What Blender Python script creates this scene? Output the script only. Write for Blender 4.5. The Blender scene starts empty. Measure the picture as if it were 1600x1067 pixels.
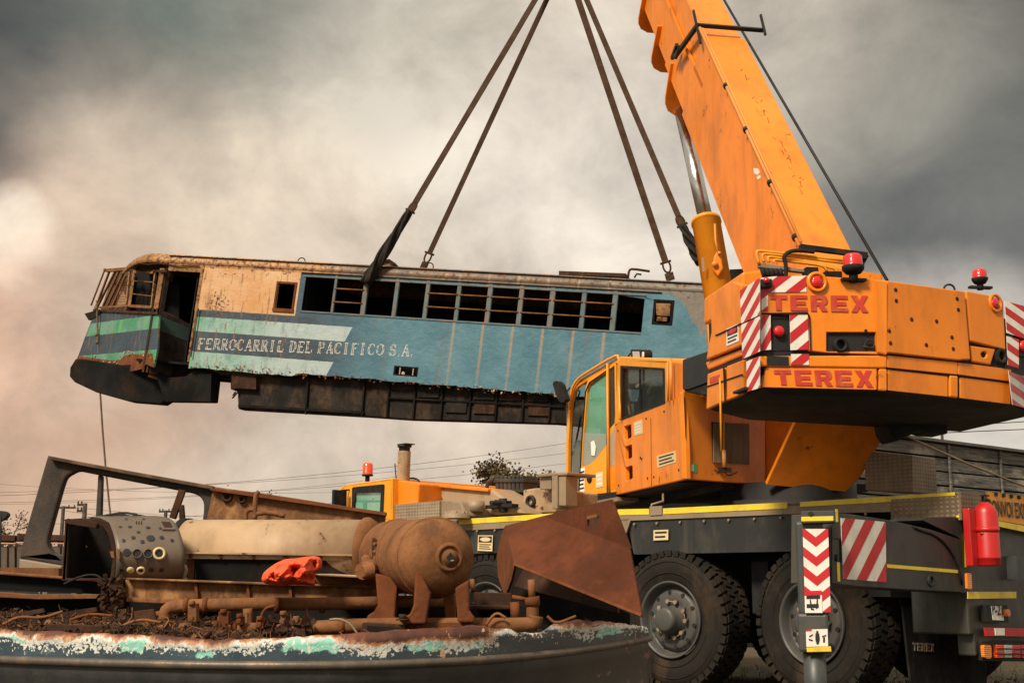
import bpy, bmesh, math, random
from mathutils import Vector, noise
from mathutils.geometry import tessellate_polygon
random.seed(7)
V = Vector
C = bpy.context.scene
# ------------------------------------------------------------------ camera
HOR, FPX, CAMH = 917.0, 2000.0, 1.0
TH = math.atan((HOR - 533.5) / FPX)
cam_d = bpy.data.cameras.new('camera'); cam = bpy.data.objects.new('camera', cam_d)
C.collection.objects.link(cam); C.camera = cam
cam.location = (0, 0, CAMH); cam.rotation_euler = (math.pi / 2 + TH, 0, 0)
cam_d.sensor_width = 36; cam_d.lens = 36 * FPX / 1600; cam_d.clip_end = 3000; cam_d.clip_start = .05
C.view_settings.view_transform = 'Standard'; C.view_settings.look = 'None'
C.view_settings.exposure = .3; C.view_settings.gamma = 1

def ray(px, py):
    x = (px - 800) / FPX; v = (533.5 - py) / FPX
    d = V((x, math.cos(TH) - v * math.sin(TH), math.sin(TH) + v * math.cos(TH)))
    return d / d.y
O_ = V((0, 0, CAMH))
def W(px, py, Y): return O_ + ray(px, py) * Y          # a point at depth Y
def PP(px, py, pl):                                     # a point on a real plane
    d = ray(px, py); return O_ + d * ((pl[0] - O_).dot(pl[1]) / d.dot(pl[1]))
def ZP(px, py, z):
    d = ray(px, py); return O_ + d * ((z - CAMH) / d.z)
def vplane(a, b):                                       # vertical plane through two points, normal to the camera
    d = V((b.x - a.x, b.y - a.y, 0)).normalized(); n = V((d.y, -d.x, 0))
    if n.dot(O_ - a) < 0: n = -n
    return (a.copy(), n)
def off(pl, t): return (pl[0] + pl[1] * t, pl[1])

# ------------------------------------------------------------------ world: overcast sky
w = bpy.data.worlds.new('World'); C.world = w; w.use_nodes = True
wt = w.node_tree; wt.nodes.clear()
def wn(t, **k):
    n = wt.nodes.new(t)
    for a, b in k.items(): setattr(n, a, b)
    return n
tc = wn('ShaderNodeTexCoord'); DIR = tc.outputs['Generated']
def wl(a, b): wt.links.new(a, b)
def wmath(op, a, b=None, c=None, clamp=False):
    n = wn('ShaderNodeMath', operation=op); n.use_clamp = clamp
    for i, x in enumerate((a, b, c)):
        if x is None: continue
        if isinstance(x, (int, float)): n.inputs[i].default_value = x
        else: wl(x, n.inputs[i])
    return n.outputs[0]
nz = wn('ShaderNodeTexNoise'); nz.inputs['Scale'].default_value = 3.2; nz.inputs['Detail'].default_value = 6; nz.inputs['Roughness'].default_value = .5
mp = wn('ShaderNodeMapping'); mp.inputs['Scale'].default_value = (1, 1, 1.25); mp.inputs['Rotation'].default_value = (0, .35, 0)
wl(DIR, mp.inputs[0]); wl(mp.outputs[0], nz.inputs['Vector'])
# warp the direction a little so that the cloud banks have ragged edges
wv = wn('ShaderNodeVectorMath', operation='SUBTRACT'); wl(nz.outputs['Color'], wv.inputs[0]); wv.inputs[1].default_value = (.5, .5, .5)
ws = wn('ShaderNodeVectorMath', operation='SCALE'); wl(wv.outputs[0], ws.inputs[0]); ws.inputs['Scale'].default_value = .22
wa = wn('ShaderNodeVectorMath', operation='ADD'); wl(DIR, wa.inputs[0]); wl(ws.outputs[0], wa.inputs[1])
wz = wn('ShaderNodeVectorMath', operation='NORMALIZE'); wl(wa.outputs[0], wz.inputs[0]); WD = wz.outputs[0]
def lin(c):
    return tuple((x / 255 / 12.92 if x / 255 < .04045 else ((x / 255 + .055) / 1.055) ** 2.4) for x in c)
col = None
def blob(px, py, rad, c, amt=1.0, vec=None):
    """cloud bank round a sky direction, rad in degrees"""
    global col
    d = vec.normalized() if vec else ray(px, py).normalized()
    dt = wn('ShaderNodeVectorMath', operation='DOT_PRODUCT'); wl(WD, dt.inputs[0]); dt.inputs[1].default_value = d
    mr = wn('ShaderNodeMapRange'); mr.interpolation_type = 'SMOOTHSTEP'
    wl(dt.outputs['Value'], mr.inputs[0]); mr.inputs[1].default_value = math.cos(math.radians(rad)); mr.inputs[2].default_value = 1
    mr.inputs[4].default_value = amt
    mx = wn('ShaderNodeMix', data_type='RGBA'); wl(mr.outputs[0], mx.inputs[0])
    if isinstance(col, tuple): mx.inputs[6].default_value = col + (1,)
    else: wl(col, mx.inputs[6])
    mx.inputs[7].default_value = lin(c) + (1,) if max(c) > 5 else tuple(c) + (1,)
    col = mx.outputs[2]
col = lin((200, 188, 168))
blob(700, 260, 22, (222, 208, 188), .9)
blob(980, 400, 15, (226, 215, 199), .7)
blob(380, 350, 9, (230, 210, 184), .8)
blob(560, 470, 9, (226, 208, 184), .5)
blob(-10, 120, 12, (70, 70, 64), 1)
blob(10, 310, 8, (126, 116, 104), .7)
blob(300, -90, 10, (104, 106, 96), .9)
blob(340, 20, 5, (112, 124, 110), .5)
blob(560, 30, 8, (178, 172, 156), .6)
blob(210, 240, 6, (160, 148, 132), .5)
blob(1650, 330, 14, (92, 90, 84), 1)
blob(1680, 60, 12, (112, 110, 100), .95)
blob(1330, 40, 8, (170, 162, 146), .5)
blob(1490, 640, 7, (214, 204, 190), .9)
blob(60, 600, 10, (196, 156, 130), .8)
blob(130, 720, 9, (196, 160, 132), .8)
blob(-10, 405, 2.4, (255, 236, 212), .9)
blob(0, 510, 3.0, (240, 196, 165), .6)
blob(200, 420, 7, (226, 204, 178), .6)
blob(650, 720, 13, (212, 192, 171), .8)
# out of the frame: the bright overcast dome overhead and behind the camera
blob(0, 0, 75, (.55, .50, .42), 1, V((-.45, -.75, .55)))
blob(0, 0, 50, (.8, .74, .64), .8, V((0, -.05, 1)))
nz2 = wn('ShaderNodeTexNoise'); nz2.inputs['Scale'].default_value = 9.5; nz2.inputs['Detail'].default_value = 7; nz2.inputs['Roughness'].default_value = .62; nz2.inputs['Distortion'].default_value = .25; wl(mp.outputs[0], nz2.inputs['Vector'])
nsum = wmath('ADD', wmath('MULTIPLY', nz.outputs['Fac'], .4), wmath('MULTIPLY', nz2.outputs['Fac'], .6))
mod = wn('ShaderNodeMapRange'); wl(nsum, mod.inputs[0]); mod.inputs[1].default_value = .38; mod.inputs[2].default_value = .62
mod.inputs[3].default_value = .68; mod.inputs[4].default_value = 1.18
mm = wn('ShaderNodeVectorMath', operation='SCALE'); wl(col, mm.inputs[0]); wl(mod.outputs[0], mm.inputs['Scale'])
# below the horizon: dark ground bounce
sx = wn('ShaderNodeSeparateXYZ'); wl(DIR, sx.inputs[0])
gz = wn('ShaderNodeMapRange'); wl(sx.outputs['Z'], gz.inputs[0]); gz.inputs[1].default_value = -.03; gz.inputs[2].default_value = 0
gm = wn('ShaderNodeMix', data_type='RGBA'); wl(gz.outputs[0], gm.inputs[0]); gm.inputs[6].default_value = (.05, .04, .03, 1); wl(mm.outputs[0], gm.inputs[7])
bg = wn('ShaderNodeBackground'); wl(gm.outputs[2], bg.inputs[0]); bg.inputs[1].default_value = .90
# a thin share of the physical sky above the cloud
sky = wn('ShaderNodeTexSky', sky_type='NISHITA'); sky.sun_disc = False; sky.sun_elevation = math.radians(38); sky.sun_rotation = math.radians(205)
bs = wn('ShaderNodeBackground'); wl(sky.outputs[0], bs.inputs[0]); bs.inputs[1].default_value = .006
ad = wn('ShaderNodeAddShader'); wl(bg.outputs[0], ad.inputs[0]); wl(bs.outputs[0], ad.inputs[1])
wo = wn('ShaderNodeOutputWorld'); wl(ad.outputs[0], wo.inputs[0])

sd = bpy.data.lights.new('sun', 'SUN'); sun = bpy.data.objects.new('sun', sd); C.collection.objects.link(sun)
sd.energy = 3.9; sd.angle = math.radians(12); sd.color = (1, .88, .7)
sun.rotation_euler = (-V((-.48, -.68, .78))).to_track_quat('-Z', 'Y').to_euler()

# ------------------------------------------------------------------ materials
MATS = {}
class NT:
    def __init__(s, name, coord='Object'):
        s.m = bpy.data.materials.new(name); s.m.use_nodes = True; s.t = s.m.node_tree
        s.b = s.t.nodes['Principled BSDF']; s.tc = s.n('ShaderNodeTexCoord'); s.co = s.tc.outputs[coord]
        MATS[name] = s.m
    def n(s, t, **k):
        n = s.t.nodes.new(t)
        for a, b in k.items(): setattr(n, a, b)
        return n
    def l(s, a, b): s.t.links.new(a, b)
    def put(s, sock, x):
        if isinstance(x, (int, float)): sock.default_value = x
        elif isinstance(x, tuple): sock.default_value = x if len(x) == 4 or len(sock.default_value) == 3 else x + (1,)
        else: s.l(x, sock)
    def math(s, op, a, b=0, clamp=False):
        n = s.n('ShaderNodeMath', operation=op); n.use_clamp = clamp
        s.put(n.inputs[0], a); s.put(n.inputs[1], b); return n.outputs[0]
    def noise(s, scale, detail=5, rough=.6, stretch=None, co=None, dist=0):
        n = s.n('ShaderNodeTexNoise'); n.inputs['Scale'].default_value = scale; n.inputs['Detail'].default_value = detail
        n.inputs['Roughness'].default_value = rough; n.inputs['Distortion'].default_value = dist
        c = co or s.co
        if stretch:
            m = s.n('ShaderNodeMapping'); m.inputs['Scale'].default_value = stretch; s.l(c, m.inputs[0]); c = m.outputs[0]
        s.l(c, n.inputs['Vector']); return n.outputs['Fac']
    def step(s, x, lo, hi, a=0., b=1.):
        n = s.n('ShaderNodeMapRange'); n.interpolation_type = 'SMOOTHSTEP'
        s.put(n.inputs[0], x); s.put(n.inputs[1], lo); s.put(n.inputs[2], hi); s.put(n.inputs[3], a); s.put(n.inputs[4], b); return n.outputs[0]
    def mix(s, f, a, b, blend='MIX'):
        n = s.n('ShaderNodeMix', data_type='RGBA', blend_type=blend)
        s.put(n.inputs[0], f); s.put(n.inputs[6], a); s.put(n.inputs[7], b); return n.outputs[2]
    def bump(s, h, st=.3, dist=.01):
        n = s.n('ShaderNodeBump'); s.put(n.inputs['Height'], h); n.inputs['Strength'].default_value = st; n.inputs['Distance'].default_value = dist
        s.l(n.outputs[0], s.b.inputs['Normal'])
    def xyz(s, co=None):
        n = s.n('ShaderNodeSeparateXYZ'); s.l(co or s.co, n.inputs[0]); return n.outputs

def M(name, c, rough=.55, metal=0., var=.25, sc=2.5, dirt=None, da=.4, rust=0., bump=.15, bs=40, streak=0., grain=.12):
    """weathered surface: base colour, slow variation, dirt, vertical runs and rust spots"""
    if name in MATS: return MATS[name]
    s = NT(name); c = tuple(c)
    n1 = s.noise(sc, 6, .62); n2 = s.noise(sc * 9, 4, .7)
    colr = s.mix(s.step(n1, .3, .72), c, tuple(x * (1 - var) for x in c))
    colr = s.mix(s.step(n2, .42, .72, 0, grain), colr, tuple(x * .35 for x in c))
    if dirt is not None:
        n3 = s.noise(sc * 1.7, 7, .66, (1, 1, .6))
        colr = s.mix(s.step(n3, .46, .68, 0, da), colr, tuple(dirt))
    if streak:
        n4 = s.noise(7, 5, .6, (1, 1, .07))
        colr = s.mix(s.step(n4, .5, .72, 0, streak), colr, tuple(dirt or (.05, .035, .02)))
    if rust:
        n5 = s.noise(sc * 4.5, 8, .7)
        rm = s.step(n5, .70 - rust * .25, .73 - rust * .25 + .03)
        colr = s.mix(rm, colr, s.mix(n2, (.16, .05, .015), (.035, .015, .008)))
    s.l(colr, s.b.inputs['Base Color'])
    s.l(s.step(n1, .3, .75, rough - .08, min(1, rough + .16)), s.b.inputs['Roughness']); s.b.inputs['Metallic'].default_value = metal
    if rough >= .75: s.b.inputs['Specular IOR Level'].default_value = .2
    if bump: s.bump(s.noise(bs, 5, .7), bump, .01)
    return s.m

# ------------------------------------------------------------------ object helpers
def linko(o): C.collection.objects.link(o); return o
def tag(o, label=None, cat=None, group=None, kind=None):
    for k, x in (('label', label), ('category', cat), ('group', group), ('kind', kind)):
        if x: o[k] = x
    return o
def thing(name, loc, label, cat, group=None):
    o = linko(bpy.data.objects.new(name, None)); o.location = loc; o.empty_display_size = .2
    return tag(o, label, cat, group)
def rootloc(o):
    while o.parent: o = o.parent
    return V(o.location)
def mt(m): return MATS[m] if isinstance(m, str) else m
class B:
    def __init__(s): s.v = []; s.f = []; s.mi = []; s.sm = []
    def add(s, vs, fs, mi=0, sm=False):
        k = len(s.v); s.v += [V(x) for x in vs]; s.f += [tuple(i + k for i in f) for f in fs]
        s.mi += [mi] * len(fs); s.sm += [sm] * len(fs); return s
    def prism(s, pts, o2, mi=0):
        """closed planar polygon swept by the vector o2"""
        n = len(pts); a = [V(p) for p in pts]; b = [p + o2 for p in a]
        tri = tessellate_polygon([a])
        fs = []
        for t in tri: fs.append(tuple(t)); fs.append(tuple(i + n for i in reversed(t)))
        for i in range(n): j = (i + 1) % n; fs.append((i, j, j + n, i + n))
        return s.add(a + b, fs, mi)
    def holed(s, outer, holes, o2, mi=0):
        loops = [[V(p) for p in outer]] + [[V(p) for p in h] for h in holes]
        a = [p for l in loops for p in l]; n = len(a); b = [p + o2 for p in a]
        fs = []
        for t in tessellate_polygon(loops): fs.append(tuple(t)); fs.append(tuple(i + n for i in reversed(t)))
        k = 0
        for l in loops:
            m = len(l)
            for i in range(m): j = (i + 1) % m; fs.append((k + i, k + j, k + j + n, k + i + n))
            k += m
        return s.add(a + b, fs, mi)
    def box(s, o, a, b, c, mi=0):
        o, a, b, c = V(o), V(a), V(b), V(c)
        p = [o, o + a, o + a + b, o + b, o + c, o + a + c, o + a + b + c, o + b + c]
        return s.add(p, [(0, 3, 2, 1), (4, 5, 6, 7), (0, 1, 5, 4), (1, 2, 6, 5), (2, 3, 7, 6), (3, 0, 4, 7)], mi)
    def cbox(s, c, a, b, d, mi=0):
        a, b, d = V(a), V(b), V(d); return s.box(V(c) - (a + b + d) / 2, a, b, d, mi)
    def bar(s, p, q, wd, ht, up=V((0, 0, 1)), mi=0):
        p, q = V(p), V(q); d = (q - p).normalized(); sd_ = d.cross(up).normalized(); u = sd_.cross(d).normalized()
        return s.box(p - sd_ * wd / 2 - u * ht / 2, q - p, sd_ * wd, u * ht, mi)
    def lathe(s, p, ax, prof, seg=24, mi=0, sm=True, cap=True):
        p = V(p); ax = V(ax).normalized(); t = ax.orthogonal().normalized(); b = ax.cross(t)
        vs = []; fs = []
        for (h, r) in prof:
            for i in range(seg):
                an = 2 * math.pi * i / seg; vs.append(p + ax * h + (t * math.cos(an) + b * math.sin(an)) * r)
        for k in range(len(prof) - 1):
            for i in range(seg):
                j = (i + 1) % seg; fs.append((k * seg + i, k * seg + j, (k + 1) * seg + j, (k + 1) * seg + i))
        s.add(vs, fs, mi, sm)
        if cap:
            k = len(s.v) - len(vs)
            s.f.append(tuple(k + i for i in reversed(range(seg)))); s.f.append(tuple(k + (len(prof) - 1) * seg + i for i in range(seg)))
            s.mi += [mi, mi]; s.sm += [False, False]
        return s
    def cyl(s, p, q, r, seg=20, r2=None, mi=0, sm=True):
        p, q = V(p), V(q); return s.lathe(p, q - p, [(0, r), ((q - p).length, r if r2 is None else r2)], seg, mi, sm)
    def tube(s, pts, r, seg=8, mi=0, smooth_path=0):
        pts = [V(p) for p in pts]
        for _ in range(smooth_path):
            q = [pts[0]]
            for a, b in zip(pts, pts[1:]): q += [a.lerp(b, .25), a.lerp(b, .75)]
            pts = q + [pts[-1]]
        n = len(pts); vs = []; fs = []; nrm = None
        for i, p in enumerate(pts):
            d = (pts[min(i + 1, n - 1)] - pts[max(i - 1, 0)]).normalized()
            if nrm is None: nrm = d.orthogonal().normalized()
            nrm = (nrm - d * nrm.dot(d)).normalized(); b = d.cross(nrm)
            rr = r[i] if isinstance(r, (list, tuple)) else r
            for k in range(seg):
                an = 2 * math.pi * k / seg; vs.append(p + (nrm * math.cos(an) + b * math.sin(an)) * rr)
        for i in range(n - 1):
            for k in range(seg):
                j = (k + 1) % seg; fs.append((i * seg + k, i * seg + j, (i + 1) * seg + j, (i + 1) * seg + k))
        fs.append(tuple(reversed(range(seg)))); fs.append(tuple((n - 1) * seg + k for k in range(seg)))
        return s.add(vs, fs, mi, seg > 5)
    def strap(s, p, q, wd, th, side):
        """flat webbing; side = vector across the belt"""
        p, q = V(p), V(q); d = (q - p).normalized(); sd_ = (side - d * side.dot(d)).normalized(); u = d.cross(sd_)
        n = 24; vs = []; fs = []
        for i in range(n + 1):
            c = p.lerp(q, i / n); a = .12 * math.sin(i * .5); s2 = (sd_ * math.cos(a) + u * math.sin(a)); u2 = d.cross(s2)
            vs += [c - s2 * wd / 2 - u2 * th / 2, c + s2 * wd / 2 - u2 * th / 2, c + s2 * wd / 2 + u2 * th / 2, c - s2 * wd / 2 + u2 * th / 2]
        for i in range(n):
            for k in range(4): j = (k + 1) % 4; fs.append((i * 4 + k, i * 4 + j, i * 4 + 4 + j, i * 4 + 4 + k))
        fs += [(3, 2, 1, 0), tuple(n * 4 + k for k in range(4))]
        return s.add(vs, fs)
    def build(s, name, mats, parent=None, bevel=0, uv=None, loc=None, fixn=True, seg=2, rough_=0, solid=False):
        base = rootloc(parent) if parent else V(loc or (0, 0, 0))
        me = bpy.data.meshes.new(name); me.from_pydata([p - base for p in s.v], [], s.f)
        if not isinstance(mats, (list, tuple)): mats = [mats]
        for m in mats: me.materials.append(mt(m))
        for i, p in enumerate(me.polygons): p.material_index = s.mi[i]; p.use_smooth = s.sm[i]
        if uv:
            ul = me.uv_layers.new(name='UVMap')
            for lp in me.loops: ul.data[lp.index].uv = uv(me.vertices[lp.vertex_index].co + base)
        if fixn:
            bm = bmesh.new(); bm.from_mesh(me); bmesh.ops.recalc_face_normals(bm, faces=bm.faces); bm.to_mesh(me); bm.free()
        me.update()
        o = linko(bpy.data.objects.new(name, me))
        if parent: o.parent = parent
        else: o.location = base
        if bevel:
            m = o.modifiers.new('bevel', 'BEVEL'); m.width = bevel; m.segments = seg; m.limit_method = 'ANGLE'; m.angle_limit = math.radians(38)
            m.harden_normals = False
        return o
def tr(px, pl): return [PP(x, y, pl) for x, y in px]
def slab(px, pl, th, b=None, mi=0, holes=()):
    b = b or B(); o2 = -pl[1] * th
    if holes: b.holed(tr(px, pl), [tr(h, pl) for h in holes], o2, mi)
    else: b.prism(tr(px, pl), o2, mi)
    return b
def rnd(q, r=6, n=4):
    """round the corners of a pixel polygon"""
    out = []
    for i in range(len(q)):
        p = V(q[i]); a = V(q[i - 1]); c = V(q[(i + 1) % len(q)])
        ra = min(r, (a - p).length * .45); rc = min(r, (c - p).length * .45)
        a = p + (a - p).normalized() * ra; c = p + (c - p).normalized() * rc
        for k in range(n + 1):
            t = k / n; out.append(tuple((a * (1 - t) + p * t) * (1 - t) + (p * (1 - t) + c * t) * t))
    return out
def quad(x0, y0, x1, y1): return [(x0, y0), (x1, y0), (x1, y1), (x0, y1)]
def clip(poly, nx, ny, d):
    """keep nx*x+ny*y>=d"""
    out = []
    for i in range(len(poly)):
        a, b = poly[i - 1], poly[i]; da = nx * a[0] + ny * a[1] - d; db = nx * b[0] + ny * b[1] - d
        if (da >= 0) != (db >= 0): t = da / (da - db); out.append((a[0] + (b[0] - a[0]) * t, a[1] + (b[1] - a[1]) * t))
        if db >= 0: out.append(b)
    return out
def hazard(name, poly, pl, parent, ang, pitch, ph=0, th=.004, duty=.5):
    """white plate with red diagonal stripes; ang = slope angle of stripes in the plate"""
    b = B(); slab(poly, pl, th, b, 0)
    nx, ny = math.sin(math.radians(ang)), math.cos(math.radians(ang)); pl2 = off(pl, .0015)
    ds = [nx * x + ny * y for x, y in poly]; k = math.floor((min(ds) - ph) / pitch)
    while k * pitch + ph < max(ds):
        lo = k * pitch + ph; q = clip(clip(poly, nx, ny, lo), -nx, -ny, -(lo + pitch * duty))
        if len(q) > 2:
            pts = tr(q, pl2); b.add(pts, [tuple(range(len(pts)))], 1)
        k += 1
    return b.build(name, ['sticker_white', 'sticker_red'], parent, fixn=False)

LET = {
 'T': [[(0,1),(1,1),(1,.74),(.66,.74),(.66,0),(.34,0),(.34,.74),(0,.74)]],
 'E': [[(0,0),(0,1),(1,1),(1,.78),(.34,.78),(.34,.61),(.9,.61),(.9,.39),(.34,.39),(.34,.22),(1,.22),(1,0)]],
 'X': [[(0,1),(.36,1),(.5,.7),(.66,1),(1,1),(.7,.5),(1,0),(.64,0),(.48,.3),(.33,0),(0,0),(.3,.5)]],
}
LETR = ([(0,0),(0,1),(.75,1),(.95,.93),(1,.78),(1,.6),(.92,.46),(.78,.4),(1,0),(.64,0),(.46,.36),(.34,.36),(.34,0)], [(.34,.77),(.34,.58),(.62,.58),(.68,.67),(.62,.77)])
def terex(name, tl, tr_, br, bl, pl, mat, parent, gap=.2, th=.004):
    """block capitals laid in a pixel quad on a real plane"""
    b = B(); n = 5; cw = 1 / (n + (n - 1) * gap); tl, tr_, br, bl = V(tl), V(tr_), V(br), V(bl)
    def mp_(u, v): 
        p = (tl * (1 - u) + tr_ * u) * v + (bl * (1 - u) + br * u) * (1 - v); return (p.x, p.y)
    for i, ch in enumerate('TEREX'):
        x0 = i * cw * (1 + gap)
        if ch == 'R': slab([mp_(x0 + x * cw, y) for x, y in LETR[0]], off(pl, th), th, b, 0, [[mp_(x0 + x * cw, y) for x, y in LETR[1]]])
        else:
            for q in LET[ch]: slab([mp_(x0 + x * cw, y) for x, y in q], off(pl, th), th, b)
    return b.build(name, mat, parent)
def text_mesh(s_, size, extr=.002, bold=0., space=1.0):
    cu = bpy.data.curves.new('lettering', 'FONT'); cu.body = s_; cu.size = size; cu.extrude = extr; cu.offset = bold; cu.space_character = space; cu.resolution_u = 3
    o = bpy.data.objects.new('lettering', cu); C.collection.objects.link(o)
    dg = bpy.context.evaluated_depsgraph_get(); me = bpy.data.meshes.new_from_object(o.evaluated_get(dg)); bpy.data.objects.remove(o)
    return me
def text(name, s_, p0, p1, up, mat, parent, hgt=None, bold=0., lift=.003):
    """text from p0 to p1 along a baseline, fitted to the length"""
    me = text_mesh(s_, 1, 0, bold); xs = [v.co.x for v in me.vertices]; ys = [v.co.y for v in me.vertices]
    p0, p1 = V(p0), V(p1); d = p1 - p0; k = d.length / (max(xs) - min(xs)); d.normalize(); up = (V(up) - d * V(up).dot(d)).normalized()
    n = d.cross(up); ky = hgt / (max(ys) - min(ys)) if hgt else k; base = rootloc(parent)
    for v in me.vertices: v.co = p0 + d * (v.co.x - min(xs)) * k + up * (v.co.y - min(ys)) * ky + n * lift - base
    me.materials.clear(); me.materials.append(mt(mat)); o = linko(bpy.data.objects.new(name, me)); o.parent = parent; return o
UP = V((0, 0, 1))

# ------------------------------------------------------------------ common materials
ORG = (.90, .25, .008)
M('crane_orange', ORG, .36, 0, .16, .8, (.30, .085, .015), .42, bump=.08, bs=12, grain=.10, streak=.34, rust=.28)
M('crane_orange_dusty', (.72, .27, .04), .6, 0, .2, 1.5, (.35, .22, .1), .5, bump=.08, grain=.1, streak=.3)
M('crane_yellow', (.86, .33, .015), .42, 0, .1, 2, (.2, .1, .03), .2, bump=.03)
M('tape_yellow', (.88, .62, .04), .45, 0, .12, 3, (.3, .2, .06), .45, bump=.05)
M('dark_grey_paint', (.022, .023, .023), .45, 0, .2, 1.2, (.12, .1, .07), .35, bump=.06, streak=.3)
M('jack_grey', (.062, .068, .068), .42, .2, .2, 2, (.16, .13, .1), .3, bump=.05)
M('black_steel', (.008, .008, .009), .7, 0, .3, 2, (.022, .017, .012), .5, bump=.15)
M('black_rubber', (.016, .015, .015), .75, 0, .3, 4, (.05, .042, .034), .5, bump=.1)
M('tyre_rubber', (.019, .016, .013), .85, 0, .3, 2.2, (.07, .043, .026), .55, bump=.25, bs=60)
M('rim_grey', (.075, .073, .07), .5, .1, .2, 4, (.12, .09, .06), .5, bump=.06)
M('chrome', (.62, .6, .58), .22, 1, .1, 3, None, bump=0)
M('sticker_white', (.82, .78, .70), .5, 0, .08, 5, (.4, .3, .2), .25, bump=0, grain=.08)
M('sticker_red', (.55, .016, .022), .42, 0, .1, 5, (.3, .03, .02), .2, bump=0, grain=.05)
M('sign_red', (.60, .045, .03), .45, 0, .2, 8, (.5, .16, .05), .5, bump=0)
M('sticker_black', (.015, .015, .015), .5, 0, .1, 5, bump=0)
M('sticker_green', (.09, .42, .12), .5, 0, .1, 5, bump=0)
M('sticker_cream', (.72, .55, .30), .5, 0, .1, 5, bump=0)
M('dusty_plate', (.31, .225, .145), .62, .1, .25, 2, (.16, .11, .07), .5, bump=.1)
M('rust', (.19, .060, .020), .85, 0, .45, 3, (.07, .027, .014), .7, bump=.5, bs=28, grain=.4)
M('rust_red', (.13, .036, .013), .85, 0, .5, 1.8, (.06, .020, .010), .85, rust=.35, bump=.6, bs=30, grain=.5)
M('rust_dusty', (.26, .11, .044), .85, 0, .45, 4, (.09, .040, .020), .75, rust=.3, bump=.4, bs=45, grain=.3)
M('rust_dark', (.052, .024, .014), .85, 0, .45, 3, (.13, .055, .022), .5, bump=.5, bs=25, grain=.3)
M('dirty_cream', (.46, .31, .18), .62, 0, .3, 2, (.22, .12, .06), .55, rust=.45, bump=.12, streak=.35)
M('rope', (.17, .12, .075), .9, 0, .3, 12, bump=.4, bs=120)
M('webbing', (.075, .042, .025), .9, 0, .35, 5, (.05, .03, .02), .5, bump=.4, bs=90)
M('sleeve', (.022, .018, .016), .85, 0, .3, 6, (.07, .045, .03), .5, bump=.5, bs=30)
def diamond(name, c):
    s = NT(name); x = s.xyz()
    # raised tread bars on aluminium plate
    def wave(a, b, sc): 
        q = s.math('MULTIPLY', s.math('ADD', s.math('MULTIPLY', x[0], a), s.math('MULTIPLY', x[2], b)), sc); return s.math('SINE', q)
    u = s.math('MULTIPLY', wave(.9, .9, 95), wave(.9, -.9, 95)); h = s.step(u, .1, .5)
    n1 = s.noise(3, 6, .65); cc = s.mix(s.step(n1, .35, .7), c, tuple(k * .55 for k in c)); cc = s.mix(s.math('MULTIPLY', h, .35), cc, tuple(min(1, k * 1.7) for k in c))
    s.l(cc, s.b.inputs['Base Color']); s.b.inputs['Roughness'].default_value = .5; s.b.inputs['Metallic'].default_value = .35; s.bump(h, .35, .01)
diamond('tread_plate', (.22, .155, .095))
diamond('tread_plate_pale', (.36, .27, .18))
def lamp_mat(name, c, em=0):
    s = NT(name); s.b.inputs['Base Color'].default_value = c + (1,); s.b.inputs['Roughness'].default_value = .25; s.b.inputs['Coat Weight'].default_value = .5
    s.bump(s.math('SINE', s.math('MULTIPLY', s.xyz()[2], 400)), .2, .01)
lamp_mat('lens_red', (.62, .01, .01)); lamp_mat('lens_amber', (.8, .22, .01)); lamp_mat('lens_clear', (.6, .58, .52)); lamp_mat('lens_orange', (.8, .07, .01))
def glass(name, tint, rough=.05, alpha=.35):
    s = NT(name); b = s.b; b.inputs['Base Color'].default_value = tint + (1,); b.inputs['Roughness'].default_value = rough; b.inputs['Metallic'].default_value = 0
    n = s.noise(2.5, 4, .6); s.l(s.step(n, .3, .8, alpha, min(1, alpha + .25)), b.inputs['Alpha']); b.inputs['Specular IOR Level'].default_value = .8
glass('cab_glass', (.035, .05, .045), .06, .42)
glass('green_glass', (.14, .40, .26), .08, .42)
glass('haze_glass', (.35, .38, .33), .2, .45)
# ================================================================== MOBILE CRANE
S2 = math.sqrt(.5)
uC = V((S2, -S2, 0)); wC = V((S2, S2, 0)); nC = -wC
P1 = W(1047, 965, 12.8); P1.z = 0
CP = (P1, nC)                                           # outer side plane of the carrier
def cc(u, w_, z): return P1 + uC * u + wC * w_ + UP * z
A10 = math.radians(10); F = V((-math.sin(A10), math.cos(A10), 0)); L = V((-math.cos(A10), -math.sin(A10), 0)); R_ = -L
C0 = V((2.9, 13.5, 0))
def sc(f, l, z): return C0 + F * f + L * l + UP * z
crane = thing('mobile_crane', (2.9, 13.5, 0), 'orange telescopic mobile crane on grey outriggers lifting the hanging locomotive', 'crane')

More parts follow.
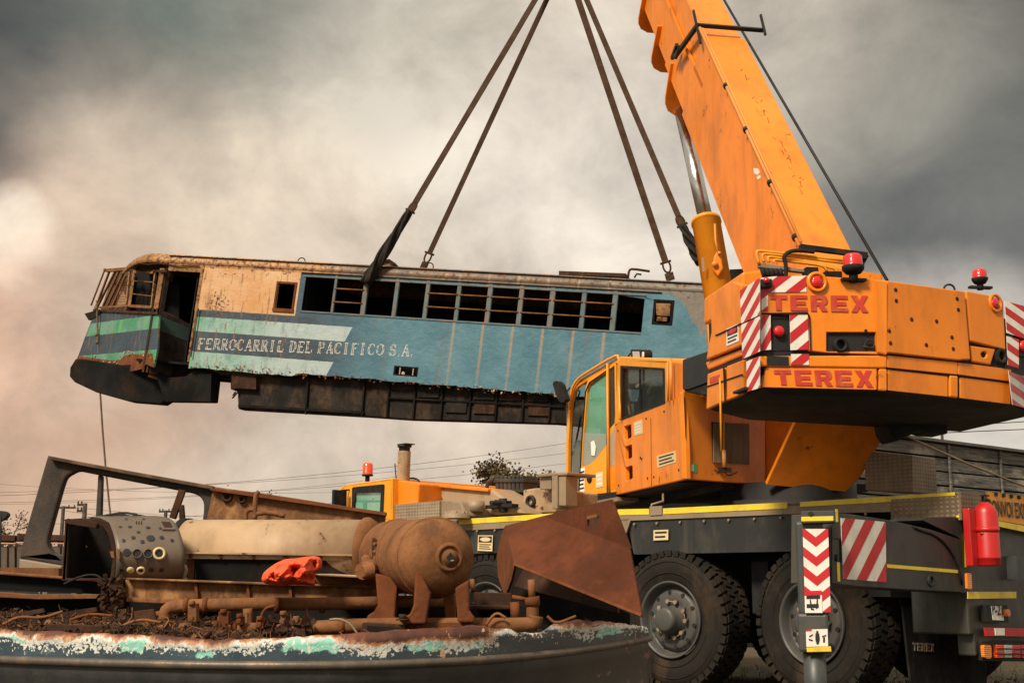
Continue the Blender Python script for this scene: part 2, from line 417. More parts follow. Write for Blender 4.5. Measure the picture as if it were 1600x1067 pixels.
# ---- wheels
def tyre_bm(ax):
    b = B(); R, Wd = .675, .40
    prof = [(.02, .37), (.0, .42), (-.012, .50), (-.004, .58), (.03, .635), (.07, .652), (Wd - .07, .652), (Wd - .03, .635), (Wd, .55), (Wd - .02, .37)]
    b.lathe((0, 0, 0), ax, prof, 72, cap=False)
    t = ax.orthogonal().normalized(); q = ax.cross(t); N_ = 44
    for i in range(N_):
        for row in range(4):
            a = 2 * math.pi * (i + .5 * (row % 2)) / N_; ctr = (t * math.cos(a) + q * math.sin(a)); tg = (-t * math.sin(a) + q * math.cos(a))
            x0 = .035 + row * .0875; sk = .5 * (1 if row % 2 else -1)
            dirx = (ax + tg * sk * .5).normalized()
            b.cbox(ctr * .660 + ax * (x0 + .035), dirx * .078, tg * .070, ctr * .032)
        for side in (0, 1):                              # shoulder lugs reaching down the sidewall
            a = 2 * math.pi * (i + .25) / N_; ctr = (t * math.cos(a) + q * math.sin(a)); tg = (-t * math.sin(a) + q * math.cos(a))
            b.cbox(ctr * .640 + ax * (.022 if side == 0 else Wd - .022), ax * .04, tg * .062, ctr * .055)
    for r_ in (.45, .56):                                # moulded rings
        b.lathe((0, 0, 0), ax, [(-.004, r_ - .006), (-.016, r_), (-.004, r_ + .006)], 60, cap=False)
    return b
def rim_bm(ax):
    b = B()
    b.lathe((0, 0, 0), ax, [(.03, .36), (-.012, .372), (-.018, .36), (0, .345), (.06, .33), (.10, .315), (.10, .30), (.055, .285), (.04, .26), (.055, .17), (.06, .10), (.06, 0.001)], 56, cap=False)
    t = ax.orthogonal().normalized(); q = ax.cross(t)
    for i in range(10):
        a = 2 * math.pi * (i + .3) / 10; c = t * math.cos(a) + q * math.sin(a)
        b.cyl(c * .262 + ax * .055, c * .262 + ax * .0385, .022, 12, mi=1)
    return b
def hub_bm(ax):
    b = B(); b.lathe((0, 0, 0), ax, [(.07, .155), (.045, .155), (.03, .128), (-.07, .122), (-.10, .112), (-.11, .09), (-.11, .001)], 36, cap=False)
    t = ax.orthogonal().normalized(); q = ax.cross(t)
    for i in range(10):
        a = 2 * math.pi * i / 10; c = t * math.cos(a) + q * math.sin(a)
        b.cyl(c * .178 + ax * .055, c * .178 + ax * .01, .015, 6, mi=0)
    return b
def nut_bm(ax):
    b = B(); t = ax.orthogonal().normalized(); q = ax.cross(t)
    for i in range(5):                                   # pale pointer clips linking the nuts
        a = 2 * math.pi * (i * 2 + .2) / 10; a2 = a + .55
        p = (t * math.cos(a) + q * math.sin(a)) * .178 + ax * .006; r2 = (t * math.cos(a2) + q * math.sin(a2)) * .178 + ax * .006
        b.tube([p, (p + r2) * .5 * 1.02, r2], .006, 6); b.lathe(p, ax, [(-.012, .02), (.01, .02)], 10); b.lathe(r2, ax, [(-.012, .02), (.01, .02)], 10)
    return b
def mk_wheel(pos, yaw, src=None):
    r = linko(bpy.data.objects.new('wheel', None)); r.parent = crane; r.location = pos - V(crane.location); r.rotation_euler = (0, 0, yaw)
    if src is None:
        ax = wC
        # meshes are written about the wheel's own centre
        for nm, bm_, mts in (('tyre', tyre_bm(ax), 'tyre_rubber'), ('rim', rim_bm(ax), ['rim_grey', 'black_steel']), ('hub', hub_bm(ax), 'rim_grey'), ('nut_clips', nut_bm(ax), 'dusty_plate')):
            o = bm_.build(nm, mts, None); o.parent = r; o.location = (0, 0, 0)
    else:
        for ch in src.children:
            c = ch.copy(); linko(c); c.parent = r
    return r
WZ = .69
w0 = mk_wheel(cc(0, 0, WZ), 0)
mk_wheel(cc(1.60, -.02, WZ), math.radians(-9), w0)
for u in (-2.62, -4.2): mk_wheel(cc(u, .02, WZ), math.radians(3), w0)
for u in (0, 1.6, -2.62, -4.2): mk_wheel(cc(u, 2.62, WZ), math.pi, w0)

# ---- carrier chassis
b = B()
b.box(cc(-5.3, .75, .75), uC * 8.2, wC * .25, UP * .75); b.box(cc(-5.3, 1.65, .75), uC * 8.2, wC * .25, UP * .75)
for u in (-4.2, -2.62, 0, 1.6): b.cyl(cc(u, .35, WZ), cc(u, 2.3, WZ), .11, 14); b.lathe(cc(u, 1.1, WZ), wC, [(0, .12), (.1, .26), (.3, .26), (.4, .12)], 18)
b.box(cc(-5.2, .5, 1.35), uC * 8.15, wC * 1.7, UP * .32)
b.box(cc(-2.0, .15, .95), uC * 1.15, wC * .5, UP * .45)
b.box(cc(.72, .35, .75), uC * .2, wC * 2, UP * .5)
b.build('chassis', 'black_steel', crane, .01)
b = B(); b.box(cc(-1.95, 2.2, .45), uC * 1.2, wC * .35, UP * .95); b.build('added_dark_block', 'black_steel', crane, .03)  # dark block added to shut out the bright horizon under the carrier
b = B(); b.box(cc(-3.9, 2.3, .55), uC * 6.9, wC * .06, UP * 1.0); b.build('added_dark_screen', 'black_steel', crane)  # black screen added on the far side so the undercarriage stays dark
# deck with folded edge
TOP = 1.762
b = B(); b.box(cc(-4.9, 0, TOP - .03), uC * 7.98, wC * 2.62, UP * .03)
slab([(590, 824), (700, 811), (1230, 787), (1500, 769.5), (1500, 797), (1230, 803), (985, 813), (720, 829), (590, 842)], CP, .03, b)
for i in range(26): b.cyl(cc(-4.2 + i * .29, -.008, TOP - .135), cc(-4.2 + i * .29, .01, TOP - .135), .012, 8)
b.build('deck', 'dusty_plate', crane)
b = B(); slab([(1392, 780), (1500, 773), (1502, 809), (1392, 812)], off(CP, .008), .02, b); b.build('tread_plate_edge', 'tread_plate', crane)
for q in ([(592, 826), (702, 813), (702, 820.5), (592, 834)], [(717, 811), (962, 795.5), (962, 804.5), (717, 819)], [(965, 795.5), (1014, 794.5), (1014, 803.5), (965, 804.5)], [(1036, 794), (1230, 784.5), (1230, 794), (1036, 803)],
          [(1250, 784), (1492, 768.5), (1492, 778), (1250, 791.5)]):
    slab(q, off(CP, .006), .004).build('reflective_tape', 'tape_yellow', crane)
b = B(); slab([(1015, 791), (1034, 790), (1034, 804), (1015, 805)], off(CP, .012), .02, b); b.build('tape_joint', 'dusty_plate', crane)
# skirts
slab(rnd([(981, 814), (1247, 803), (1247, 861), (990, 866)], 3), off(CP, -.02), .05).build('side_skirt', 'dark_grey_paint', crane, .008)
slab([(716, 828), (800, 824), (800, 863), (716, 866)], off(CP, -.02), .05).build('side_skirt', 'dark_grey_paint', crane, .008)
slab([(600, 838), (714, 828), (714, 840), (600, 848)], off(CP, -.03), .05).build('side_skirt', 'dark_grey_paint', crane, .008)
b = B(); slab([(958, 812), (984, 810), (972, 850), (962, 850)], CP, .03, b); b.bar(PP(985, 812, off(CP, .01)), PP(972, 850, off(CP, .01)), .02, .02); b.build('skirt_bracket', 'dusty_plate', crane)
def notice(px, pl, parent, lines=3, head=None, base='sticker_white', ink='sticker_black', name='warning_sticker'):
    """printed notice: plate, heading block and ink lines; px = tl,tr,br,bl"""
    b = B(); slab(px, pl, .003, b); tl, tr_, br, bl = [V(p) for p in px]
    def m_(u, v): p = (tl * (1 - u) + tr_ * u) * (1 - v) + (bl * (1 - u) + br * u) * v; return (p.x, p.y)
    p2 = off(pl, .0015)
    def fl(u0, v0, u1, v1, mi): pts = tr([m_(u0, v0), m_(u1, v0), m_(u1, v1), m_(u0, v1)], p2); b.add(pts, [(0, 1, 2, 3)], mi)
    v = .1
    if head:
        fl(.06, .06, .94, .46, 1)
        pts = [m_(.5 + .36 * math.cos(a * math.pi / 8), .26 + .14 * math.sin(a * math.pi / 8)) for a in range(16)]
        b.add(tr(pts, off(pl, .003)), [tuple(range(16))], 2); v = .54
    hh = (.94 - v) / (2 * lines)
    for i in range(lines): fl(.1, v + i * 2 * hh + hh * .3, .9 - .1 * (i % 2), v + i * 2 * hh + hh * 1.2, 1)
    return b.build(name, [base, ink, head or ink], parent, fixn=False)
notice([(747, 836), (770, 836), (769, 861), (746, 860)], off(CP, .004), crane, 3, 'sticker_cream', 'sticker_cream')
notice([(1021, 828), (1044, 827), (1044, 843), (1021, 844)], off(CP, .004), crane, 2, None, 'sticker_cream')
# ladder step / silver bracket on deck
b = B(); b.tube([PP(1036, 772, off(CP, -.2)), PP(1036, 783, off(CP, -.1)), PP(1018, 788, CP), PP(1018, 800, CP)], .012, 6); b.build('deck_bracket', 'dusty_plate', crane)

# ---- carrier front cab (low single cab at the far end)
FC = off(CP, -.02)
cabp = linko(bpy.data.objects.new('driving_cab', None)); cabp.parent = crane
b = B(); win = [(552, 763), (598, 758), (596, 806), (550, 806)]
slab([(528, 812), (527, 768), (534, 760), (545, 757), (612, 747), (613, 812)], FC, .04, b, 0, [rnd(win, 3)])
o2 = wC * 2.4
pA, pB = PP(528, 770, FC), PP(612, 747, FC); base = V((0, 0, 1.2))
b.prism([PP(533, 762, FC), PP(545, 756, FC), PP(613, 747, FC), PP(613, 751, FC), PP(545, 760, FC), PP(533, 766, FC)], o2)
b.prism([PP(610, 749, FC), PP(613, 749, FC), PP(613, 815, FC), PP(610, 815, FC)], o2)
b.prism([PP(527, 812, FC), PP(613, 812, FC), PP(613, 822, FC), PP(527, 822, FC)], o2)
b.build('cab_shell', 'crane_yellow', cabp, .01)
slab(win, off(FC, -.02), .008).build('side_window', 'green_glass', cabp)
b = B(); ring = rnd([(550, 761), (600, 756), (598, 808), (549, 808)], 3); slab(ring, off(FC, .012), .02, b, 0, [rnd([(555, 770), (595, 769), (593, 806), (552, 806)], 2)]); b.build('window_gasket', 'black_rubber', cabp)
b = B(); b.box(PP(536, 765, FC) + wC * .1, (PP(609, 762, FC) - PP(536, 765, FC)) * .98, wC * 2.1, UP * .02); b.cyl(PP(575, 806, FC) + wC * .8, PP(575, 780, FC) + wC * .8, .03, 8); b.box(PP(560, 806, FC) + wC * .9, uC * .5, wC * .5, UP * .45); b.build('cab_interior', 'black_steel', cabp)
slab([(613, 748), (655, 755), (652, 790), (613, 795)], off(CP, -.12), .8).build('cab_rear_panel', 'crane_orange', cabp, .02)
slab([(614, 765), (620, 765), (620, 775), (614, 775)], off(CP, -.11), .02).build('reflector', 'lens_red', cabp)
b = B(); b.tube([PP(546, 765, FC), PP(530, 766, off(FC, .15)), PP(527, 772, off(FC, .18))], .012, 6, smooth_path=1); p = PP(530, 784, off(FC, .18)); b.cbox(p, uC * .05, wC * .2, UP * .3); b.build('mirror', 'black_rubber', cabp, .01)
b = B(); p = PP(574, 752, off(CP, -.4)); b.cyl(p, p + UP * .07, .03, 10); b.lathe(p + UP * .07, UP, [(0, .07), (.02, .075)], 20); bc = b.build('beacon_base', 'black_rubber', cabp)
B().lathe(p + UP * .09, UP, [(0, .068), (.13, .066), (.15, .05), (.152, .001)], 24, cap=False).build('beacon_lens', 'lens_orange', cabp)
# exhaust stack with spiral lagging
b = B(); p0 = PP(628, 800, off(CP, -.25)); p1 = PP(632, 705, off(CP, -.25)); h = (p1 - p0).length; prof = []
for i in range(0, 52): prof.append((h * i / 51, .078 + (.007 if i % 2 else -.003)))
b.lathe(p0, p1 - p0, prof, 22); b.build('exhaust_stack', 'dirty_cream', crane)
b = B(); b.lathe(p1, UP, [(0, .07), (.05, .07), (.05, .085), (.075, .092), (.075, .001)], 20, cap=False); b.cbox(p1 + UP * .085 + uC * .03, uC * .17, wC * .15, UP * .012); b.build('exhaust_cap', 'black_steel', crane)
b = B(); b.tube([PP(620, 760, off(CP, -.25)), PP(617, 724, off(CP, -.25))], .008, 6); b.tube([PP(636, 747, off(CP, -.4)), PP(650, 747, off(CP, -.4)), PP(656, 752, off(CP, -.4)), PP(656, 760, off(CP, -.4))], .012, 6, smooth_path=1); b.build('aerial', 'black_steel', crane)
# engine housing: dusty tread plate lockers and sloped hood
slab([(600, 789), (686, 782), (686, 812), (600, 818)], off(CP, -.06), .7).build('tread_plate_locker', 'tread_plate_pale', crane, .01)
slab([(687, 781), (720, 784), (728, 806), (687, 811)], off(CP, -.1), .5).build('battery_box', 'dusty_plate', crane, .02)
slab([(653, 758), (674, 757), (700, 782), (700, 800), (655, 800)], off(CP, -.72), .5).build('tread_plate_hood', 'tread_plate', crane, .01)
slab([(674, 757), (768, 764), (820, 802), (690, 808), (690, 780)], off(CP, -.5), 1.5).build('engine_hood', M('hood_dust', (.40, .27, .16), .7, 0, .25, 2, (.22, .13, .07), .5, bump=.1, streak=.2), crane, .03)
slab([(650, 753), (700, 757), (762, 763), (762, 768), (674, 760), (650, 757)], off(CP, -.45), 1.6).build('hood_roof', 'crane_orange', crane, .01)
b = B(); p = ZP(713, 803, TOP + .06); b.lathe(p - UP * .05, UP, [(0, .16), (.04, .15), (.09, .09), (.095, .001)], 20, cap=False)
for i in range(8): a = i * math.pi / 4; b.cyl(p + V((math.cos(a) * .12, math.sin(a) * .12, -.02)), p + V((math.cos(a) * .12, math.sin(a) * .12, .03)), .015, 6)
b.build('filler_dome', 'dusty_plate', crane)
b = B(); p = PP(744, 799, off(CP, -.3)); b.cyl(p, p + UP * .12, .1, 16); b.build('filler_neck', 'dusty_plate', crane)
b = B(); p = PP(786, 800, off(CP, -.45)); b.cyl(p, p + UP * .16, .05, 12); b.bar(p + UP * .07 - uC * .24, p + UP * .07 + uC * .2, .12, .04); b.bar(p + UP * .13 - uC * .1, p + UP * .11 + uC * .1, .1, .04); b.cyl(p + UP * .1 - wC * .2, p + UP * .1 + wC * .2, .03, 8); b.build('towing_jaw', 'black_steel', crane, .006)
# grey generator-like hydraulic tank, filter cluster and pipe tower behind the hood
slab([(817, 765), (838, 762), (868, 766), (868, 800), (817, 803)], off(CP, -.8), .8).build('hydraulic_tank', 'dirty_cream', crane, .02)
b = B(); pT = PP(830, 783, off(CP, -.79)); b.lathe(pT, nC, [(0, .075), (.03, .07), (.03, .045), (-.0, .04)], 20, cap=False); b.build('sight_port', 'black_steel', crane)
b = B()
for i in range(7): slab(quad(774 + i * 6.3, 743, 779 + i * 6.3, 765), off(CP, -.9), .25, b)
slab([(772, 748), (818, 748), (818, 753), (772, 753)], off(CP, -.88), .3, b); slab([(770, 764), (818, 764), (818, 769), (770, 769)], off(CP, -.88), .3, b)
b.tube([PP(760, 768, off(CP, -.9)), PP(762, 752, off(CP, -.9)), PP(772, 748, off(CP, -.9))], .025, 8, smooth_path=2); b.build('radiator_pack', 'dark_grey_paint', crane, .005)
b = B()
slab([(840, 740), (886, 737), (886, 742), (840, 745)], off(CP, -.6), .5, b); slab([(843, 745), (861, 744), (861, 764), (843, 765)], off(CP, -.65), .3, b)
slab([(862, 743), (871, 743), (871, 795), (862, 795)], off(CP, -.6), .2, b); slab([(873, 743), (884, 743), (884, 790), (873, 790)], off(CP, -.62), .2, b)
b.build('pipe_tower', 'dusty_plate', crane, .01)

# ---- outrigger beam and jack (reaches out square to the carrier)
Q0 = PP(1500, 768, CP); OB = (Q0 + V((0, 0, 0)), uC.copy())
orig = linko(bpy.data.objects.new('outrigger', None)); orig.parent = crane
slab([(1300, 801), (1330, 803), (1388, 812), (1455, 827), (1508, 845), (1508, 925), (1420, 921), (1340, 916), (1300, 911)], OB, .34, None, 0, [rnd([(1300.5, 842), (1316, 842), (1316, 880), (1302, 880)], 5)]).build('beam', 'dark_grey_paint', orig, .012)
slab(rnd([(1441, 812), (1448, 808), (1500, 807), (1510, 812), (1511, 925), (1500, 926), (1500, 840)], 5), off(OB, .0), .3).build('beam_housing', 'dark_grey_paint', orig, .01)
b = B(); b.tube([PP(x, y, off(OB, .004)) for x, y in ((1428, 823), (1436, 828), (1460, 835), (1478, 850), (1494, 875), (1503, 912))], .012, 6, smooth_path=1); b.build('hose_guard', 'black_rubber', orig)
b = B(); b.tube([PP(x, y, off(OB, .008)) for x, y in ((1496, 807), (1506, 810), (1509, 822), (1509, 886))], .013, 6); b.build('edge_trim', 'tape_yellow', orig)
for q in ([(1386, 881), (1497, 890), (1497, 895), (1387, 886.5)], [(1306, 795), (1309, 795), (1310, 815), (1307, 815)], [(1308, 878), (1312, 878), (1313, 908), (1309, 908)]): slab(q, off(OB, .005), .004).build('reflective_tape', 'tape_yellow', orig)
hazard('hazard_plate', [(1314, 809), (1384, 815), (1385, 909), (1318, 904)], off(OB, .005), orig, 64, 29, 5)
b = B(); p = PP(1454, 907, off(OB, .0)); b.lathe(p, uC, [(0, .05), (.012, .046), (.012, .03), (-.01, .028)], 16, cap=False); b.build('lifting_eye', 'black_steel', orig)
JP = off(OB, .0)
nj = V((-.22, -.975, 0)).normalized(); tj = V((.975, -.22, 0)).normalized()
c0 = PP(1279, 900, JP) - uC * .06; cj = V((c0.x, c0.y, 0)); JF = (cj + nj * .12, nj)
def box_col(b, z0, z1, wd, dp): b.box(V((cj.x, cj.y, z0)) - tj * wd / 2 - nj * dp / 2, tj * wd, nj * dp, UP * (z1 - z0))
def zat(y): return PP(1276, y, JF).z
b = B(); box_col(b, zat(962), zat(812), .190, .2); b.build('jack_tube', 'jack_grey', orig, .03, seg=3)
b = B(); box_col(b, zat(1019), zat(958), .205, .215); b.build('jack_tube', 'jack_grey', orig, .02)
b = B(); b.cyl(V((cj.x, cj.y, .06)), V((cj.x, cj.y, zat(1014))), .078, 28); b.build('jack_ram', 'jack_grey', orig)
b = B(); b.lathe(V((cj.x, cj.y, 0)), UP, [(0, .28), (.05, .28), (.07, .12), (.07, .001)], 28, cap=False); b.build('jack_foot', 'black_steel', orig)
# square jack head with bracket
b = B(); slab([(1251, 798), (1306, 797), (1306, 816), (1252, 818)], off((cj + nj * .12, nj), .02), .2, b); slab([(1297, 812), (1312, 812), (1312, 912), (1298, 911)], off(JP, -.01), .28, b)
b.build('jack_head', 'jack_grey', orig, .012)
b = B(); p = PP(1267, 803, off(JF, .021)); b.cyl(p, p + nj * .006, .018, 12); b.build('head_pin', 'black_steel', orig)
slab([(1252, 807), (1302, 806), (1302, 813), (1252, 814)], off(JF, .024), .004).build('reflective_tape', 'tape_yellow', orig)
# chevrons on the jack: V stripes
bq = B(); X0, X1, Y0, Y1 = 1254, 1294, 826, 956; slab([(X0, Y0), (X1, Y0), (X1 + 4, Y1), (X0 + 4, Y1)], JF, .004, bq)
jf2 = off(JF, .002); Xm = (X0 + X1) / 2; per = 30.5
for side in (0, 1):
    for k in range(-2, 6):
        ya = Y0 - 3 + k * per
        for_ = []
        if side == 0: q = [(X0, ya), (Xm, ya + 16), (Xm, ya + 31), (X0, ya + 15)]
        else: q = [(Xm, ya + 16), (X1, ya), (X1, ya + 15), (Xm, ya + 31)]
        q = clip(clip(q, 0, 1, Y0), 0, -1, -Y1)
        if len(q) > 2: q = [(x + (y - Y0) / (Y1 - Y0) * 4, y) for x, y in q]; pts = tr(q, jf2); bq.add(pts, [tuple(range(len(pts)))], 1)
bq.build('chevron_plate', ['sticker_white', 'sticker_red'], orig, fixn=False)
notice([(1257, 924), (1284, 923), (1285, 957), (1258, 957)], off(JF, .006), orig, 2, None, 'sticker_white', 'sticker_black')
slab([(1257, 923), (1284, 922), (1284, 929), (1257, 930)], off(JF, .008), .002).build('sticker_header', 'sticker_red', orig)
b = B(); q = off(JF, .009)
slab([(1265, 937), (1267, 936), (1269, 950), (1272, 951), (1272, 953), (1267, 952)], q, .002, b); slab([(1276, 935), (1278, 935), (1278, 949), (1275, 951)], q, .002, b); b.build('pictogram', 'sticker_black', orig)
JF2 = off(JF, .006)
slab([(1259, 983), (1293, 982), (1294, 1009), (1260, 1010)], JF2, .003).build('warning_sticker', 'sticker_white', orig)
b = B(); q = off(JF2, .003)
for pl_ in ([(1274, 989), (1280, 989), (1281, 999), (1279, 1006), (1276, 1006), (1274, 999)], [(1275.5, 985), (1278.5, 985), (1279, 988.5), (1275, 988.5)], [(1264, 993), (1270, 990), (1270, 992), (1265, 995)], [(1263, 997), (1270, 999), (1270, 1001), (1264, 1000)], [(1284, 993), (1291, 991), (1291, 993), (1285, 995)], [(1286, 995), (1289, 995), (1289, 1003), (1286, 1003)]): slab(pl_, q, .002, b)
b.build('pictogram', 'sticker_black', orig)
slab([(1259, 983), (1268, 982.5), (1268, 985), (1259, 985.5)], off(JF2, .003), .002).build('sticker_header', 'sticker_red', orig)
slab([(1260, 1011), (1298, 1009), (1299, 1017), (1261, 1018)], off(JF, .006), .004).build('reflective_tape', 'tape_yellow', orig)
b = B(); p = PP(1306, 862, off(OB, -.1))
b.tube([PP(1307, 845, off(OB, -.02)), PP(1305, 860, off(OB, -.03)), PP(1308, 880, off(OB, -.02))], .012, 6, smooth_path=1); b.cyl(PP(1304, 866, off(OB, -.02)), PP(1304, 876, off(OB, -.02)), .022, 8); b.build('hydraulic_hose', 'black_rubber', orig)

# ---- rear of the carrier
RP = (cc(3.10, 0, 0), uC.copy())
b = B(); b.box(cc(2.55, .02, .62), uC * .5, wC * 2.55, UP * .95); b.box(cc(2.9, .1, .45), uC * .15, wC * 2.4, UP * .2); b.build('rear_body', 'dark_grey_paint', crane, .015)
slab([(1501, 768), (1546, 772), (1548, 806), (1503, 812)], off(RP, -.0), .03).build('rear_tread_plate', 'tread_plate', crane)
yt = slab([(1512, 924), (1588, 924), (1588, 934), (1512, 935)], off(RP, .006), .004).build('reflective_tape', 'tape_yellow', crane)
slab([(1557, 813), (1640, 828), (1640, 839), (1560, 822)], off(RP, .03), .004).build('reflective_tape', 'tape_yellow', crane)
# orange convoy board
slab([(1543, 768), (1720, 790), (1720, 840), (1556, 812)], off(RP, .025), .02).build('convoy_board', 'crane_yellow', crane)
ba = PP(1520, 808, off(RP, .03)); bb = PP(1850, 860, off(RP, .03)); 
text('board_lettering', 'CONVOI EXCEPTIONNEL', PP(1543, 806, off(RP, .03)), PP(1543, 806, off(RP, .03)) + wC * 1.45 - UP * .0, UP, 'sticker_black', crane, hgt=.14, bold=.02)
b = B()
for i in range(5): p = PP(1556 + i * 12, 772 + i * 1.6, off(RP, .03)); b.cbox(p, wC * .04, uC * .02, UP * .03)
b.build('board_clip', 'black_steel', crane)
# marker lights, plate, tail lamps
slab(rnd([(1511, 895), (1518, 895), (1519, 920), (1512, 920)], 2), off(RP, .02), .02).build('marker_lamp', 'lens_amber', crane)
slab([(1540, 945), (1574, 945), (1576, 972), (1543, 971)], off(RP, .02), .05).build('number_plate_holder', 'black_steel', crane)
slab([(1549, 946), (1566, 946), (1569, 969), (1552, 968)], off(RP, .026), .005).build('number_plate', 'sticker_white', crane)
text('plate_lettering', 'P-21', PP(1550, 960, off(RP, .03)), PP(1567, 961, off(RP, .03)), UP, 'sticker_black', crane, bold=.02)
b = B(); p = PP(1573, 957, off(RP, .05)); b.lathe(p, -uC, [(-.02, .03), (.03, .03)], 12); b.build('plate_lamp', 'lens_amber', crane)
b = B(); slab([(1540, 980), (1620, 981), (1620, 994), (1542, 993)], off(RP, .02), .02, b); b.build('reflector_bar', 'sticker_red', crane)
slab([(1555, 981), (1570, 981), (1570, 992), (1556, 992)], off(RP, .026), .01).build('reflector_bar', 'sticker_white', crane)
b = B(); slab([(1534, 1000), (1680, 1001), (1680, 1034), (1536, 1032)], off(RP, -.02), .1, b); b.build('lamp_housing', 'black_steel', crane, .01)
slab(rnd([(1537, 1007), (1549, 1007), (1550, 1028), (1539, 1028)], 4), off(RP, .01), .03).build('indicator_lamp', 'lens_amber', crane, .005)
for i, (x, m_) in enumerate(((1557, 'lens_orange'), (1570, 'lens_clear'), (1583, 'lens_red'), (1596, 'lens_red'), (1612, 'lens_red'))):
    slab([(x, 1007), (x + 12, 1007), (x + 12, 1027), (x + 1, 1027)], off(RP, .01), .03).build('tail_lamp', m_, crane, .003)
b = B(); b.bar(PP(1556, 1013, off(RP, .02)), PP(1640, 1014, off(RP, .02)), .01, .01); b.bar(PP(1556, 1021, off(RP, .02)), PP(1640, 1022, off(RP, .02)), .01, .01); b.build('lamp_guard', 'black_steel', crane)
slab([(1588, 868), (1600, 870), (1600, 905), (1590, 905)], off(RP, .04), .1).build('rear_step', 'jack_grey', crane)
# mudflap behind the last wheel
MF = (cc(2.40, 0, 0), uC.copy())
slab(rnd([(1406, 925), (1540, 930), (1542, 1070), (1424, 1070), (1412, 960)], 6), MF, .02).build('mudflap', 'black_rubber', crane)
slab([(1390, 918), (1545, 922), (1545, 940), (1392, 932)], off(MF, .02), .3).build('mudguard', 'black_steel', crane)
terex('mudflap_lettering', (1427, 1003), (1460, 1005), (1460, 1018), (1427, 1016), off(MF, .002), 'dusty_plate', crane)

# ---- superstructure frame below the counterweight
def spl(f, ang=0):
    n = (-F).copy(); n.rotate(__import__('mathutils').Euler((0, 0, math.radians(ang)))); return (sc(f, 0, 0), n)
SPa = (C0, V((.05, -1, 0)).normalized())
slab([(1196, 630), (1196, 757), (1322, 768), (1330, 700), (1350, 630)], (sc(-.1, 0, 0), SPa[1]), .5).build('slewing_frame', 'crane_orange', crane, .01)
slab([(1197, 757), (1251, 640), (1396, 648), (1386, 672), (1345, 745), (1322, 768)], (sc(-1.15, 0, 2.6), V((.08, -1, -.75)).normalized()), .05).build('frame_gusset', 'crane_orange', crane, .008)
b = B(); slab([(1284, 640), (1296, 640), (1290, 662), (1278, 662)], (sc(-.72, 0, 0), SPa[1]), .1, b); b.build('frame_rib', 'crane_orange', crane)
B().lathe(sc(0, 0, 1.74), UP, [(0, .8), (.12, .8), (.12, .7), (.30, .7), (.30, .001)], 48, cap=False).build('slew_ring', 'black_steel', crane)
b = B(); b.box(sc(-.2, -.8, 1.98), F * 2.2, L * 1.6, UP * .08); b.build('turntable_plate', 'black_steel', crane)
# tread plate locker on the deck at the back
slab([(1350, 704), (1424, 711), (1426, 770), (1352, 766)], (cc(2.0, 1.3, 0), nC), .5).build('deck_locker', 'tread_plate', crane, .01)

# ---- counterweight (plan read off its lower edge)
ZB = 2.5
pa, pb, pc, pd, pe = [ZP(x, y, ZB) for x, y in ((1103, 640), (1188, 606.5), (1386, 611), (1497, 622), (1581, 632))]
pf = pe + (pe - pd).normalized() * .35 + F * .1
PLA, PLB, PLC, PLD = vplane(pa, pb), vplane(pb, pc), vplane(pc, pd), vplane(pd, pe)
PLE = vplane(pe, pe + (R_ * .55 + F * .50))
cw = linko(bpy.data.objects.new('counterweight', None)); cw.parent = crane
pg = pe + (R_ * .55 + F * .5); ph_ = pg + F * 1.2
plan = [pa, pb, pc, pd, pe, pg, ph_, pa + R_ * .4 + F * .4]
ctr = sum((p for p in plan), V()) / len(plan)
def ring(k, z): return [V((ctr.x + (p.x - ctr.x) * k, ctr.y + (p.y - ctr.y) * k, z)) for p in plan]
def frus(b, k0, z0, k1, z1):
    a, c = ring(k0, z0), ring(k1, z1); n = len(a); vs = a + c
    fs = [(i, (i + 1) % n, (i + 1) % n + n, i + n) for i in range(n)] + [tuple(reversed(range(n))), tuple(range(n, 2 * n))]
    b.add(vs, fs)
b = B(); frus(b, .97, 2.515, .97, 3.25); b.build('core', 'black_steel', cw)
b = B(); frus(b, .90, 2.465, .985, 2.505); b.build('underside', 'black_steel', cw, .01)
slab([(1386, 612), (1600, 630), (1600, 646), (1560, 650), (1510, 660), (1482, 664), (1482, 678), (1455, 676), (1440, 672), (1400, 690), (1390, 676), (1386, 655)], (sc(-1.9, 0, 0), -F), .3).build('winch_belly', 'black_steel', crane, .02)
# rear edge heights: z at which traced lines sit
TH_ = .06
def cpan(name, px, pl, mat='crane_orange', th=TH_, bev=.012, holes=()):
    return slab(px, pl, th, None, 0, holes).build(name, mat, cw, bev)
# lower tray band
cpan('tray_panel', [(1103, 640), (1131, 627), (1131, 574), (1105, 584)], PLA)
cpan('tray_panel', [(1135, 626), (1160, 616), (1160, 562), (1135, 572)], PLA)
cpan('tray_rim', [(1168, 562), (1188, 556), (1188, 572), (1168, 578)], PLA)
cpan('tray_rim', [(1188, 556), (1386, 555), (1386, 575), (1188, 572)], PLB)
cpan('tray_panel', [(1197, 573), (1371, 575), (1371, 609), (1190, 605)], off(PLB, -.012))
cpan('tray_rim', [(1374, 576), (1386, 576), (1386, 611), (1374, 610)], PLB)
cpan('tray_rim', [(1386, 555), (1497, 566), (1497, 585), (1386, 574)], PLC)
cpan('tray_panel', [(1387, 577), (1482, 588), (1482, 620), (1387, 610)], off(PLC, -.012))
cpan('tray_rim', [(1485, 586), (1497, 587), (1497, 622), (1485, 620)], PLC)
cpan('tray_rim', [(1497, 566), (1581, 577), (1581, 596), (1497, 585)], PLD)
cpan('tray_panel', [(1500, 589), (1580, 599), (1580, 632), (1500, 622)], off(PLD, -.012))
